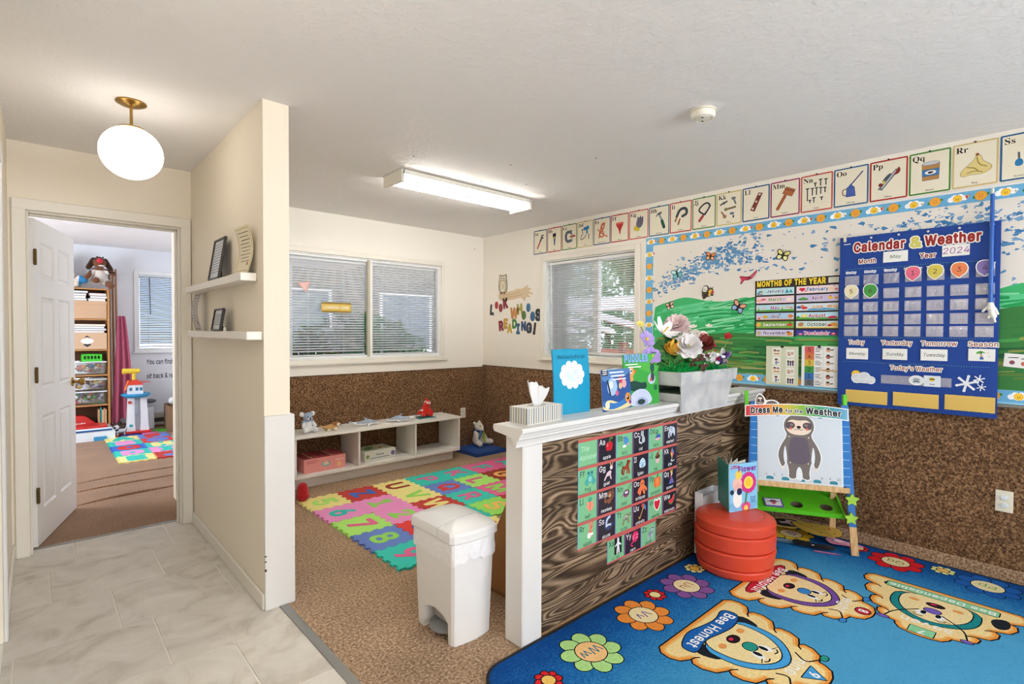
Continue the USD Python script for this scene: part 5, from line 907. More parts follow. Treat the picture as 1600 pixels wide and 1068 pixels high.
GRASS = N('paper_grass', {'oi': ('geometry', {}), 'r': ('rgb_ramp', {'ramp': [(0, lin('#2cc868')), (1, lin('#74f0a8'))]}), 'd': ('diffuse_bsdf', {}), 't': ('translucent_bsdf', {}), 'm': ('mix_closure', {'fac': .4})}, [('oi.random_per_island', 'r.fac'), ('r.color', 'd.color'), ('r.color', 't.color'), ('d.BSDF', 'm.closure1'), ('t.BSDF', 'm.closure2')], 'm.closure')
pl.part('moss_base', bx(-.31, .31, -.11, .14, .19, .218), pm('#2fb866', .8, .2, .4, 60), smooth=False)  # green sheet added under sparse grass to brighten the dark planter interior
V, F = [], []
for k in range(2200):
    p = np.array([rg.uniform(-.30, .30), rg.uniform(-.115, .14), 0.]); p[2] = .222 + rg.uniform(0, .035) * (1.2 - (p[0] / .3) ** 2); a, e = rg.uniform(0, 2 * PI), rg.uniform(-.4, .9); L = rg.uniform(.02, .06)
    d = np.array([math.cos(a) * math.cos(e), math.sin(a) * math.cos(e), math.sin(e)]); s = np.cross(d, [0, 0, 1]); s = s / np.linalg.norm(s) * .0018; q = p + d * L * .5 + [0, 0, .006]; r = p + d * L; n = len(V)
    V += [p - s, p + s, q - s, q + s, r - s * .6 - [0, 0, .006], r + s * .6 - [0, 0, .006]]; F += [(n, n + 1, n + 3), (n, n + 3, n + 2), (n + 2, n + 3, n + 5), (n + 2, n + 5, n + 4)]
pl.part('paper_grass', (np.array(V), np.array(F)), GRASS, label='shredded green paper grass', smooth=False, kind='stuff')
LEAF = pm('#3f7f35', .5, name='leaf_green'); STEM = pm('#5f9a4a', .5)
def petal(L, W, cup, z0=0.):
    return sheet(lambda u, v: (W * (u - .5) * 2 * np.sin(PI * np.clip(.08 + .84 * v, 0, 1)) ** .7, L * v, z0 + cup * v ** 1.5 * L + .25 * W * ((u - .5) * 2) ** 2), 5, 6, .0006)
def flower(label, x, y, z, kind, col, s, tilt, az, base=(0, 0), leaf=True):
    az -= 1.0; s *= 1.22; z = .236 + (z - .236) * 1.12
    bx_, by_ = base
    t = Thing('artificial_flower', label, 'artificial flower', (2.97 + bx_, 1.635 + by_, .885 + .20))
    top = np.array([x - bx_, y - by_, z - .20]); mid = top * .5 + [0, 0, .02]
    t.part('stem', tube([(0, 0, 0), mid * .6, mid, top], .0025, 6), STEM)
    if leaf:
        for k in range(2): t.part('leaf', mv(rot(rot(petal(.05, .014, .3), -.5, (1, 0, 0)), az + 2 * k + 1), top * (.5 + .2 * k)), LEAF)
    R = lambda m: mv(rot(rot(m, tilt, (1, 0, 0)), az), top)
    def petals(n, L, Wd, cup, mat, ph=0., z0=0.):
        for k in range(n): t.part('petal', R(rot(petal(L * s, Wd * s, cup, z0 * s), 2 * PI * k / n + ph)), mat, smooth=30)
    c = pm(col, .55)
    if kind == 'peony':
        petals(9, 1, .42, .15, c); petals(8, .8, .36, .6, c, .3, .05); petals(6, .55, .3, 1.2, c, .1, .08); petals(4, .32, .22, 2.2, c, .5, .08)
        t.part('centre', R(sph((0, 0, .18 * s), .13 * s, 1)), pm('#c8c07a', .6))
    elif kind == 'lily': petals(6, 1, .26, .5, c); t.part('centre', R(cyl((0, 0, 0), (0, 0, .6 * s), .05 * s, n=8)), pm('#d8b84a', .5))
    elif kind == 'pansy': petals(5, .9, .5, .2, c); t.part('centre', R(sph((0, 0, .08 * s), .2 * s, 1)), pm('#e8d04a', .5))
    elif kind == 'carnation': petals(10, .7, .3, .5, c); petals(8, .6, .28, 1.2, c, .3); petals(5, .45, .22, 2.4, c)
    elif kind == 'spray':
        for k in range(16):
            q = np.array([rg.normal() * .45 * s, rg.normal() * .45 * s, abs(rg.normal()) * .35 * s]); t.part('floret', R(mv(cat(*[rot(petal(.24 * s, .1 * s, .3), PI * .4 * j) for j in range(5)]), q)), c)
    elif kind == 'spike':
        for k in range(14): t.part('floret', R(mv(rot(cat(*[rot(petal(.3 * s, .12 * s, .5), PI * .5 * j) for j in range(4)]), rg.uniform(-.6, .6), (1, 0, 0)), (rg.normal() * .2 * s, .16 * s * (k - 6), rg.normal() * .15 * s))), pm(('#4a3a98', '#6a4ab0', '#3a2a78', '#8a5ac0')[k % 4], .5))
    elif kind == 'berry':
        for k in range(9): t.part('berry', R(sph((rg.normal() * .4 * s, rg.normal() * .3 * s, rg.normal() * .3 * s), .16 * s, 1)), c)
    return t
flower('large white artificial peony at the front left of the planter', -.20, -.09, .36, 'peony', '#f2eeee', .068, 1.05, .15, (-.18, -.03))
flower('pale pink artificial peony standing tallest in the planter', -.13, .02, .465, 'peony', '#f4dede', .066, .9, -.3, (-.12, .02))
flower('white artificial lily leaning over the left end of the planter', -.27, .03, .43, 'lily', '#f4f2f0', .075, .8, .9, (-.22, .03))
flower('yellow artificial flower low behind the green book', -.27, -.02, .335, 'carnation', '#f0c24a', .055, .8, .6, (-.24, 0))
flower('cluster of small cream artificial blossoms at the middle of the planter', .03, .02, .42, 'spray', '#f0e8dc', .075, .5, 0, (.02, .02))
flower('dusty red artificial flower with curled petals at the planter centre', .05, -.06, .36, 'carnation', '#8f3f38', .062, .9, .2, (.04, -.02))
flower('burgundy artificial bloom right of centre in the planter', .115, -.05, .365, 'carnation', '#9a4a40', .052, .8, -.4, (.1, -.02))
flower('red artificial bud cluster at the right of the burgundy bloom', .175, -.05, .36, 'berry', '#cc2a38', .034, .6, 0, (.15, -.02))
flower('spike of deep purple artificial florets drooping over the planter edge', .185, -.105, .275, 'spike', '#4a3a98', .058, .5, -.9, (.12, -.06))
flower('white artificial lily at the right end of the planter', .285, -.06, .275, 'lily', '#f2f0ee', .06, .9, -.6, (.26, -.02))
flower('small red carnation on a long stem at the right of the planter', .375, -.06, .40, 'carnation', '#d8303c', .03, .4, -.5, (.28, -.02), leaf=False)
flower('dark speckled artificial blossoms low at the planter front', -.07, -.10, .27, 'spray', '#6a3a34', .05, .8, 0, (-.07, -.05))
flower('small white artificial blossoms near the front middle', .07, -.10, .29, 'spray', '#f0eef0', .045, .8, 0, (.07, -.05))
flower('little pink artificial flower beside the purple spike', .13, -.105, .29, 'carnation', '#d8487a', .02, .9, 0, (.12, -.06))
flower('upper lavender artificial pansy in front of the window edge', -.42, .04, .40, 'pansy', '#b9a0e0', .045, 1.1, .7, (-.26, .05))
flower('lower lavender artificial pansy above the green book', -.40, .02, .315, 'pansy', '#b49ae2', .05, 1.0, .5, (-.26, .03))
flower('small yellow artificial pansy highest at the left of the lavender ones', -.47, .05, .475, 'pansy', '#e6dc7a', .02, 1.0, .5, (-.26, .05), leaf=False)
t = Thing('flower_pick', 'pink heart-patterned round paper pick among the flowers', 'paper pick', (3.13, 1.65, 1.10)); t.part('stick', cyl((0, 0, 0), (.01, 0, .16), .002, n=6), STEM)
mm = frame((.01, -.004, .20), (1, -.3, 0), (0, 0, 1)); g = Polygon(chaikin([(-.045, -.02), (-.05, .03), (-.02, .055), (.02, .055), (.05, .03), (.045, -.02), (.015, -.035), (-.015, -.035)])); t.part('disc', xf(ext(g, .002), mm), pm('#f2e4d4', .5), smooth=False)
cv = Canvas(5e-5, .0021); cv.draw('s d98a8a -.035,.0 -.038,.03 0,.048 .038,.03 .035,.0 0,-.01;c e0605a -.02,-.01 .017;c e0605a .02,-.01 .017;c 8a5a4a -.015,.03 .007;c 8a5a4a .015,.03 .007;c 8a5a4a 0,.012 .006'); v, f, c = cv.mesh(); t.part('print', (v @ mm[:3, :3] + mm[3, :3], f), PRINT, None, False, None, None, c)
for k, (dx, dy, a) in enumerate(((-.17, .05, 1.), (-.05, .06, 3.), (.08, .07, 2.), (.2, .05, 5.), (-.24, -.03, 4.), (.0, -.03, .5))):
    t = Thing('artificial_leaf_sprig', ['dark green leaf sprig behind the white peonies', 'leaf sprig behind the pink peony', 'leaf sprig behind the cream blossoms', 'leaf sprig at the right of the planter', 'leaf sprig at the left end of the planter', 'bright leaf sprig at the middle of the planter front'][k], 'artificial leaves', (2.97 + dx, 1.635 + dy, 1.09))
    t.part('stem', tube([(0, 0, 0), (.01, 0, .1), (.0, .01, .2)], .0022, 6), STEM)
    for j in range(7): t.part('leaf', mv(rot(rot(petal(.075, .02, .25), .3 + .1 * j, (1, 0, 0)), a + 2.1 * j), (.005, .004, .06 + .02 * j)), pm(('#2f6a30', '#4f9a3a', '#24502a')[j % 3], .5))
# ------------------------------------------------------------------ pedal bin
t = Thing('trash_can', 'white plastic pedal bin with bag liner beside the partition end', 'trash can', (1.395, 1.925, 0))
def section(kx, ky, n=9):
    p = [(-.1, -.145), (-.108, -.13), (-.108, .13), (-.1, .145)]
    p += [(-.1 + .2 * q, .145 + .014 * math.sin(PI * q)) for q in np.linspace(.12, .88, n)]
    p += [(.1, .145), (.114, .10), (.118, 0), (.114, -.10), (.1, -.145)] + [(-.1 + .2 * q, -.145 - .014 * math.sin(PI * q)) for q in np.linspace(.88, .12, n)]
    return np.array(p) * [kx, ky]
def loft(secs):
    n = len(secs[0][0]); V = np.vstack([np.column_stack([p, np.full(n, z)]) for p, z in secs]); F = []
    for i in range(len(secs) - 1):
        for j in range(n): k = (j + 1) % n; F += [(i * n + j, i * n + k, i * n + n + k), (i * n + j, i * n + n + k, i * n + n + j)]
    c0, c1 = len(V), len(V) + 1; V = np.vstack([V, [[*secs[0][0].mean(0), secs[0][1]], [*secs[-1][0].mean(0), secs[-1][1]]]])
    for j in range(n): k = (j + 1) % n; F += [(k, j, c0), ((len(secs) - 1) * n + j, (len(secs) - 1) * n + k, c1)]
    m = trimesh.Trimesh(V, F, process=False); m.fix_normals(); return m
BIN = pm('#e6e5e3', .35, .5, name='bin_plastic')
body = loft([(section(.93, .95), .0), (section(.95, .97), .006), (section(1.06, 1.08), .445)])
bm = Manifold(manifold3d.Mesh(np.asarray(body.vertices, np.float32), np.asarray(body.faces, np.uint32)))
arch = Manifold.extrude(CrossSection([[(-.095, 0), (.095, 0), (.095, .095), (.06, .118), (0, .128), (-.06, .118), (-.095, .095)]]), .09).rotate([90, 0, 90]).translate([-.13, -.01, -.002])
t.part('body', bm - arch, BIN, smooth=25)
t.part('kick_recess', bx(-.052, -.048, -.1, .08, .002, .12), pm('#b9b6b2', .5), smooth=False)
pd = ext(Polygon(np.column_stack([.075 * np.cos(np.linspace(PI / 2, 1.5 * PI, 20)) - .045, .078 * np.sin(np.linspace(PI / 2, 1.5 * PI, 20))])), .014, .028)
t.part('pedal', cat(mv(pd, (0, -.01, 0)), *[mv(tube([( (.07 - .012 * k) * math.cos(a) - .045, (.072 - .012 * k) * math.sin(a), .0425) for a in np.linspace(PI / 2 + .1, 1.5 * PI - .1, 14)], .0025, 6), (0, -.01, 0)) for k in range(4)]), pm('#8b8d8f', .45), label='grey ridged foot pedal')
bag = []
S = section(1.085, 1.10)
S = np.vstack([S[i] + (S[(i + 1) % len(S)] - S[i]) * q for i in range(len(S)) for q in (0, .25, .5, .75)])
n = len(S); th = np.arange(n) / n * 2 * PI
top = S * 1.0; lo = S * (1.012 + .008 * np.sin(th * 9))[:, None]
t.part('bag', loft([(S * .99, .452), (top * 1.01, .448), (lo, .43), (lo * 1.012, .395 + 0), (S * .985, .39)]), N('bin_bag', {'p': ('principled_bsdf', {'base_color': (.86, .86, .87), 'roughness': .3}), 'g': ('geometry', {}), 'n': ('noise_texture', {'scale': 24.0, 'detail': 3.0}), 'b': ('bump', {'strength': .8, 'distance': .015})}, [('g.position', 'n.vector'), ('n.fac', 'b.height'), ('b.normal', 'p.normal')], 'p.BSDF'), label='crumpled white bag liner folded over the rim', smooth=50)
dr = [(S * .985, .404)]; drop = .018 * (np.sin(th * 3 + 1) * .5 + .5) + .006 * np.sin(th * 11)
b2 = loft([(S * 1.015, .41), (S * 1.022, .39), (S * 1.015, .375)]); v = np.asarray(b2.vertices).copy(); v[2 * n:3 * n, 2] -= drop; b2 = trimesh.Trimesh(v, b2.faces, process=False); t.part('bag_hem', b2, MATS['bin_bag'], smooth=50)
def lsec(kx, ky):
    p = section(kx, ky).copy(); p[:, 0] -= .022 * np.clip(-p[:, 0] / .1, 0, 1) * np.clip(1 - (p[:, 1] / .16) ** 2, 0, 1) * kx; return p
def lid(z): return [(lsec(1.12, 1.13), z), (lsec(1.17, 1.16), z + .006), (lsec(1.17, 1.16), z + .034), (lsec(1.12, 1.12), z + .046), (lsec(.8, .85), z + .060), (lsec(.4, .5), z + .067)]
L = loft(lid(.452)); LM = Manifold(manifold3d.Mesh(np.asarray(L.vertices, np.float32), np.asarray(L.faces, np.uint32)))
cut = Manifold.extrude(CrossSection([[(-.2, -.3), (.2, -.3), (.2, -.035), (.1, -.047), (0, -.052), (-.1, -.055), (-.2, -.058)]]), .2).translate([0, 0, .43])
t.part('lid', LM - cut, BIN, smooth=25); t.part('lid_flap', (LM ^ cut.translate([0, -.0045, 0])).translate([0, 0, -.003]), BIN, smooth=25)
t.part('lid_grip', tube([(.075 * math.sin(q), -.105 + .02 * math.cos(q * 1.4), .4945 + .006 * 0) for q in np.linspace(-.9, .9, 12)], .004, 8), BIN)
t = Thing('book_rack', 'tan brown slanted board rack standing behind the partition end', 'rack', (1.74, 1.70, 0))
pr = ext(Polygon([(0, 0), (.5, 0), (.5, .05), (.30, .385), (.23, .52), (.14, .70), (0, .70)]), .30); v = np.asarray(pr.vertices); m = trimesh.Trimesh(np.column_stack([v[:, 2], v[:, 0], v[:, 1]]), pr.faces, process=False); m.fix_normals()
t.part('side_panel', mv(m, (0, .002, 0)), pm('#a57443', .55), smooth=False); t.part('base_strip', bx(-.006, 0, .002, .5, 0, .012), pm('#7d5530', .5), smooth=False)

# ------------------------------------------------------------------ low white bench with cubbies
t = Thing('cubby_bench', 'low white open cubby bench along the back wall', 'bench', (1.57, 4.40, 0)); BLW, BD_ = 1.70, .365
LAM = pm('#f2eee8', .4, .45, name='white_laminate')
t.part('top', bx(-.012, BLW + .012, -.012, BD_, .435, .455, .003), LAM, smooth=False); t.part('bottom_shelf', bx(.018, BLW - .018, 0, BD_, .10, .125, .002), LAM, smooth=False)
t.part('plinth', bx(.03, BLW - .06, .07, .088, 0, .10, .001), LAM, smooth=False); t.part('plinth', bx(BLW - .06, BLW - .042, .07, BD_, 0, .10, .001), LAM, smooth=False)
for x in (0, BLW - .018): t.part('end_panel', bx(x, x + .018, 0, BD_, .10, .4345, .002), LAM, smooth=False)
t.part('end_panel', bx(.03, .048, .09, BD_, 0, .10), LAM, smooth=False)
for x in (.565, 1.155): t.part('divider', bx(x, x + .02, 0, BD_, .1255, .4345, .002), LAM, smooth=False)
def game_box(label, x, y, rz, w, d, h, c, ops, top):
    t = Thing('game_box', label, 'game box', (x, y, .1255), rz); t.part('carton', bx(0, w, 0, d, 0, h * .3), pm(c, .4), smooth=False); t.part('lid', bx(-.002, w + .002, -.002, d + .002, h * .12, h, .001), pm(c, .4), smooth=False)
    cv = Canvas(4e-5, 0); cv.clip = sbox(0, 0, w, h); cv.draw(ops); v, f, k = cv.mesh(); fr = frame((0, -.0025, 0), (1, 0, 0), (0, 0, 1)); t.part('front_print', (v @ fr[:3, :3] + fr[3, :3], f), PRINT, None, False, None, None, k)
    cv = Canvas(4e-5, h + .0003); cv.clip = sbox(0, 0, w, d); cv.draw(top); t.print('top_print', cv)
game_box('pink board game box in the left cubby of the bench', 1.665, 4.445, .02, .37, .26, .12, '#e89a94', 'c 6fc0b8 .19,.06 .04 .022;s f4d0c0 .15,.05 .19,.09 .23,.05;l c96a70 .003 .02,.1 .12,.1;l c96a70 .003 .02,.085 .1,.085;l f4e0c8 .003 .28,.08 .35,.08;c f0c080 .31,.04 .02', 'p b04a4a 0,0 .37,0 .37,.26 0,.26;' + ';'.join('p %s %.3f,%.3f %.3f,%.3f %.3f,%.3f' % (('5a2a2a', 'e8d0b0', 'd9607a', '8a3a50')[k % 4], .02 + .045 * (k % 8), .03 + .06 * (k // 8), .05 + .045 * (k % 8), .03 + .06 * (k // 8), .035 + .045 * (k % 8), .08 + .06 * (k // 8)) for k in range(32)))
game_box('white and green game box in the middle cubby of the bench', 2.225, 4.46, .06, .33, .24, .095, '#e6e4d6', 'b 6a7a9a .016 .16,.05 Picture;l 8a9ab0 .004 .06,.03 .26,.03;c 7a6aa0 .3,.05 .022;c 8ab06a .03,.05 .018', 'p d0d6b8 .02,.02 .31,.02 .31,.22 .02,.22;s 7aa06a .05,.05 .15,.1 .2,.2 .08,.18;s e8e0c8 .18,.05 .28,.08 .27,.2 .2,.15;c b0604a .22,.1 .02')

# ------------------------------------------------------------------ soft toys
def plush(name, label, loc, rz, bones, colour, extra=(), edge=.012, it=8):
    t = Thing(name, label, 'soft toy', loc, rz); m = blob(bones, edge, it); v = np.asarray(m.vertices)
    v = v + np.array(m.vertex_normals) * ((meshkit.noise(v * 160, 3) - .5) * .004)[:, None]; m = trimesh.Trimesh(v, m.faces, process=False); m.apply_translation([0, 0, -m.vertices[:, 2].min()])
    c = np.array([lin(colour(*p)) for p in np.asarray(m.vertices)]); t.part('body', m, PLUSH, smooth=True, cd=c); t.dz = -v[:, 2].min()
    for n, mm, col in extra: t.part(n, mv(mm, (0, 0, t.dz)), pm(col, .4 if n in ('eye', 'nose') else .9), smooth=True)
    return t
def eyes(x, y, z, d, r=.005, c='#17140f'): return [('eye', sph((x, y - d, z), r, 1), c), ('eye', sph((x, y + d, z), r, 1), c)]
# toys face -y (local) towards the room
BT = .4555
plush('koala_toy', 'white and grey-blue koala soft toy at the left end of the bench', (1.735, 4.545, BT), .1,
    [((0, .01, .03), .042, (0, .005, .075), .034), ((0, 0, .125), .04, (0, -.012, .122), .036), ((-.045, .01, .15), .021, (-.05, .01, .152), .02), ((.045, .01, .15), .021, (.05, .01, .152), .02), ((-.035, 0, .085), .017, (-.052, -.03, .05), .015), ((.035, 0, .085), .017, (.052, -.03, .05), .015), ((-.03, -.01, .025), .022, (-.045, -.055, .018), .02), ((.03, -.01, .025), .022, (.045, -.055, .018), .02)],
    lambda x, y, z: '#f1f1f2' if (abs(x) > .04 and z > .13) or (y < -.02 and z < .1) or (abs(x) < .022 and z > .12 and z < .14) else ('#9fb0c8' if z > .1 or abs(x) > .03 else '#d6dce6'),
    [('eye', sph((-.018, -.043, .132), .005, 1), '#17140f'), ('eye', sph((.018, -.043, .132), .005, 1), '#17140f'), ('nose', sph((0, -.05, .118), (.008, .006, .011), 1), '#2a2624')], .011, 6)
plush('puppy_toy', 'small tan and white puppy soft toy lying beside the koala', (1.93, 4.53, BT), .2,
    [((-.04, 0, .022), .024, (.03, .01, .026), .026), ((.055, -.012, .048), .025, (.068, -.032, .042), .017), ((-.03, -.02, .012), .012, (-.055, -.05, .01), .011), ((.02, -.025, .012), .012, (.02, -.058, .01), .011), ((-.06, .01, .03), .008, (-.085, .02, .045), .006), ((.035, .002, .056), .011, (.03, -.01, .03), .012), ((.078, .0, .056), .011, (.088, -.006, .034), .012)],
    lambda x, y, z: '#efe3d0' if y < -.035 or z < .012 else ('#a8713c' if x > .02 and z > .04 else '#c89a5e'), [('eye', sph((.056, -.033, .054), .004, 1), '#17140f'), ('eye', sph((.075, -.03, .054), .004, 1), '#17140f'), ('nose', sph((.07, -.05, .045), .006, 1), '#241c18')], .009, 5)
DOL = [((-.07, 0, .03), .02, (.02, 0, .036), .031), ((.02, 0, .036), .031, (.085, 0, .028), .014), ((.085, 0, .026), .012, (.115, 0, .022), .009), ((-.07, 0, .03), .02, (-.125, 0, .04), .010), ((-.125, 0, .04), .009, (-.155, -.03, .055), .006), ((-.125, 0, .04), .009, (-.155, .03, .05), .006), ((0, 0, .06), .012, (-.025, 0, .085), .004), ((.02, -.025, .022), .01, (-.01, -.06, .012), .006), ((.02, .025, .022), .01, (-.01, .06, .012), .006)]
dol = lambda x, y, z: '#f2f3f5' if z < .026 + .02 * (x < -.1) else '#a9b5c9'
plush('dolphin_toy', 'grey and white dolphin soft toy lying left of its twin on the bench', (2.28, 4.53, BT), -.1, DOL, dol, [('eye', sph((.07, -.019, .034), .004, 1), '#17140f')], .010, 5)
plush('dolphin_toy', 'grey and white dolphin soft toy nearest the red spotted toy', (2.62, 4.52, BT), 2.75, DOL, dol, [('eye', sph((.07, .019, .034), .004, 1), '#17140f')], .010, 5)
rgp = np.random.default_rng(4); sp = [(rgp.uniform(-.06, .06), rgp.uniform(-.06, .02), rgp.uniform(.02, .16)) for _ in range(16)]
plush('red_toy', 'bright red soft toy with white spots sitting on a teal book', (2.93, 4.545, BT + .0135), -.2,
    [((0, 0, .04), .05, (.01, 0, .08), .042), ((.025, -.005, .125), .036, (.02, -.015, .12), .033), ((-.05, -.01, .05), .018, (-.08, -.02, .03), .013), ((.05, -.02, .06), .016, (.06, -.05, .03), .013), ((-.025, -.03, .02), .02, (-.04, -.06, .015), .017), ((.03, -.03, .02), .02, (.045, -.06, .016), .018), ((.02, 0, .16), .014, (.01, .0, .175), .009)],
    lambda x, y, z: '#f2eee6' if min((x - a) ** 2 + (y - b) ** 2 + (z - c) ** 2 for a, b, c in sp) < .00016 else '#d32b22', [('eye', sph((.012, -.048, .132), .008, 1), '#f6f6f4'), ('eye', sph((.036, -.045, .132), .008, 1), '#f6f6f4')], .010, 6)
t = Thing('board_book', 'thin teal board book lying under the red spotted toy', 'book', (2.93, 4.53, BT), -.15); t.part('cover', bx(-.085, .085, -.075, .075, 0, .0125, .002), pm('#3f8a8a', .4), smooth=False); t.part('pages', bx(-.082, .0855, -.0755, .0755, .003, .0095), pm('#e9e6da', .6), smooth=False)
t = Thing('floor_cushion', 'blue vinyl floor mat cushion in the room corner', 'cushion', (3.45, 4.345, 0)); m = as_tri(Manifold.cube([.42, .425, .05]).refine_to_length(.03)); v = np.asarray(m.vertices).copy(); u_ = v[:, 0] / .42 * 2 - 1; w_ = v[:, 1] / .425 * 2 - 1
v[:, 2] = np.where(v[:, 2] > .025, .05 - .012 * np.maximum(u_ ** 8, w_ ** 8) + .004 * (1 - u_ ** 2) * (1 - w_ ** 2), v[:, 2]); t.part('pad', trimesh.Trimesh(v, m.faces, process=False), pm('#1f4c9a', .3, .5, .06, 40), smooth=40)
t.part('piping', tube([(.0, 0, .03), (.42, 0, .03), (.42, .425, .03), (0, .425, .03), (0, 0, .03)], .0035, 6), pm('#173c80', .35))
bear = plush('polar_bear_toy', 'white teddy bear with striped ribbon sitting on the blue cushion', (3.70, 4.63, .0525), .25,
    [((0, .01, .05), .06, (0, .01, .12), .048), ((0, -.005, .2), .052, (-.01, -.03, .195), .042), ((-.012, -.05, .188), .026, (-.016, -.07, .184), .022), ((-.045, .02, .24), .018, (-.048, .02, .244), .016), ((.042, .02, .245), .018, (.044, .02, .248), .016), ((-.05, 0, .14), .026, (-.085, -.04, .075), .022), ((.05, 0, .14), .026, (.075, -.045, .07), .022), ((-.045, -.02, .035), .034, (-.10, -.10, .03), .03), ((.05, -.02, .035), .034, (.095, -.105, .03), .03)],
    lambda x, y, z: '#f0ece0', [('eye', sph((-.035, -.052, .215), .007, 1), '#17140f'), ('eye', sph((.012, -.055, .215), .007, 1), '#17140f'), ('nose', sph((-.018, -.093, .192), (.012, .008, .009), 1), '#1c1816')], .013, 6)
q = lambda z: mv(z, (0, 0, bear.dz))
bear.part('ribbon', q(cat(tube([(.052 * math.cos(a), .052 * math.sin(a) + .0, .158 + .006 * math.sin(a)) for a in np.linspace(0, 2 * PI, 24)], .011, 6))), pm('#2a3a78', .7), label='blue ribbon round the neck')
bear.part('ribbon_tail', q(tube([(.01, -.055, .155), (.018, -.068, .12), (.012, -.075, .07), (.02, -.09, .03)], [.011, .012, .012, .006], 6)), pm('#b4c23a', .7)); bear.part('ribbon_tail', q(tube([(-.02, -.055, .155), (-.06, -.07, .12), (-.095, -.085, .085)], [.011, .012, .007], 6)), pm('#3a6aa8', .7))
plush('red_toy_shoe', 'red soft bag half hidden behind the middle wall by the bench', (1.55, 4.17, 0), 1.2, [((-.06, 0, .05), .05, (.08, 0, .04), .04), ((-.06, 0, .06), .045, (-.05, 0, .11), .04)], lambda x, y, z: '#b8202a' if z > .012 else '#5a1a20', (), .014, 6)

# ------------------------------------------------------------------ foam alphabet mat tiles
TS = .315
FOAM = {'y': '#f5ea98', 'k': '#f29ad2', 'g': '#b4ef78', 'b': '#6c88d2', 't': '#3cccbc', 'r': '#c4423c', 'n': '#9a3a30', 'p': '#e86a9c', 'l': '#9ae066', 'o': '#f4c46a', 'B': '#3f6fd0', 'R': '#e0413c'}
foam = lambda c: pm(FOAM[c], .75, .2, .06, 120, name='foam_' + {'y': 'yellow', 'k': 'pink', 'g': 'lime', 'b': 'slate', 't': 'teal', 'r': 'red', 'n': 'rust', 'p': 'rose', 'l': 'light_green', 'o': 'peach', 'B': 'blue', 'R': 'scarlet'}[c])
def tile_outline(s, n=8, d=.0085, gap=.0006):
    pts = []
    e = s / n
    for i in range(n):                                     # +x edge heading up at y=0 side; alternate tabs, complementary on opposite sides
        o = d if i % 2 else -d; pts += [(i * e, -o), ((i + 1) * e, -o)]
    for i in range(n):
        o = d if i % 2 else -d; pts += [(s + o, i * e), (s + o, (i + 1) * e)]
    for i in range(n - 1, -1, -1):
        o = -d if i % 2 else d; pts += [((i + 1) * e, s + o), (i * e, s + o)]
    for i in range(n - 1, -1, -1):
        o = -d if i % 2 else d; pts += [(-o, (i + 1) * e), (-o, i * e)]
    return Polygon(pts).buffer(0).buffer(-gap, join_style=2)
TO = tile_outline(TS); TILEM = ext(TO, .0122)
GRID = [['5yg', '6kt', '7gp', '8bl', '9tp'], ['ZrB', '1kl', '2kl', '3RB', '4tk'], ['Uyn', 'Vyl', 'Wry', 'Xtk', 'Yyr'], ['Ptp', 'QbR', 'Rtp', 'Slo', 'Tgk'], ['Ktp', 'Lgp', 'Mpl', 'Nrt', 'Oyb'], ['Fpt', 'Gno', 'Hpl', 'Itr', 'Jbo'], ['Apt', 'Bto', 'Cyp', 'Dlr', 'Ekb']]
CN = {'y': 'yellow', 'k': 'pink', 'g': 'lime green', 'b': 'slate blue', 't': 'teal', 'r': 'red', 'n': 'rust', 'p': 'rose pink', 'l': 'light green', 'o': 'peach', 'B': 'blue', 'R': 'scarlet'}
for c, col in enumerate(GRID):
    for r, (ch, a, b) in enumerate(col):
        if c >= 4 and r >= 4 or c >= 5 and r >= 3 or c == 3 and r == 4: continue
        if c == 6 and r > 1: continue
        x, y = 1.49 + TS * c, 4.13 - TS * (r + 1)
        t = Thing('foam_tile', '%s foam puzzle mat tile with a %s %s %s' % (CN[a], CN[b], 'digit' if ch.isdigit() else 'letter', 'zero one two three four five six seven eight nine'.split()[int(ch)] if ch.isdigit() else ch), 'foam tile', (x, y, 0), group=None)
        t.part('base', TILEM, foam(a), smooth=False)
        g, w = text(ch, .165, 'i', 3); g = affinity.translate(g, -(g.bounds[0] + g.bounds[2]) / 2, -(g.bounds[1] + g.bounds[3]) / 2)
        g = affinity.translate(affinity.rotate(affinity.scale(g, 1.05, 1, origin=(0, 0)), -90, origin=(0, 0)), TS / 2, TS / 2)
        t.part('number' if ch.isdigit() else 'letter', ext(g, .0132), foam(b), smooth=False)

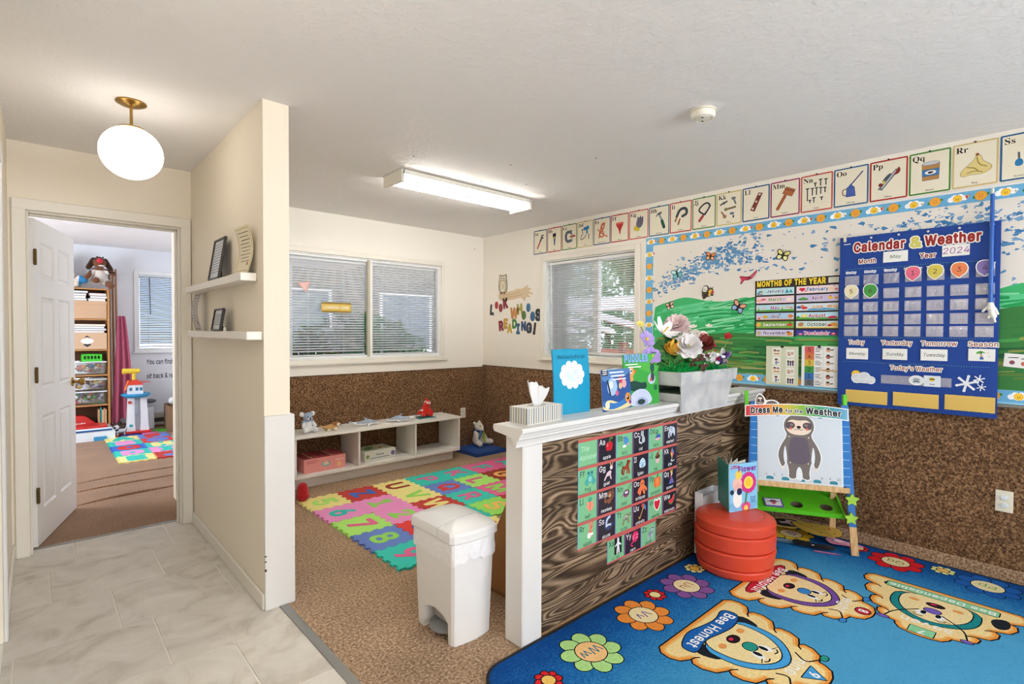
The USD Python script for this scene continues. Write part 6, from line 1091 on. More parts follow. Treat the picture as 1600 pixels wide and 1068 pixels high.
# ------------------------------------------------------------------ blue rug
RX0, RX1, RY0, RY1 = 1.235, 3.855, -1.95, 1.578
rug = Thing('rug', 'large bright blue rug printed with bees in hives and alphabet flowers', 'rug', (RX0, RY0, 0)); rw, rh = RX1 - RX0, RY1 - RY0
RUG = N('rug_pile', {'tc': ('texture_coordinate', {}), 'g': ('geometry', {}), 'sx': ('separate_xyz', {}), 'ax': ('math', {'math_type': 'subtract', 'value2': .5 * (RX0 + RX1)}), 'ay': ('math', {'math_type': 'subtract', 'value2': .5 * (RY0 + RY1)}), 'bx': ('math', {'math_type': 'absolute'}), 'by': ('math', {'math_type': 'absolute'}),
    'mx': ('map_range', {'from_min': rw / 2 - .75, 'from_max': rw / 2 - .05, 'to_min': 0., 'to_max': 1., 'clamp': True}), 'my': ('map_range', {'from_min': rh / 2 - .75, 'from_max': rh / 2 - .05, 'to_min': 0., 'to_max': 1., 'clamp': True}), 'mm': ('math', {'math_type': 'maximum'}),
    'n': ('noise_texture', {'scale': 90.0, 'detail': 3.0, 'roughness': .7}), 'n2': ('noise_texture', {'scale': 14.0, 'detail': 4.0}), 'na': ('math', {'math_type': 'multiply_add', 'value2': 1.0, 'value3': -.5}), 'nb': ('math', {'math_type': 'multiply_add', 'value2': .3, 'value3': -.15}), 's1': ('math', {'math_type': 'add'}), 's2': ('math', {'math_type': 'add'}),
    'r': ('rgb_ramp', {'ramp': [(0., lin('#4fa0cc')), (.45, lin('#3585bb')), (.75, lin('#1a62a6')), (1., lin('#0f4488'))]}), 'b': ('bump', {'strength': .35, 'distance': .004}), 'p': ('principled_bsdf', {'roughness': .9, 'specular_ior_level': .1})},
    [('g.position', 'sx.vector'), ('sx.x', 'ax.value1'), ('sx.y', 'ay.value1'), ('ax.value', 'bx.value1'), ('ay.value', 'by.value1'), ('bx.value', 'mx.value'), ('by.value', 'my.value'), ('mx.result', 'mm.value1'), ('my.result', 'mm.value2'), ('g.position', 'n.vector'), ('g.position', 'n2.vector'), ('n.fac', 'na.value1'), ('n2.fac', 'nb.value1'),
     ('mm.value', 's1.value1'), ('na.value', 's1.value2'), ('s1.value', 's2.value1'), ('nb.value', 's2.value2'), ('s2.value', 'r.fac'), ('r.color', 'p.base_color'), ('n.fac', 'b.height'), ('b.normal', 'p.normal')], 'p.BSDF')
RR = sbox(.0, .0, rw, rh).buffer(-.13).buffer(.13, quad_segs=8)
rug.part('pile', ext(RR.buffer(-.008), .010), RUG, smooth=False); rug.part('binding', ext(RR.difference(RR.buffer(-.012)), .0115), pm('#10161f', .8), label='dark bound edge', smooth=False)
cv = Canvas(3e-5, .0101); INK = '#14161c'
def rugpt(x, y): return x - RX0, y - RY0
def rflower(x, y, r, pc, cc, txt_=None, tc=None, ang=0., n=8):
    cv.at(*rugpt(x, y), r, r, ang); e = .035 if r > .08 else .09
    for k in range(n): a = 2 * PI * (k + .5) / n; cv.draw('o %s %.3f;c %s %.3f,%.3f .36 .30 %.1f;o -' % (INK, e, pc, .70 * math.cos(a), .70 * math.sin(a), math.degrees(a)))
    cv.draw('o %s %.3f;c %s 0,0 .52;o -' % (INK, e, cc))
    if txt_: cv.txt(txt_, .36, 0, -.18, tc)
for x, y, pc, cc, s, tc, a in ((1.70, 1.370, '#b4e08e', '#f6c88a', 'Ww', '#2a7a8a', PI), (2.107, 1.386, '#f0923f', '#f6e2b0', 'Vv', '#6a4a9a', PI), (2.52, 1.395, '#8a5a9c', '#f6e2b0', 'Uu', '#b0503a', PI), (2.93, 1.395, '#d9403c', '#f6e2b0', 'Tt', '#3a7a4a', PI), (3.33, 1.39, '#5aa84a', '#f6e2b0', 'Ss', '#b0503a', PI), (3.70, 1.30, '#e8c23a', '#f6e2b0', 'Rr', '#3a5aa0', PI / 2),
    (3.70, .728, '#d41f28', '#ecdca6', 'Qq', '#8a7a3a', PI / 2), (3.703, .328, '#1f5fb0', '#ecdfae', 'Pp', '#7ab05a', PI / 2), (3.70, -.07, '#f0923f', '#f6e2b0', 'Oo', '#8a5a9c', PI / 2), (1.42, .98, '#d9403c', '#f6e2b0', 'Xx', '#2a7a8a', -PI / 2), (1.42, .56, '#8a5a9c', '#f6e2b0', 'Yy', '#2a7a8a', -PI / 2), (1.42, .14, '#f0c23a', '#f6e2b0', 'Zz', '#b0503a', -PI / 2)): rflower(x, y, .128, pc, cc, s, tc, a)
for x, y, pc, cc in ((2.314, 1.454, '#d8262c', '#f2dfa0'), (2.741, 1.47, '#f0e6a0', '#f0b84a'), (1.438, 1.364, '#d8262c', '#f2c86a'), (3.765, .521, '#e8efa0', '#f0c06a'), (3.765, .93, '#d8262c', '#f2dfa0'), (1.5, 1.13, '#f0e6a0', '#f0b84a')): rflower(x, y, .052, pc, cc)
CR = '#f4d99a'
def hive(x, y, ang, word, num_, numw, c1, nose, shape, open_=False):
    cv.at(*rugpt(x, y), 1, 1, ang); A = [(-.29, 0), (.29, 0), (.318, .025), (.325, .065), (.31, .105), (.262, .132), (.285, .15), (.29, .19), (.27, .24), (.218, .268), (.238, .29), (.236, .33), (.215, .37), (.166, .388), (.186, .405), (.18, .44), (.15, .475), (.10, .487), (.095, .51), (.075, .54), (.035, .555), (0, .558)]
    A = A + [(-a, b) for a, b in A[::-1] if (a, b) not in ((-.29, 0), (.29, 0), (0, .556))]
    g = Polygon(A).buffer(0); cv.raw(g.buffer(.007), INK); cv.raw(g, '#ee9a42'); cv.raw(g.buffer(-.012), '#f2b766'); cv.raw(g.buffer(-.022), CR)
    for s in (-1, 1):
        for a in ('.265,.132 .245,.136 .232,.148', '.222,.268 .205,.274 .192,.288', '.17,.388 .155,.394 .142,.406'):
            cv.draw('L 14161c .0035 ' + ' '.join('%.3f,%s' % (s * float(q.split(',')[0]), q.split(',')[1]) for q in a.split()))
    cv.draw('s 22262e -.22,.11 -.19,.22 -.14,.2 -.12,.1;s 22262e .22,.11 .19,.22 .14,.2 .12,.1' if not open_ else 's 22262e -.26,.09 -.27,.2 -.22,.24 -.19,.14;s 22262e .25,.08 .2,.03 .1,.06 .16,.12')
    cv.draw('o 14161c .005;s %s -.16,.1 -.175,.26 -.12,.36 0,.425 .12,.36 .175,.26 .16,.1;s f6dfa6 -.135,.11 -.14,.25 -.085,.345 0,.385 .085,.345 .14,.25 .135,.11 0,.09;o -' % c1)
    cv.draw('c f0a45a -.085,.175 .022 .016;c f0a45a .085,.175 .022 .016;o 14161c .004;c %s 0,.255 .032 .028;c 2a1a20 .0,.182 .034 .022;o -;c d8305a .008,.176 .014 .009;c f6f6f4 -.035,.305 .02 .03 15;c f6f6f4 .035,.305 .02 .03 -15;c 14161c -.028,.298 .011 .02;c 14161c .028,.298 .011 .02;L 14161c .003 -.06,.34 -.045,.352 -.025,.346;L 14161c .003 .06,.34 .045,.352 .025,.346;l 14161c .002 -.05,.325 -.075,.335;l 14161c .002 .05,.325 .075,.335' % nose)
    b = {'wave': 's %s -.215,.115 -.2,.03 -.1,.06 0,.045 .1,.02 .2,.05 .225,.075 .215,.13 .1,.1 0,.125 -.1,.14', 'flat': 's %s -.225,.1 -.225,.03 .225,.03 .225,.1', 'bar': 'p %s -.21,.035 .21,.035 .22,.042 .22,.09 .21,.097 -.21,.097 -.22,.09 -.22,.042'}[shape]
    cv.draw('o 14161c .005;' + b % {'wave': '1f66b4', 'flat': 'c4243a', 'bar': '8ed6a4'}[shape] + ';o -'); cv.txt(word, .046 if len(word) < 12 else .036, 0, .063 if shape != 'bar' else .05, '#f6f6f4', 'i', 2)
    g, cc = cv.L[-1]
    cv.draw('L 14161c .0035 -.1,.4 -.06,.45 -.10,.475 -.13,.49;L 14161c .0035 .1,.4 .08,.44 .12,.46 .15,.47;o 14161c .004;c %s -.145,.495 .022 .013;c %s .165,.475 .022 .013;o -' % (nose, nose) if not open_ else 'L 14161c .0035 -.04,.28 -.13,.36 -.15,.45;L 14161c .0035 .05,.28 .13,.38 .15,.47;o 14161c .004;c %s -.15,.465 .02 .013;c %s .15,.48 .022 .014;o -' % (nose, nose))
    cv.txt(numw, .046, 0, .415 if not open_ else .405, '#f4f0e4', 'i', 2)
    cv.draw({'tri': 'o 14161c .004;p 4aa0dc -.05,.475 .05,.475 0,.545;o -', 'disc': 'o 14161c .004;c c4243a 0,.515 .036 .03;o -', 'box': 'o 14161c .004;p 8ed6a4 -.045,.475 .045,.475 .045,.54 -.045,.54;o -'}[{'9': 'tri', '8': 'disc', '7': 'box'}.get(num_, 'disc')])
    cv.txt(num_, .036, 0, .485 if num_ == '9' else .498, '#f6f6f4', 'i', 3)
hive(2.233, 1.195, PI, 'Bee Honest', '9', 'nine', '4aa6e2', '2a9a8a', 'wave'); hive(2.925, 1.215, PI, 'Bee Helpful', '8', 'eight', '7a52a4', '3a8ad0', 'flat'); hive(3.43, .475, PI / 2, 'Bee Dependable', '7', 'seven', '1f8a8e', '7a62c0', 'bar', True)
hive(3.43, -.25, PI / 2, 'Bee Fair', '6', 'six', '4aa6e2', '2a9a8a', 'wave'); hive(1.66, .35, -PI / 2, 'Bee Kind', '10', 'ten', '7a52a4', '3a8ad0', 'flat')
rug.print('printed_design', cv, label='woven bee, hive and flower design', mat=N('rug_print', {'a': ('attribute', {'attribute': 'Cd'}), 'g': ('geometry', {}), 'n': ('noise_texture', {'scale': 90.0, 'detail': 3.0, 'roughness': .7}), 'mr': ('map_range', {'from_min': .3, 'from_max': .7, 'to_min': .85, 'to_max': 1.1}), 'x': ('mix', {'mix_type': 'multiply', 'fac': 1.0}), 'b': ('bump', {'strength': .3, 'distance': .004}), 'p': ('principled_bsdf', {'roughness': .9, 'specular_ior_level': .1})},
    [('g.position', 'n.vector'), ('n.fac', 'mr.value'), ('a.color', 'x.color1'), ('mr.result', 'x.color2'), ('x.color', 'p.base_color'), ('n.fac', 'b.height'), ('b.normal', 'p.normal')], 'p.BSDF'))
RUGZ = .0118

# ------------------------------------------------------------------ red stacked tub with open book
t = Thing('red_tub', 'round red plastic tub with a domed lid on the rug', 'tub', (2.93, 1.33, RUGZ)); TUB = pm('#d9482f', .35, .5, name='tub_red')
def band(z0, z1, r0, r1): return [(0, z0), (r0 - .012, z0), (r0, z0 + .01), (r1, z1 - .012), (r1 - .008, z1 - .003), (r1 - .018, z1), (0, z1)]
t.part('base_ring', lathe([(0, 0), (.185, 0), (.198, .012), (.205, .042), (.2, .05), (0, .05)], 56), TUB); t.part('tub_section', lathe(band(.05, .145, .204, .216), 56), TUB); t.part('tub_section', lathe(band(.145, .235, .213, .216), 56), TUB)
t.part('lid', lathe([(0, .235), (.203, .235), (.211, .242), (.213, .285), (.205, .296), (.172, .308), (.160, .312), (.15, .309), (.14, .312), (.05, .318), (0, .319)], 56), TUB)
def d_fl(c):
    c.rect(0, 0, .22, .27, '#8cc8ea'); c.draw('s 7ab8e0 0,.0 .22,.0 .22,.05 .1,.03 0,.06;c d83a8a .145,.155 .05;' + ';'.join('c d83a8a %.3f,%.3f .014' % (.145 + .048 * math.cos(a), .155 + .048 * math.sin(a)) for a in np.arange(16) * .3927) + ';c f4dc6a .145,.155 .036;c f0c83a .145,.155 .024;c f0c0b0 .06,.155 .036;c e8b4a8 .065,.13 .03;c f0d05a .07,.205 .026;c f4f0e8 .06,.07 .034 .05;c 2a2f5a .075,.11 .02;c 2a3a4a .02,.11 .014;c e0508a .125,.02 .035 .028;c f0d05a .125,.012 .016;l 4a8a5a .006 .13,.1 .12,.04')
    c.txt('Flower', .027, .138, .222, '#8a3a9a', 'i', 4); c.txt('Little', .018, .045, .243, '#c02a6a', 'i', 3); [c.draw('L 3a5a8a .002 .16,%.3f .18,%.3f .2,%.3f' % (.07 - .012 * k, .065 - .012 * k, .072 - .012 * k)) for k in range(3)]
bk = book('flower_picture_book', 'open picture book with a big pink flower standing on the red tub', 2.875, 1.335, .215, .268, '#8cc8ea', d_fl, math.radians(-19), .03, open_=1.05, back='#2f9a90', z=RUGZ + .3195, page=True)
t = Thing('white_carton', 'open white paper carton tucked between the tub and the partition', 'box', (2.93, 1.5545, RUGZ), 0)
t.part('carton', cat(bx(0, .003, -.03, .02, 0, .37), bx(.22, .223, -.03, .02, 0, .37), bx(.003, .22, -.03, -.027, 0, .35), bx(.003, .22, .017, .02, 0, .37), bx(.003, .22, -.027, .017, 0, .003)), pm('#e9eaf0', .5), smooth=False)

# ------------------------------------------------------------------ easel
EC, EA = (3.47, 1.169), math.atan2(-.883, .47)
ea = Thing('easel', 'childs blue and wooden easel with green tray standing in the corner', 'easel', (*EC, RUGZ), EA)
EB = pm('#1f6fbe', .4, .5, name='easel_blue'); GRN = pm('#5ecb1e', .4, .5, name='easel_green'); LIME = pm('#a6d84a', .45)
sl = math.tan(math.radians(9)); Y_ = lambda z: .05 + sl * (z - .38)
def bar(p, q, w, d, mat, name, label=None):
    p, q = np.array(p, float), np.array(q, float); pts = [e + [sx * w, sy * d, 0] for e in (p, q) for sx in (-1, 1) for sy in (-1, 1)]; ea.part(name, as_tri(Manifold.hull_points(np.array(pts))), mat, label, smooth=False)
for s in (-1, 1):
    bar((s * .297, .012, 0), (s * .283, Y_(.17), .17), .019, .011, WOOD, 'leg_foot'); bar((s * .283, Y_(.17), .17), (s * .256, Y_(.885), .885), .019, .011, EB, 'leg')
    bar((s * .23, .27, 0), (s * .215, Y_(.86) + .035, .86), .017, .01, WOOD, 'rear_leg')
def plane(x, s, d=0.): z = .38 + s * math.cos(math.radians(9)); return np.array([x, Y_(z) - d, z])
EM = frame(plane(0, 0, .013), (1, 0, 0), (0, sl, 1))
ea.part('board', xf(bx(-.238, .238, .0, .46, -.008, .002), EM), pm('#e8edf0', .3), smooth=False)
cv = Canvas(4e-5, .0); [cv.rect(x0, .02 + .0 , x1, .5, '#2a7cc8') for x0, x1 in ((-.275, -.238), (.238, .275))]; [cv.rect(x0, .03 + .05 * k, x1, .0325 + .05 * k, '#bfe0f4') for k in range(10) for x0, x1 in ((-.275, -.238), (.238, .275))]
v, f, c = cv.mesh(); ea.part('ruled_strips', xf(trimesh.Trimesh(v, f, process=False), EM), PRINT, 'blue ruled edge strips', False, None, None, c)
ea.part('ledge', cat(bx(-.262, .262, .0, .075, .372, .392, .003), bx(-.262, .262, -.008, .004, .372, .405, .003)), WOOD, smooth=False)
tm = frame((0, .03, .205), (1, 0, 0), (0, .9613, .2756)); TW = Manifold.cube([.5, .29, .026]).translate([-.25, 0, 0]) - Manifold.cube([.476, .266, .03]).translate([-.238, .012, .005])
for x in (.0, .165): TW = TW - Manifold.cylinder(.1, .036, .036, 28).translate([x, .1, -.05])
ea.part('tray', xf(TW, tm), GRN, 'green sloping tray with two round holes', smooth=False)
for x in (.0, .165): ea.part('cup', xf(lathe([(.0355, .004), (.034, -.03), (0, -.03)], 24, (x, .1, 0)), tm), pm('#5a5044', .8))
star = Polygon([((.034 if k % 2 == 0 else .017) * math.cos(PI / 2 + k * PI / 5), (.034 if k % 2 == 0 else .017) * math.sin(PI / 2 + k * PI / 5)) for k in range(10)]).buffer(.003)
for x, y, z in ((-.268, -.012, .372), (.275, .012, .335), (.272, .012, .222)): ea.part('star_knob', xf(ext(star, .016), frame((x, y, z), (1, 0, 0), (0, 0, 1))), LIME, 'lime green star knob', smooth=False)
for s in (-1, 1):
    p = plane(-.298 if s < 0 else .262, .50, -.034); ea.part('clothespin', xf(as_tri(Manifold.hull_points(np.array([(-.011, -.085, -.012), (.011, -.085, -.012), (-.013, .075, -.014), (.013, .075, -.014), (-.011, -.085, .014), (.011, -.085, .014), (-.010, .075, .018), (.010, .075, .018)]))), frame(p + [0, -.014, 0], (1, 0, 0), (0, sl, 1))), GRN, 'green clothespin', smooth=False)
def on_easel(name, label, cat_, d):
    e = EM.copy(); e[3, :3] += e[2, :3] * d; return Thing(name, label, cat_, m=e @ ea.m)
t = on_easel('sloth_poster', 'white poster of a grey standing cartoon sloth on the easel', 'poster', .003)
t.part('sheet', bx(-.235, .232, .028, .438, 0, .0012), pm('#d3dce4', .35), smooth=False); cv = Canvas(5e-5, .0013); cv.clip = sbox(-.235, .028, .232, .438)
for k in range(1, 11):
    x = -.205 + .044 * (k - 1)
    if k not in (4, 5, 6, 7): cv.txt(str(k), .0135, x + .02, .052, '#2f3a4a')
    cv.draw('c 2f8aa0 %.3f,.036 .017 .012' % (x + (.034 if k % 2 else .0)))
for x, y in ((-.12, .432), (-.19, .43), (.06, .435), (.12, .43)): cv.draw('c 3a8fb0 %.3f,%.3f .013 .008' % (x, y))
cv.draw('o f2f4f6 .006;s 776e69 -.062,.31 -.10,.25 -.12,.19 -.11,.14 -.095,.11 -.083,.12 -.075,.155 -.065,.13 -.055,.08 -.06,.05 -.04,.04 -.015,.05 -.012,.09 .0,.11 .012,.09 .015,.05 .045,.04 .06,.05 .053,.08 .062,.13 .075,.155 .085,.12 .098,.11 .112,.14 .122,.19 .10,.25 .062,.31 .085,.35 .082,.40 .05,.432 0,.44 -.05,.432 -.082,.40 -.085,.35;o -')
cv.draw('s f0dcc8 -.07,.385 -.045,.41 0,.402 .045,.41 .07,.385 .072,.345 .045,.318 0,.312 -.045,.318 -.072,.345;s 5a4f54 -.075,.39 -.035,.395 -.018,.375 -.03,.352 -.07,.345;s 5a4f54 .075,.39 .035,.395 .018,.375 .03,.352 .07,.345;s 8a7a78 -.055,.378 -.035,.385 -.028,.372 -.045,.365;s 8a7a78 .055,.378 .035,.385 .028,.372 .045,.365;c 2e2422 0,.362 .012 .009;L 3a2c28 .0014 -.026,.35 -.012,.344 0,.35 .012,.344 .026,.35;c e06a60 -.046,.352 .008;c e06a60 .046,.352 .008')
cv.draw('s 655b69 -.048,.295 0,.302 .048,.295 .058,.22 .06,.155 .03,.135 0,.132 -.03,.135 -.06,.155 -.058,.22;s e8eef3 -.078,.255 -.088,.2 -.086,.15 -.075,.125 -.066,.15 -.070,.2;s e8eef3 .078,.255 .088,.2 .086,.15 .075,.125 .066,.15 .070,.2;s e8eef3 -.018,.03 -.018,.09 0,.125 .018,.09 .018,.03;c f0e2d2 -.055,.3 .004;c f0e2d2 .055,.3 .004;c f0e2d2 -.05,.14 .004;c f0e2d2 .05,.14 .004;l f2e4d4 .003 -.1,.115 -.092,.095;l f2e4d4 .003 -.09,.115 -.08,.095;l f2e4d4 .003 .1,.115 .092,.095;l f2e4d4 .003 .09,.115 .08,.095'); t.print('print', cv)
t = on_easel('easel_banner', 'arched rainbow banner reading Dress Me for the Weather on the easel', 'sign', .0085)
arc = lambda x, y: y - 1.0 * (x / 1.0) ** 2 * .22
N_ = 40; xs = np.linspace(-.312, .272, N_); ol = Polygon([(x, arc(x, .432)) for x in xs] + [(x, arc(x, .507)) for x in xs[::-1]])
t.part('sheet', ext(ol, .0015), pm('#f3f2ee', .35), smooth=False); cv = Canvas(5e-5, .0016)
cols = ['d9404c', 'e0604a', 'e8883e', 'e6b040', 'c8c248', '8cc048', '4aac5a', '3aa08a', '4aa0bc', '7ab4d4']
for k in range(N_ - 1):
    x0, x1 = xs[0] + .006 + (xs[-1] - xs[0] - .012) * k / (N_ - 1), xs[0] + .006 + (xs[-1] - xs[0] - .012) * (k + 1) / (N_ - 1); q = k / (N_ - 1) * 9; a, b = lin(cols[int(q)]), lin(cols[min(int(q) + 1, 9)])
    cv.L.append((Polygon([(x0, arc(x0, .438)), (x1, arc(x1, .438)), (x1, arc(x1, .501)), (x0, arc(x0, .501))]), a + (b - a) * (q % 1)))
for s, h, x in (('Dress Me', .036, -.278), ('for the', .022, -.076), ('Weather', .036, .04)):
    g, w = text(s, h, 'i', 4 if h > .03 else 2); k = {'Dress Me': .19, 'for the': .1, 'Weather': .195}[s] / w; g = affinity.scale(g, k, 1, origin=(0, 0))
    from shapely import transform as shtr
    g = affinity.translate(g, x, .451); g = shtr(g.segmentize(.01), lambda p: np.column_stack([p[:, 0], arc(p[:, 0], p[:, 1])])); cv.raw(g.buffer(.0025), '#f6f6f2'); cv.raw(g, '#23262c')
t.print('print', cv)
t = on_easel('sloth_cutout', 'small cartoon sloth cutout peeking over the rainbow banner', 'paper cutout', .002)
g = Polygon(chaikin([(-.25, .47), (-.252, .53), (-.225, .575), (-.195, .545), (-.187, .52), (-.15, .532), (-.11, .515), (-.10, .48)])); t.part('cutout', ext(g, .0015), pm('#f3f2ee', .5), smooth=False); cv = Canvas(5e-5, .0016)
cv.draw('s 6a605c -.244,.485 -.246,.53 -.225,.563 -.2,.54 -.194,.5;s efdcc8 -.24,.5 -.24,.53 -.222,.545 -.205,.532 -.2,.505;c 4f4648 -.23,.518 .009 .012;c 4f4648 -.208,.52 .009 .012;c 2a2020 -.219,.51 .004;s 6a605c -.19,.48 -.185,.512 -.15,.524 -.118,.508 -.11,.48'); t.print('print', cv)
t = Thing('picture_card', 'purple edged ice cream picture card lying in the green tray', 'card', m=frame((-.135, .085, .0052), (1, .06, 0), (-.06, 1, 0)) @ tm @ ea.m); t.part('card', bx(-.055, .055, -.042, .05, 0, .008), pm('#6f58a8', .5), smooth=False); cv = Canvas(5e-5, .0081); cv.rect(-.047, -.034, .045, .042, '#eef0f4'); cv.draw('s 6a4a3a -.03,.012 0,.034 .03,.012;p e0607a -.022,.01 .022,.01 0,-.028;l 3a3a44 .003 -.034,.008 .034,.014'); t.print('print', cv)
# dress-up cutouts lying under the easel
def cutout(name, label, x, y, z, tilt, rz, outline, ops, col):
    t = Thing(name, label, 'paper cutout', m=frame((x, y, z), (math.cos(rz), math.sin(rz), 0), (-math.sin(rz) * math.cos(tilt), math.cos(rz) * math.cos(tilt), math.sin(tilt)))); g = Polygon(chaikin([tuple(map(float, q.split(','))) for q in outline.split()], 2)).buffer(0)
    t.part('cutout', ext(g, .002), pm(col, .4), smooth=False); cv = Canvas(5e-5, .0021); cv.draw(ops); t.print('print', cv)
u = EA
cutout('face_cutout', 'oval panda-like face cutout under the easel tray', 3.70, 1.325, .075, .12, u + .1, '-.12,0 -.1,.06 0,.08 .1,.06 .12,0 .1,-.055 0,-.075 -.1,-.055', 's 2a2422 -.1,.0 -.06,.055 .05,.06 .09,.0 .05,-.055 -.06,-.055;s d9b8c0 -.06,.04 .04,.045 .075,0 .04,-.045 -.04,-.02;c 1c1818 -.03,.03 .03 .018;c 1c1818 -.02,-.03 .035 .018;c 1c1818 .035,.0 .014', '#c9a860')
cutout('coat_cutout', 'yellow spotted raincoat cutout leaning under the easel', 3.70, 1.15, .075, .18, u, '-.14,.06 -.1,.09 .1,.07 .15,.03 .13,-.06 0,-.07 -.08,-.02', 'L a07a3a .003 -.1,.06 0,.0 .08,-.05;c 8a5a3a -.02,.04 .006;c 8a5a3a .05,.02 .006;c 8a5a3a .02,-.03 .006;c c84a3a .08,.03 .008;c 8a5a3a .1,-.02 .006', '#c9a548')
cutout('boots_cutout', 'black boots cutout with a white dot under the easel', 3.55, 1.12, .032, .10, u - .1, '-.12,.04 -.02,.03 .0,.01 .1,.03 .13,-.02 .06,-.05 -.02,-.035 -.1,-.04', 'c f2f2ee .0,-.01 .008;l 4a4a58 .003 -.1,.02 -.04,.0', '#191a22')
cutout('dress_cutout', 'pink and white dress cutout under the right easel leg', 3.72, .995, .035, .10, u + .1, '-.1,.05 -.04,.06 .02,.01 .1,-.03 .08,-.05 -.02,-.035 -.09,-.03', 's d94a7a -.09,-.01 -.03,-.02 .06,-.045 -.02,-.03;s f4e8ee -.06,.035 -.02,.03 .0,.0 -.05,.0;c 4a7ab0 -.06,.02 .008', '#e8a0bc')
cutout('umbrella_cutout', 'grey-blue striped umbrella cutout flat on the rug under the easel', 3.52, 1.25, .022, .05, u, '-.12,.03 .12,.02 .13,-.02 -.1,-.03', 'l c9d4dc .004 -.1,.01 .11,.0;l 2a4a6a .004 -.1,-.012 .1,-.012', '#5f86a0')
cutout('glove_cutout', 'small pink gloves cutout in front of the black boots', 3.52, 1.05, .0138, .0, u - .05, '-.06,.01 0,.014 .06,.01 .1,.0 .06,-.015 0,-.012 -.05,-.012', 'l f0b0d0 .003 -.04,0 .06,-.003', '#a05a90')
# ------------------------------------------------------------------ far playroom
SH = pm('#c08a52', .5, .4, name='shelf_oak'); SX0, SX1, SY0, SY1 = -.12, .69, 8.42, 8.735
t = Thing('bookcase', 'tall oak bookcase in the far playroom behind the open door', 'bookcase', (SX0, SY0, 0)); w, d = SX1 - SX0, SY1 - SY0
for x in (0, w - .022): t.part('side_panel', bx(x, x + .022, 0, d, 0, 1.855, .002), SH, smooth=False)
ZS = [.07, .375, .755, 1.075, 1.46, 1.845]
for z in ZS: t.part('shelf', bx(.0225, w - .0225, 0, d, z, z + .018, .002), SH, smooth=False)
t.part('back_panel', bx(.0225, w - .0225, d - .005, d, .05, 1.845), pm('#6d4a2c', .6), smooth=False)
def box_at(name, label, cat_, x0, x1, z0, z1, col, y0=SY0 + .01, y1=SY0 + .26, lid=None, extra=None):
    t = Thing(name, label, cat_, ((x0 + x1) / 2, y0, z0 + .0005)); h = z1 - z0; k = (x1 - x0) / 2
    t.part('carton', cat(bx(-k, k, 0, .003, 0, h), bx(-k, k, y1 - y0 - .003, y1 - y0, 0, h), bx(-k, -k + .003, .003, y1 - y0 - .003, 0, h), bx(k - .003, k, .003, y1 - y0 - .003, 0, h), bx(-k, k, 0, y1 - y0, 0, .003)), pm(col, .6), smooth=False)
    if lid: t.part('lid', bx(-k - .004, k + .004, -.004, y1 - y0 + .004, h - lid, h + .002, .002), pm(col, .6), smooth=False)
    if extra: cv = Canvas(1e-4, .0005); extra(cv, k, h); v, f, c = cv.mesh(); fr = frame((0, 0, 0), (1, 0, 0), (0, 0, 1)); t.part('label', (v @ fr[:3, :3], f), PRINT, None, False, None, None, c)
    return t
box_at('storage_box', 'tan cardboard storage box on the upper shelf of the bookcase', 'box', .28, .66, 1.478, 1.70, '#d3ad8a', lid=.04)
box_at('storage_box', 'tan storage box with a white diamond label in the bookcase', 'box', .27, .66, 1.093, 1.30, '#d8b592', extra=lambda c, k, h: c.draw('p 3a3a44 %.3f,%.3f %.3f,%.3f %.3f,%.3f %.3f,%.3f;s f4f4f2 -.085,.105 0,.155 .085,.105 0,.055' % (-.04, .06, 0, .03, .04, .06, 0, .09) + ';p 3a3a44 -.035,.145 0,.175 .035,.145 0,.155'))
def paper_stack(label, x0, x1, z, n, h, cols, seed):
    r = np.random.default_rng(seed)
    for i in range(n):
        dx = r.uniform(-.015, .015); t = Thing('stacked_book', label % ['bottom', 'second', 'third', 'top', 'fifth'][i], 'book', ((x0 + x1) / 2 + dx, SY0 + .015, z + i * h), r.uniform(-.03, .03)); k = (x1 - x0) / 2
        t.part('cover', cat(bx(-k, k, 0, .24, 0, .003), bx(-k, k, 0, .24, h - .004, h - .001), bx(-k, -k + .003, 0, .24, .003, h - .004)), pm(cols[i % len(cols)], .5), smooth=False); t.part('pages', bx(-k + .004, k - .004, .004, .236, .0032, h - .0042), pm('#f2efe8', .7), smooth=False)
paper_stack('book %s in the left stack under the brown plush on the bookcase', .24, .47, 1.7025, 4, .032, ['#26323f', '#e4e4e0', '#1f2a34', '#2a3f52'], 1)
paper_stack('book %s in the right stack under the brown plush on the bookcase', .485, .66, 1.7025, 3, .034, ['#e8e6e0', '#2f4a5a', '#e0b8b4'], 2)
paper_stack('thin folder %s in the loose pile on the diamond label box', .32, .65, 1.3025, 4, .028, ['#d8b8b0', '#3f6078', '#b4c8d0', '#d0a070'], 3)
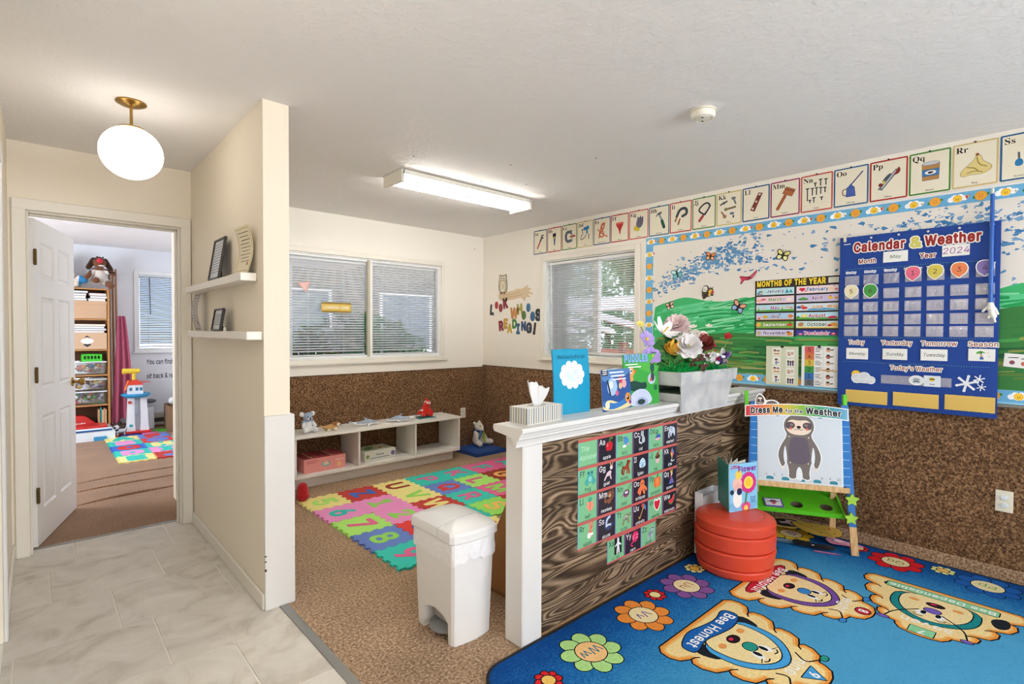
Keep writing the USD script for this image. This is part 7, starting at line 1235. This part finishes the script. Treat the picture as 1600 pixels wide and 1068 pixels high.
def clear_bin(label, x0, x1, z0, z1, seed, cols):
    t = Thing('clear_bin', label, 'storage bin', ((x0 + x1) / 2, SY0 + .012, z0 + .0005)); k, h, r = (x1 - x0) / 2, z1 - z0, np.random.default_rng(seed)
    sh = frust(-k * .94, k * .94, .008, .25, -k, k, 0, .26, 0, h) - frust(-k * .94 + .003, k * .94 - .003, .011, .247, -k + .003, k - .003, .003, .257, .003, h + .001)
    t.part('bin', sh, N('clear_plastic', {'t': ('transparent_bsdf', {'color': (.93, .95, .97)}), 'g': ('glossy_bsdf', {'color': (1, 1, 1), 'roughness': .1}), 'm': ('mix_closure', {'fac': .12})}, [('t.BSDF', 'm.closure1'), ('g.BSDF', 'm.closure2')], 'm.closure'), smooth=False); t.part('rim', bx(-k - .006, k + .006, -.006, .0, h - .014, h), pm('#dfe6ea', .3), smooth=False)
    for i in range(26):
        p = (r.uniform(-k * .78, k * .78), r.uniform(.035, .09), r.uniform(.03, h * .85)); s = r.uniform(.014, .026)
        t.part('toy', sph(p, s, 1) if i % 2 else bx(p[0] - s, p[0] + s, p[1] - s, p[1] + s, p[2] - s * .7, p[2] + s * .7, .004), pm(cols[i % len(cols)], .4), smooth=30)
clear_bin('clear bin of mixed toys with a green crate on it in the bookcase', .33, .65, .774, .94, 1, ['#c83a4a', '#f2f0ee', '#3a78a8', '#e8a03a', '#5a3a5a', '#d8c8b0'])
t = Thing('green_crate', 'bright green slotted plastic crate on the clear toy bin', 'crate', (.51, SY0 + .02, .9405)); m = mbox(-.10, .10, 0, .2, 0, .09) - mbox(-.094, .094, .006, .194, .006, .1)
for k in range(5): m = m - mbox(-.08 + .034 * k, -.056 + .034 * k, -.01, .3, .03, .07)
t.part('crate', m, pm('#3fd02f', .4), smooth=False)
clear_bin('lower clear bin of grey and green toys in the bookcase', .33, .65, .394, .565, 2, ['#4a5a78', '#d8d8dc', '#3a9a4a', '#c84a3a', '#5a6a9a', '#4ab06a'])
clear_bin('upper clear bin of toys stacked on the lower clear bin', .33, .65, .5665, .72, 3, ['#8a8aa0', '#d8b84a', '#c8c8d4', '#4a4a68', '#e8d8a0', '#b85a4a'])
t = Thing('toy_car_case', 'red rounded toy car case low in the bookcase', 'toy', (.42, SY0 + .02, .0885)); 
g = Polygon(chaikin([(-.16, 0), (.13, 0), (.14, .05), (.08, .1), (.02, .17), (-.16, .18)])); m = ext(g, .2); v = np.asarray(m.vertices); mm = trimesh.Trimesh(np.column_stack([v[:, 0], v[:, 2], v[:, 1]]), m.faces, process=False); mm.fix_normals(); t.part('case', mm, pm('#d02a28', .35), smooth=30)
cv = Canvas(1e-4, .0004); cv.txt('auto', .03, -.03, .06, '#f2f2f0', bold=3, slant=.2); v, f, c = cv.mesh(); fr = frame((0, 0, 0), (1, 0, 0), (0, 0, 1)); t.part('lettering', (v @ fr[:3, :3], f), PRINT, None, False, None, None, c)
for x in (-.1, .08): t.part('wheel', cyl((x, -.012, .022), (x, .0, .022), .022, n=16), pm('#3a3f48', .5))
for i, (x, h, c) in enumerate(((.575, .24, '#d0a878'), (.595, .26, '#2f8a8a'), (.612, .23, '#e2c9a0'), (.628, .25, '#c99a68'), (.645, .235, '#d8b890'))):
    t = Thing('picture_book', '%s upright book at the right end of the lowest bookcase shelf' % ['tan', 'teal', 'cream', 'brown', 'pale brown'][i], 'book', (x, SY0 + .03, .0885)); t.part('cover', bx(-.0078, .0078, 0, .18, 0, h, .002), pm(c, .5), smooth=False); t.part('pages', bx(-.0055, .0055, .003, .1805, .003, h + .0005), pm('#efeadd', .6), smooth=False)
t = Thing('toy_vehicle_box', 'large white and blue toy box with red lid on the floor before the bookcase', 'toy box', (.47, 8.02, 0)); b = as_tri(Manifold.hull_points(np.array([(x, y, z) for x in (-.24, .23) for y in (0, .34) for z in (.0, .10)] + [(x, y, .15) for x in (-.22, .19) for y in (.02, .32)])))
t.part('body', b, pm('#e4ebf0', .35), smooth=30); t.part('lid', bx(-.22, .16, .03, .31, .15, .175, .006), pm('#d2302e', .35), smooth=False); t.part('stripe', bx(-.235, .20, -.004, .001, .115, .135), pm('#2a5a9a', .35), smooth=False); t.part('wheel_arch', bx(.02, .15, -.006, .0, .0, .05, .01), pm('#3a9ad0', .35), smooth=False)
# plush toys on top
TZ = 1.8085
brown = plush('dog_toy', 'brown floppy eared plush with a red nose sitting atop the bookcase', (.60, 8.55, 1.8635), .1,
    [((0, .02, .06), .075, (0, .01, .16), .06), ((0, 0, .27), .075, (.0, -.03, .25), .06), ((-.06, 0, .3), .03, (-.11, -.01, .2), .03), ((.06, 0, .3), .03, (.11, -.01, .2), .03), ((-.05, 0, .17), .03, (-.14, -.06, .07), .028), ((.05, 0, .17), .03, (.14, -.05, .13), .028), ((-.045, -.03, .04), .045, (-.06, -.15, .03), .04), ((.045, -.03, .04), .045, (.09, -.15, -.03), .04)],
    lambda x, y, z: '#e9e0d6' if (abs(x) < .085 and .05 < z < .24 and y > -.12) else ('#3f281c' if (abs(x) > .07 and z > .2) or z > .36 else '#7a4e34'), [('nose', sph((-.01, -.095, .285), .034, 2), '#d02a3a'), ('eye', sph((-.03, -.06, .335), .009, 1), '#17140f'), ('eye', sph((.03, -.06, .335), .009, 1), '#17140f'), ('mouth', sph((.01, -.075, .225), (.035, .02, .01), 1), '#f4f2ee')], .02, 6)
plush('ball_toy', 'white and blue round plush at the left on top of the bookcase', (.36, 8.50, 1.8635), 0, [((-.05, 0, .06), .06, (.0, 0, .06), .06), ((.05, 0, .11), .05, (.08, 0, .10), .045), ((-.06, .02, .15), .05, (-.05, .02, .16), .05)], lambda x, y, z: '#3a8ac0' if x > .03 else '#efe3d4', (), .02, 5)
plush('penguin_toy', 'black pointed plush toy high at the left behind the door edge', (.24, 8.62, 1.8635), 0, [((0, 0, .1), .09, (0, 0, .3), .07), ((0, -.03, .36), .06, (.09, -.05, .36), .02)], lambda x, y, z: '#2a303a', (), .02, 5)
for i, (x, dx) in enumerate(((.705, .0), (.735, .01), (.765, .02))):
    t = Thing('wooden_pole', ['leftmost tall wooden pole beside the bookcase', 'middle tall wooden pole beside the bookcase', 'rightmost tall wooden pole beside the bookcase'][i], 'pole', (x, 8.60 - .03 * i, 0)); t.part('shaft', tube([(dx * 1, 0, 0), (0, 0, 2.12)], .0125, 10), pm('#a87a58', .5)); t.part('cap', lathe([(0, 2.12), (.0135, 2.12), (.0135, 2.128), (0, 2.132)], 10), pm('#6a4a38', .5))
t = Thing('pink_cloth', 'dusky pink cloth hanging in folds beside the bookcase', 'cloth', (.812, 8.47, 0))
def cl(u, v): w_ = .04 + .075 * (1 - v) ** .8; return w_ * (u - .5) * 2 + .012 * np.sin(3 * v), -.02 + .022 * np.sin(u * 16 + 2 * v) * (1.1 - v * .6), .16 + 1.36 * v - .03 * np.sin(u * 9) * (1 - v)
t.part('cloth', sheet(cl, 40, 24, .004), pm('#a8566c', .9, .1, .1, 60), smooth=True)
t = Thing('foil_bag', 'grey patterned bag at the foot of the pink cloth', 'bag', (.76, 8.45, 0)); t.part('bag', blob([((-.07, 0, .06), .055, (.06, 0, .05), .05), ((0, .02, .1), .04, (.02, .02, .12), .03)], .02, 4), pm('#5a4a44', .6), smooth=True)
# rescue tower toy
t = Thing('toy_tower', 'white toy tower with blue disc, red roof and yellow periscope', 'toy tower', (.94, 8.28, .012)); TW_ = pm('#eceef2', .35)
for s, x in ((-1, -.06), (1, .085)):
    t.part('leg', loft([(np.array([(-.05, -.06), (.05, -.06), (.05, .06), (-.05, .06)]) + [x, 0], .0), (np.array([(-.04, -.05), (.04, -.05), (.04, .05), (-.04, .05)]) + [x, 0], .12), (np.array([(-.034, -.045), (.034, -.045), (.034, .045), (-.034, .045)]) + [x * .9, 0], .46)]), TW_, smooth=False)
t.part('chute', bx(-.02, .045, .0, .03, .02, .44), pm('#c8ccd6', .4), smooth=False); t.part('base', bx(-.12, .15, -.10, .09, 0, .03, .006), pm('#d8302e', .4), smooth=False)
t.part('disc', lathe([(0, .46), (.12, .46), (.155, .485), (.158, .505), (.15, .51), (0, .50)], 32), pm('#2f9ad0', .4)); t.part('cabin', loft([(np.array([(-.09, -.075), (.07, -.075), (.07, .07), (-.09, .07)]), .50), (np.array([(-.085, -.07), (.065, -.07), (.065, .065), (-.085, .065)]), .625)]), TW_, smooth=False)
for x in (-.075, -.01, .035): t.part('cabin_window', bx(x, x + .026, -.079, -.07, .55, .59), pm('#3a7a9a', .2), smooth=False)
t.part('roof', loft([(np.array([(-.10, -.085), (.08, -.085), (.08, .08), (-.10, .08)]), .625), (np.array([(-.05, -.03), (.02, -.03), (.02, .03), (-.05, .03)]), .685)]), pm('#d8402e', .4), smooth=False); t.part('wing', as_tri(Manifold.hull_points(np.array([(.0, -.02, .65), (.0, .02, .65), (.16, -.02, .645), (.16, .02, .645), (.0, 0, .665), (.15, 0, .655)]))), pm('#d8302e', .4), smooth=False)
Y2 = pm('#f0d23a', .4); t.part('periscope', cat(cyl((-.02, 0, .685), (-.02, 0, .80), .022, n=14), cyl((-.14, -.02, .80), (.04, .0, .80), .036, .028, 16)), Y2); t.part('slide', tube([(-.08, -.03, .68), (-.10, -.05, .62), (-.12, -.06, .56)], .012), pm('#e8762a', .4))
for x, z, c in ((-.07, .40, '#d8402e'), (.0, .25, '#9aa4b4'), (-.06, .1, '#3aa8b0')): t.part('badge', bx(x - .018, x + .018, -.062, -.045, z - .016, z + .016, .004), pm(c, .4), smooth=False)
t = Thing('toy_robot_dog', 'small black and white robot dog toy left of the toy tower', 'toy', (.775, 8.22, .012), .2); t.part('body', blob([((-.04, 0, .05), .026, (.03, 0, .05), .026), ((-.05, -.01, .1), .03, (-.065, -.02, .095), .026), ((-.04, -.015, .02), .011, (-.04, -.015, .0), .011), ((.035, -.015, .02), .011, (.035, -.015, 0), .011), ((.05, 0, .07), .01, (.07, 0, .1), .008)], .01, 4), pm('#e4e6ea', .3), smooth=True); t.part('visor', sph((-.075, -.035, .1), (.018, .012, .014), 1), pm('#16181e', .15)); t.part('collar', cyl((-.045, -.005, .068), (-.05, -.01, .078), .024, n=14), pm('#22262e', .3))
t = Thing('grey_toy', 'grey and white round headed toy behind the toy tower', 'toy', (1.12, 8.55, .0)); t.part('body', bx(-.05, .05, -.04, .04, 0, .30, .008), pm('#d2d4d8', .4), smooth=False); t.part('dish', xf(sph((0, 0, 0), (.075, .03, .06), 2), frame((.0, -.02, .38), (1, 0, 0), (.3, 0, 1))), pm('#5f646a', .4), smooth=True)
for i, (x, y, c, r) in enumerate(((.70, 8.22, '#e8602a', .2), (.86, 8.16, '#2a4ab8', -.1), (1.04, 8.20, '#f07ab8', .1), (1.20, 8.30, '#4ad02f', .3), (1.0, 8.36, '#d83a2e', 0.))):
    t = Thing('petal_mat', '%s flower petal shaped play mat piece on the far room floor' % ['orange', 'dark blue', 'pink', 'green', 'red'][i], 'play mat', (x, y, .0), r); g = Polygon(chaikin([(-.12, -.04), (0, -.09), (.12, -.04), (.13, .05), (.0, .10), (-.13, .05)])); t.part('pad', ext(g, .010 ), pm(c, .7), smooth=False)
FC = [('y', 't'), ('t', 'k'), ('B', 'R'), ('t', 'k'), ('y', 't')], [('b', 'R'), ('R', 'b'), ('t', 'y'), ('k', 't'), ('r', 'b')]
for c in range(3):
    for r in range(5):
        a, b = FC[c % 2][r]; x, y = .60 + TS * c, 8.06 - TS * (r + 1); ch = 'ABCDEFGHIJKLMNO'[c * 5 + r]
        if c == 2 and r == 0: continue
        t = Thing('foam_tile', '%s foam tile with %s letter, column %s row %s of the far room mat' % (CN[a], CN[b], 'one two three'.split()[c], 'one two three four five'.split()[r]), 'foam tile', (x, y, 0)); t.part('base', TILEM, foam(a), smooth=False)
        g, w = text(ch, .19, 'i', 8); g = affinity.translate(g, TS / 2 - (g.bounds[0] + g.bounds[2]) / 2, TS / 2 - (g.bounds[1] + g.bounds[3]) / 2); t.part('letter', ext(g, .0132), foam(b), smooth=False)
t = Thing('wall_lettering', 'black handwritten lettering on the far room wall under the window', 'lettering', m=frame((1.115, 8.7495, .66), (1, 0, 0), (0, 0, 1))); cv = Canvas(1e-4, 0)
for s, y, wd in (('You can find', .205, .305), ('sit back & relax', .01, .39)):
    g, w = text(s, .065, 'i', 1, .1); cv.raw(affinity.translate(affinity.scale(g, wd / w, 1, origin=(0, 0)), 0, y), '#1c1c20')
t.print('letters', cv)
t = Thing('baseboard_heater', 'white baseboard heater along the far room wall', 'heater', (1.08, 8.68, 0)); t.part('casing', cat(bx(0, .5, 0, .065, .12, .19, .004), bx(0, .5, .01, .065, .02, .06, .002), bx(0, .5, .045, .065, .06, .12)), pm('#cfc9bd', .4), smooth=False); t.part('fins', bx(.01, .49, .018, .044, .062, .118), pm('#4a4744', .5), smooth=False); t.part('end_cap', bx(-.012, 0, 0, .067, .01, .192, .002), pm('#cfc9bd', .4), smooth=False)
t = box_at('storage_box', 'brown box at the right edge of the far doorway', 'box', 1.27, 1.57, 0, .34, '#8f6f52', 8.1, 8.45)
t = Thing('white_bag', 'white crumpled bag on the brown box by the far wall', 'bag', (1.42, 8.27, .3425)); t.part('bag', blob([((-.08, 0, .05), .05, (.08, 0, .05), .05), ((-.03, 0, .12), .05, (.05, 0, .15), .04)], .03, 4), pm('#e9eaec', .6), smooth=True)
Thing('baseboard_far', kind='structure').part('board', bx(-1.99, 1.59, 8.738, 8.75, 0, .08, .003), pm('#b59a7e', .5), smooth=False)

# ------------------------------------------------------------------ outside the windows
g = Thing('ground', kind='structure'); g.part('paving', bx(XR + .14, 16, -6, 22, -.25, -.15), pm('#a8705a', .8, .3, .2, 8), smooth=False); g.part('lawn', bx(1.75, XR + .14, YB + .14, 22, -.25, -.15), pm('#5f8a3f', .9, .2, .3, 30), smooth=False); g.part('paving', bx(-12, 16, -14, -2.75, -.25, -.15), pm('#b5aea2', .8), smooth=False)
def crown(name, label, x, y, z, rx, ry, rz_, n, seed, size, cols, trunk=True):
    r = np.random.default_rng(seed); t = Thing(name, label, 'tree', (x, y, -.15)); z = z + .15
    d = r.normal(size=(n, 3)); d /= np.linalg.norm(d, axis=1, keepdims=True); p = d * (r.uniform(.55, 1.08, n) ** .6)[:, None] * [rx, ry, rz_] + [0, 0, z]
    V, F = [], []
    a = r.normal(size=(n, 3)); a /= np.linalg.norm(a, axis=1, keepdims=True); b = np.cross(a, d); b /= np.linalg.norm(b, axis=1, keepdims=True) + 1e-9; s = r.uniform(.6, 1.3, n)[:, None] * size
    V = np.stack([p - a * s, p + b * s * .42, p + a * s, p - b * s * .42], 1).reshape(-1, 3); i = np.arange(n)[:, None] * 4; F = np.vstack([i + [0, 1, 2], i + [0, 2, 3]])
    t.part('foliage', (V, F), N('leaves_' + name, {'g': ('geometry', {}), 'r': ('rgb_ramp', {'ramp': [(0, lin(cols[0])), (.5, lin(cols[1])), (1, lin(cols[2]))]}), 'd': ('principled_bsdf', {'roughness': .5}), 't': ('translucent_bsdf', {}), 'm': ('mix_closure', {'fac': .35})}, [('g.random_per_island', 'r.fac'), ('r.color', 'd.base_color'), ('r.color', 't.color'), ('d.BSDF', 'm.closure1'), ('t.BSDF', 'm.closure2')], 'm.closure'), smooth=False, kind='stuff')
    if trunk: t.part('trunk', cyl((0, 0, 0), (0, 0, z), .10, .06, 10), pm('#5a4636', .8))
    return t
crown('leafy_tree', 'bright green leafy tree outside the right window', 7.6, 3.9, 3.0, 1.5, 1.7, 1.25, 9000, 3, .09, ['#54743a', '#86a858', '#c2d292'])
crown('leafy_bush', 'green bush outside the back window at the left', 3.2, 6.6, .75, 1.1, .7, .8, 3500, 4, .07, ['#2f5a2c', '#5f8f48', '#9fc078'])
crown('leafy_shrub', 'pale green shrub beyond the patio outside the right window', 10.5, 8.0, 1.9, 1.5, 2.2, 1.9, 6000, 6, .1, ['#5f7f5a', '#9ab890', '#d0dcc0'])
t = Thing('patio_fence', 'reddish brown slatted fence outside the right window', 'fence', (6.2, 1.5, -.15))
for k in range(9): t.part('board', bx(-.012, .012, 0, 6.0, .15 + .125 * k, .15 + .125 * k + .10), pm(('#a25a44', '#94503c', '#ae6650')[k % 3], .7), smooth=False)
for k in range(5): t.part('post', bx(-.05, .05, 1.45 * k, 1.45 * k + .1, 0, 1.35), pm('#7a4634', .7), smooth=False)
t = Thing('patio_roof', 'pale grey carport beam and rafters outside the right window', 'carport', (5.6, 1.8, -.15)); t.part('beam', bx(-.08, .08, 0, 5.6, 1.78, 1.95), pm('#dfe2e6', .6), smooth=False); t.part('post', bx(-.07, .07, .9, 1.04, 0, 1.78), pm('#b9633c', .6), smooth=False); t.part('post', bx(-.07, .07, 4.6, 4.74, 0, 1.78), pm('#d8dce0', .6), smooth=False)
for k in range(6): t.part('rafter', as_tri(Manifold.hull_points(np.array([(x, .4 + .9 * k + q, z + dz) for x, z in ((-.1, 1.8), (2.2, 1.45)) for q in (0, .06) for dz in (0, .1)]))), pm('#e8eaee', .6), smooth=False)
t = Thing('neighbour_house', 'grey sided house beyond the back window with shade put into its colour', 'house', (1.9, 9.5, -.15))
for k in range(16): t.part('siding_board', bx(.0, 6.5, -.015 - .004 * (k % 2), .02, .2 * k, .2 * k + .195), pm('#6a655e', .7), smooth=False)  # siding colour darkened to stand for the shade on the house
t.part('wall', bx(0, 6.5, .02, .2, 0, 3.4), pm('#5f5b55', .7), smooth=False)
for x in (1.0, 3.2): t.part('window', bx(x, x + 1.1, -.05, -.02, 1.1, 2.2), pm('#6f7f8c', .2), smooth=False); t.part('window_frame', cat(bx(x - .06, x + 1.16, -.055, -.02, 1.04, 1.1), bx(x - .06, x + 1.16, -.055, -.02, 2.2, 2.26), bx(x - .06, x, -.055, -.02, 1.1, 2.2), bx(x + 1.1, x + 1.16, -.055, -.02, 1.1, 2.2)), pm('#eef0f2', .5), smooth=False)
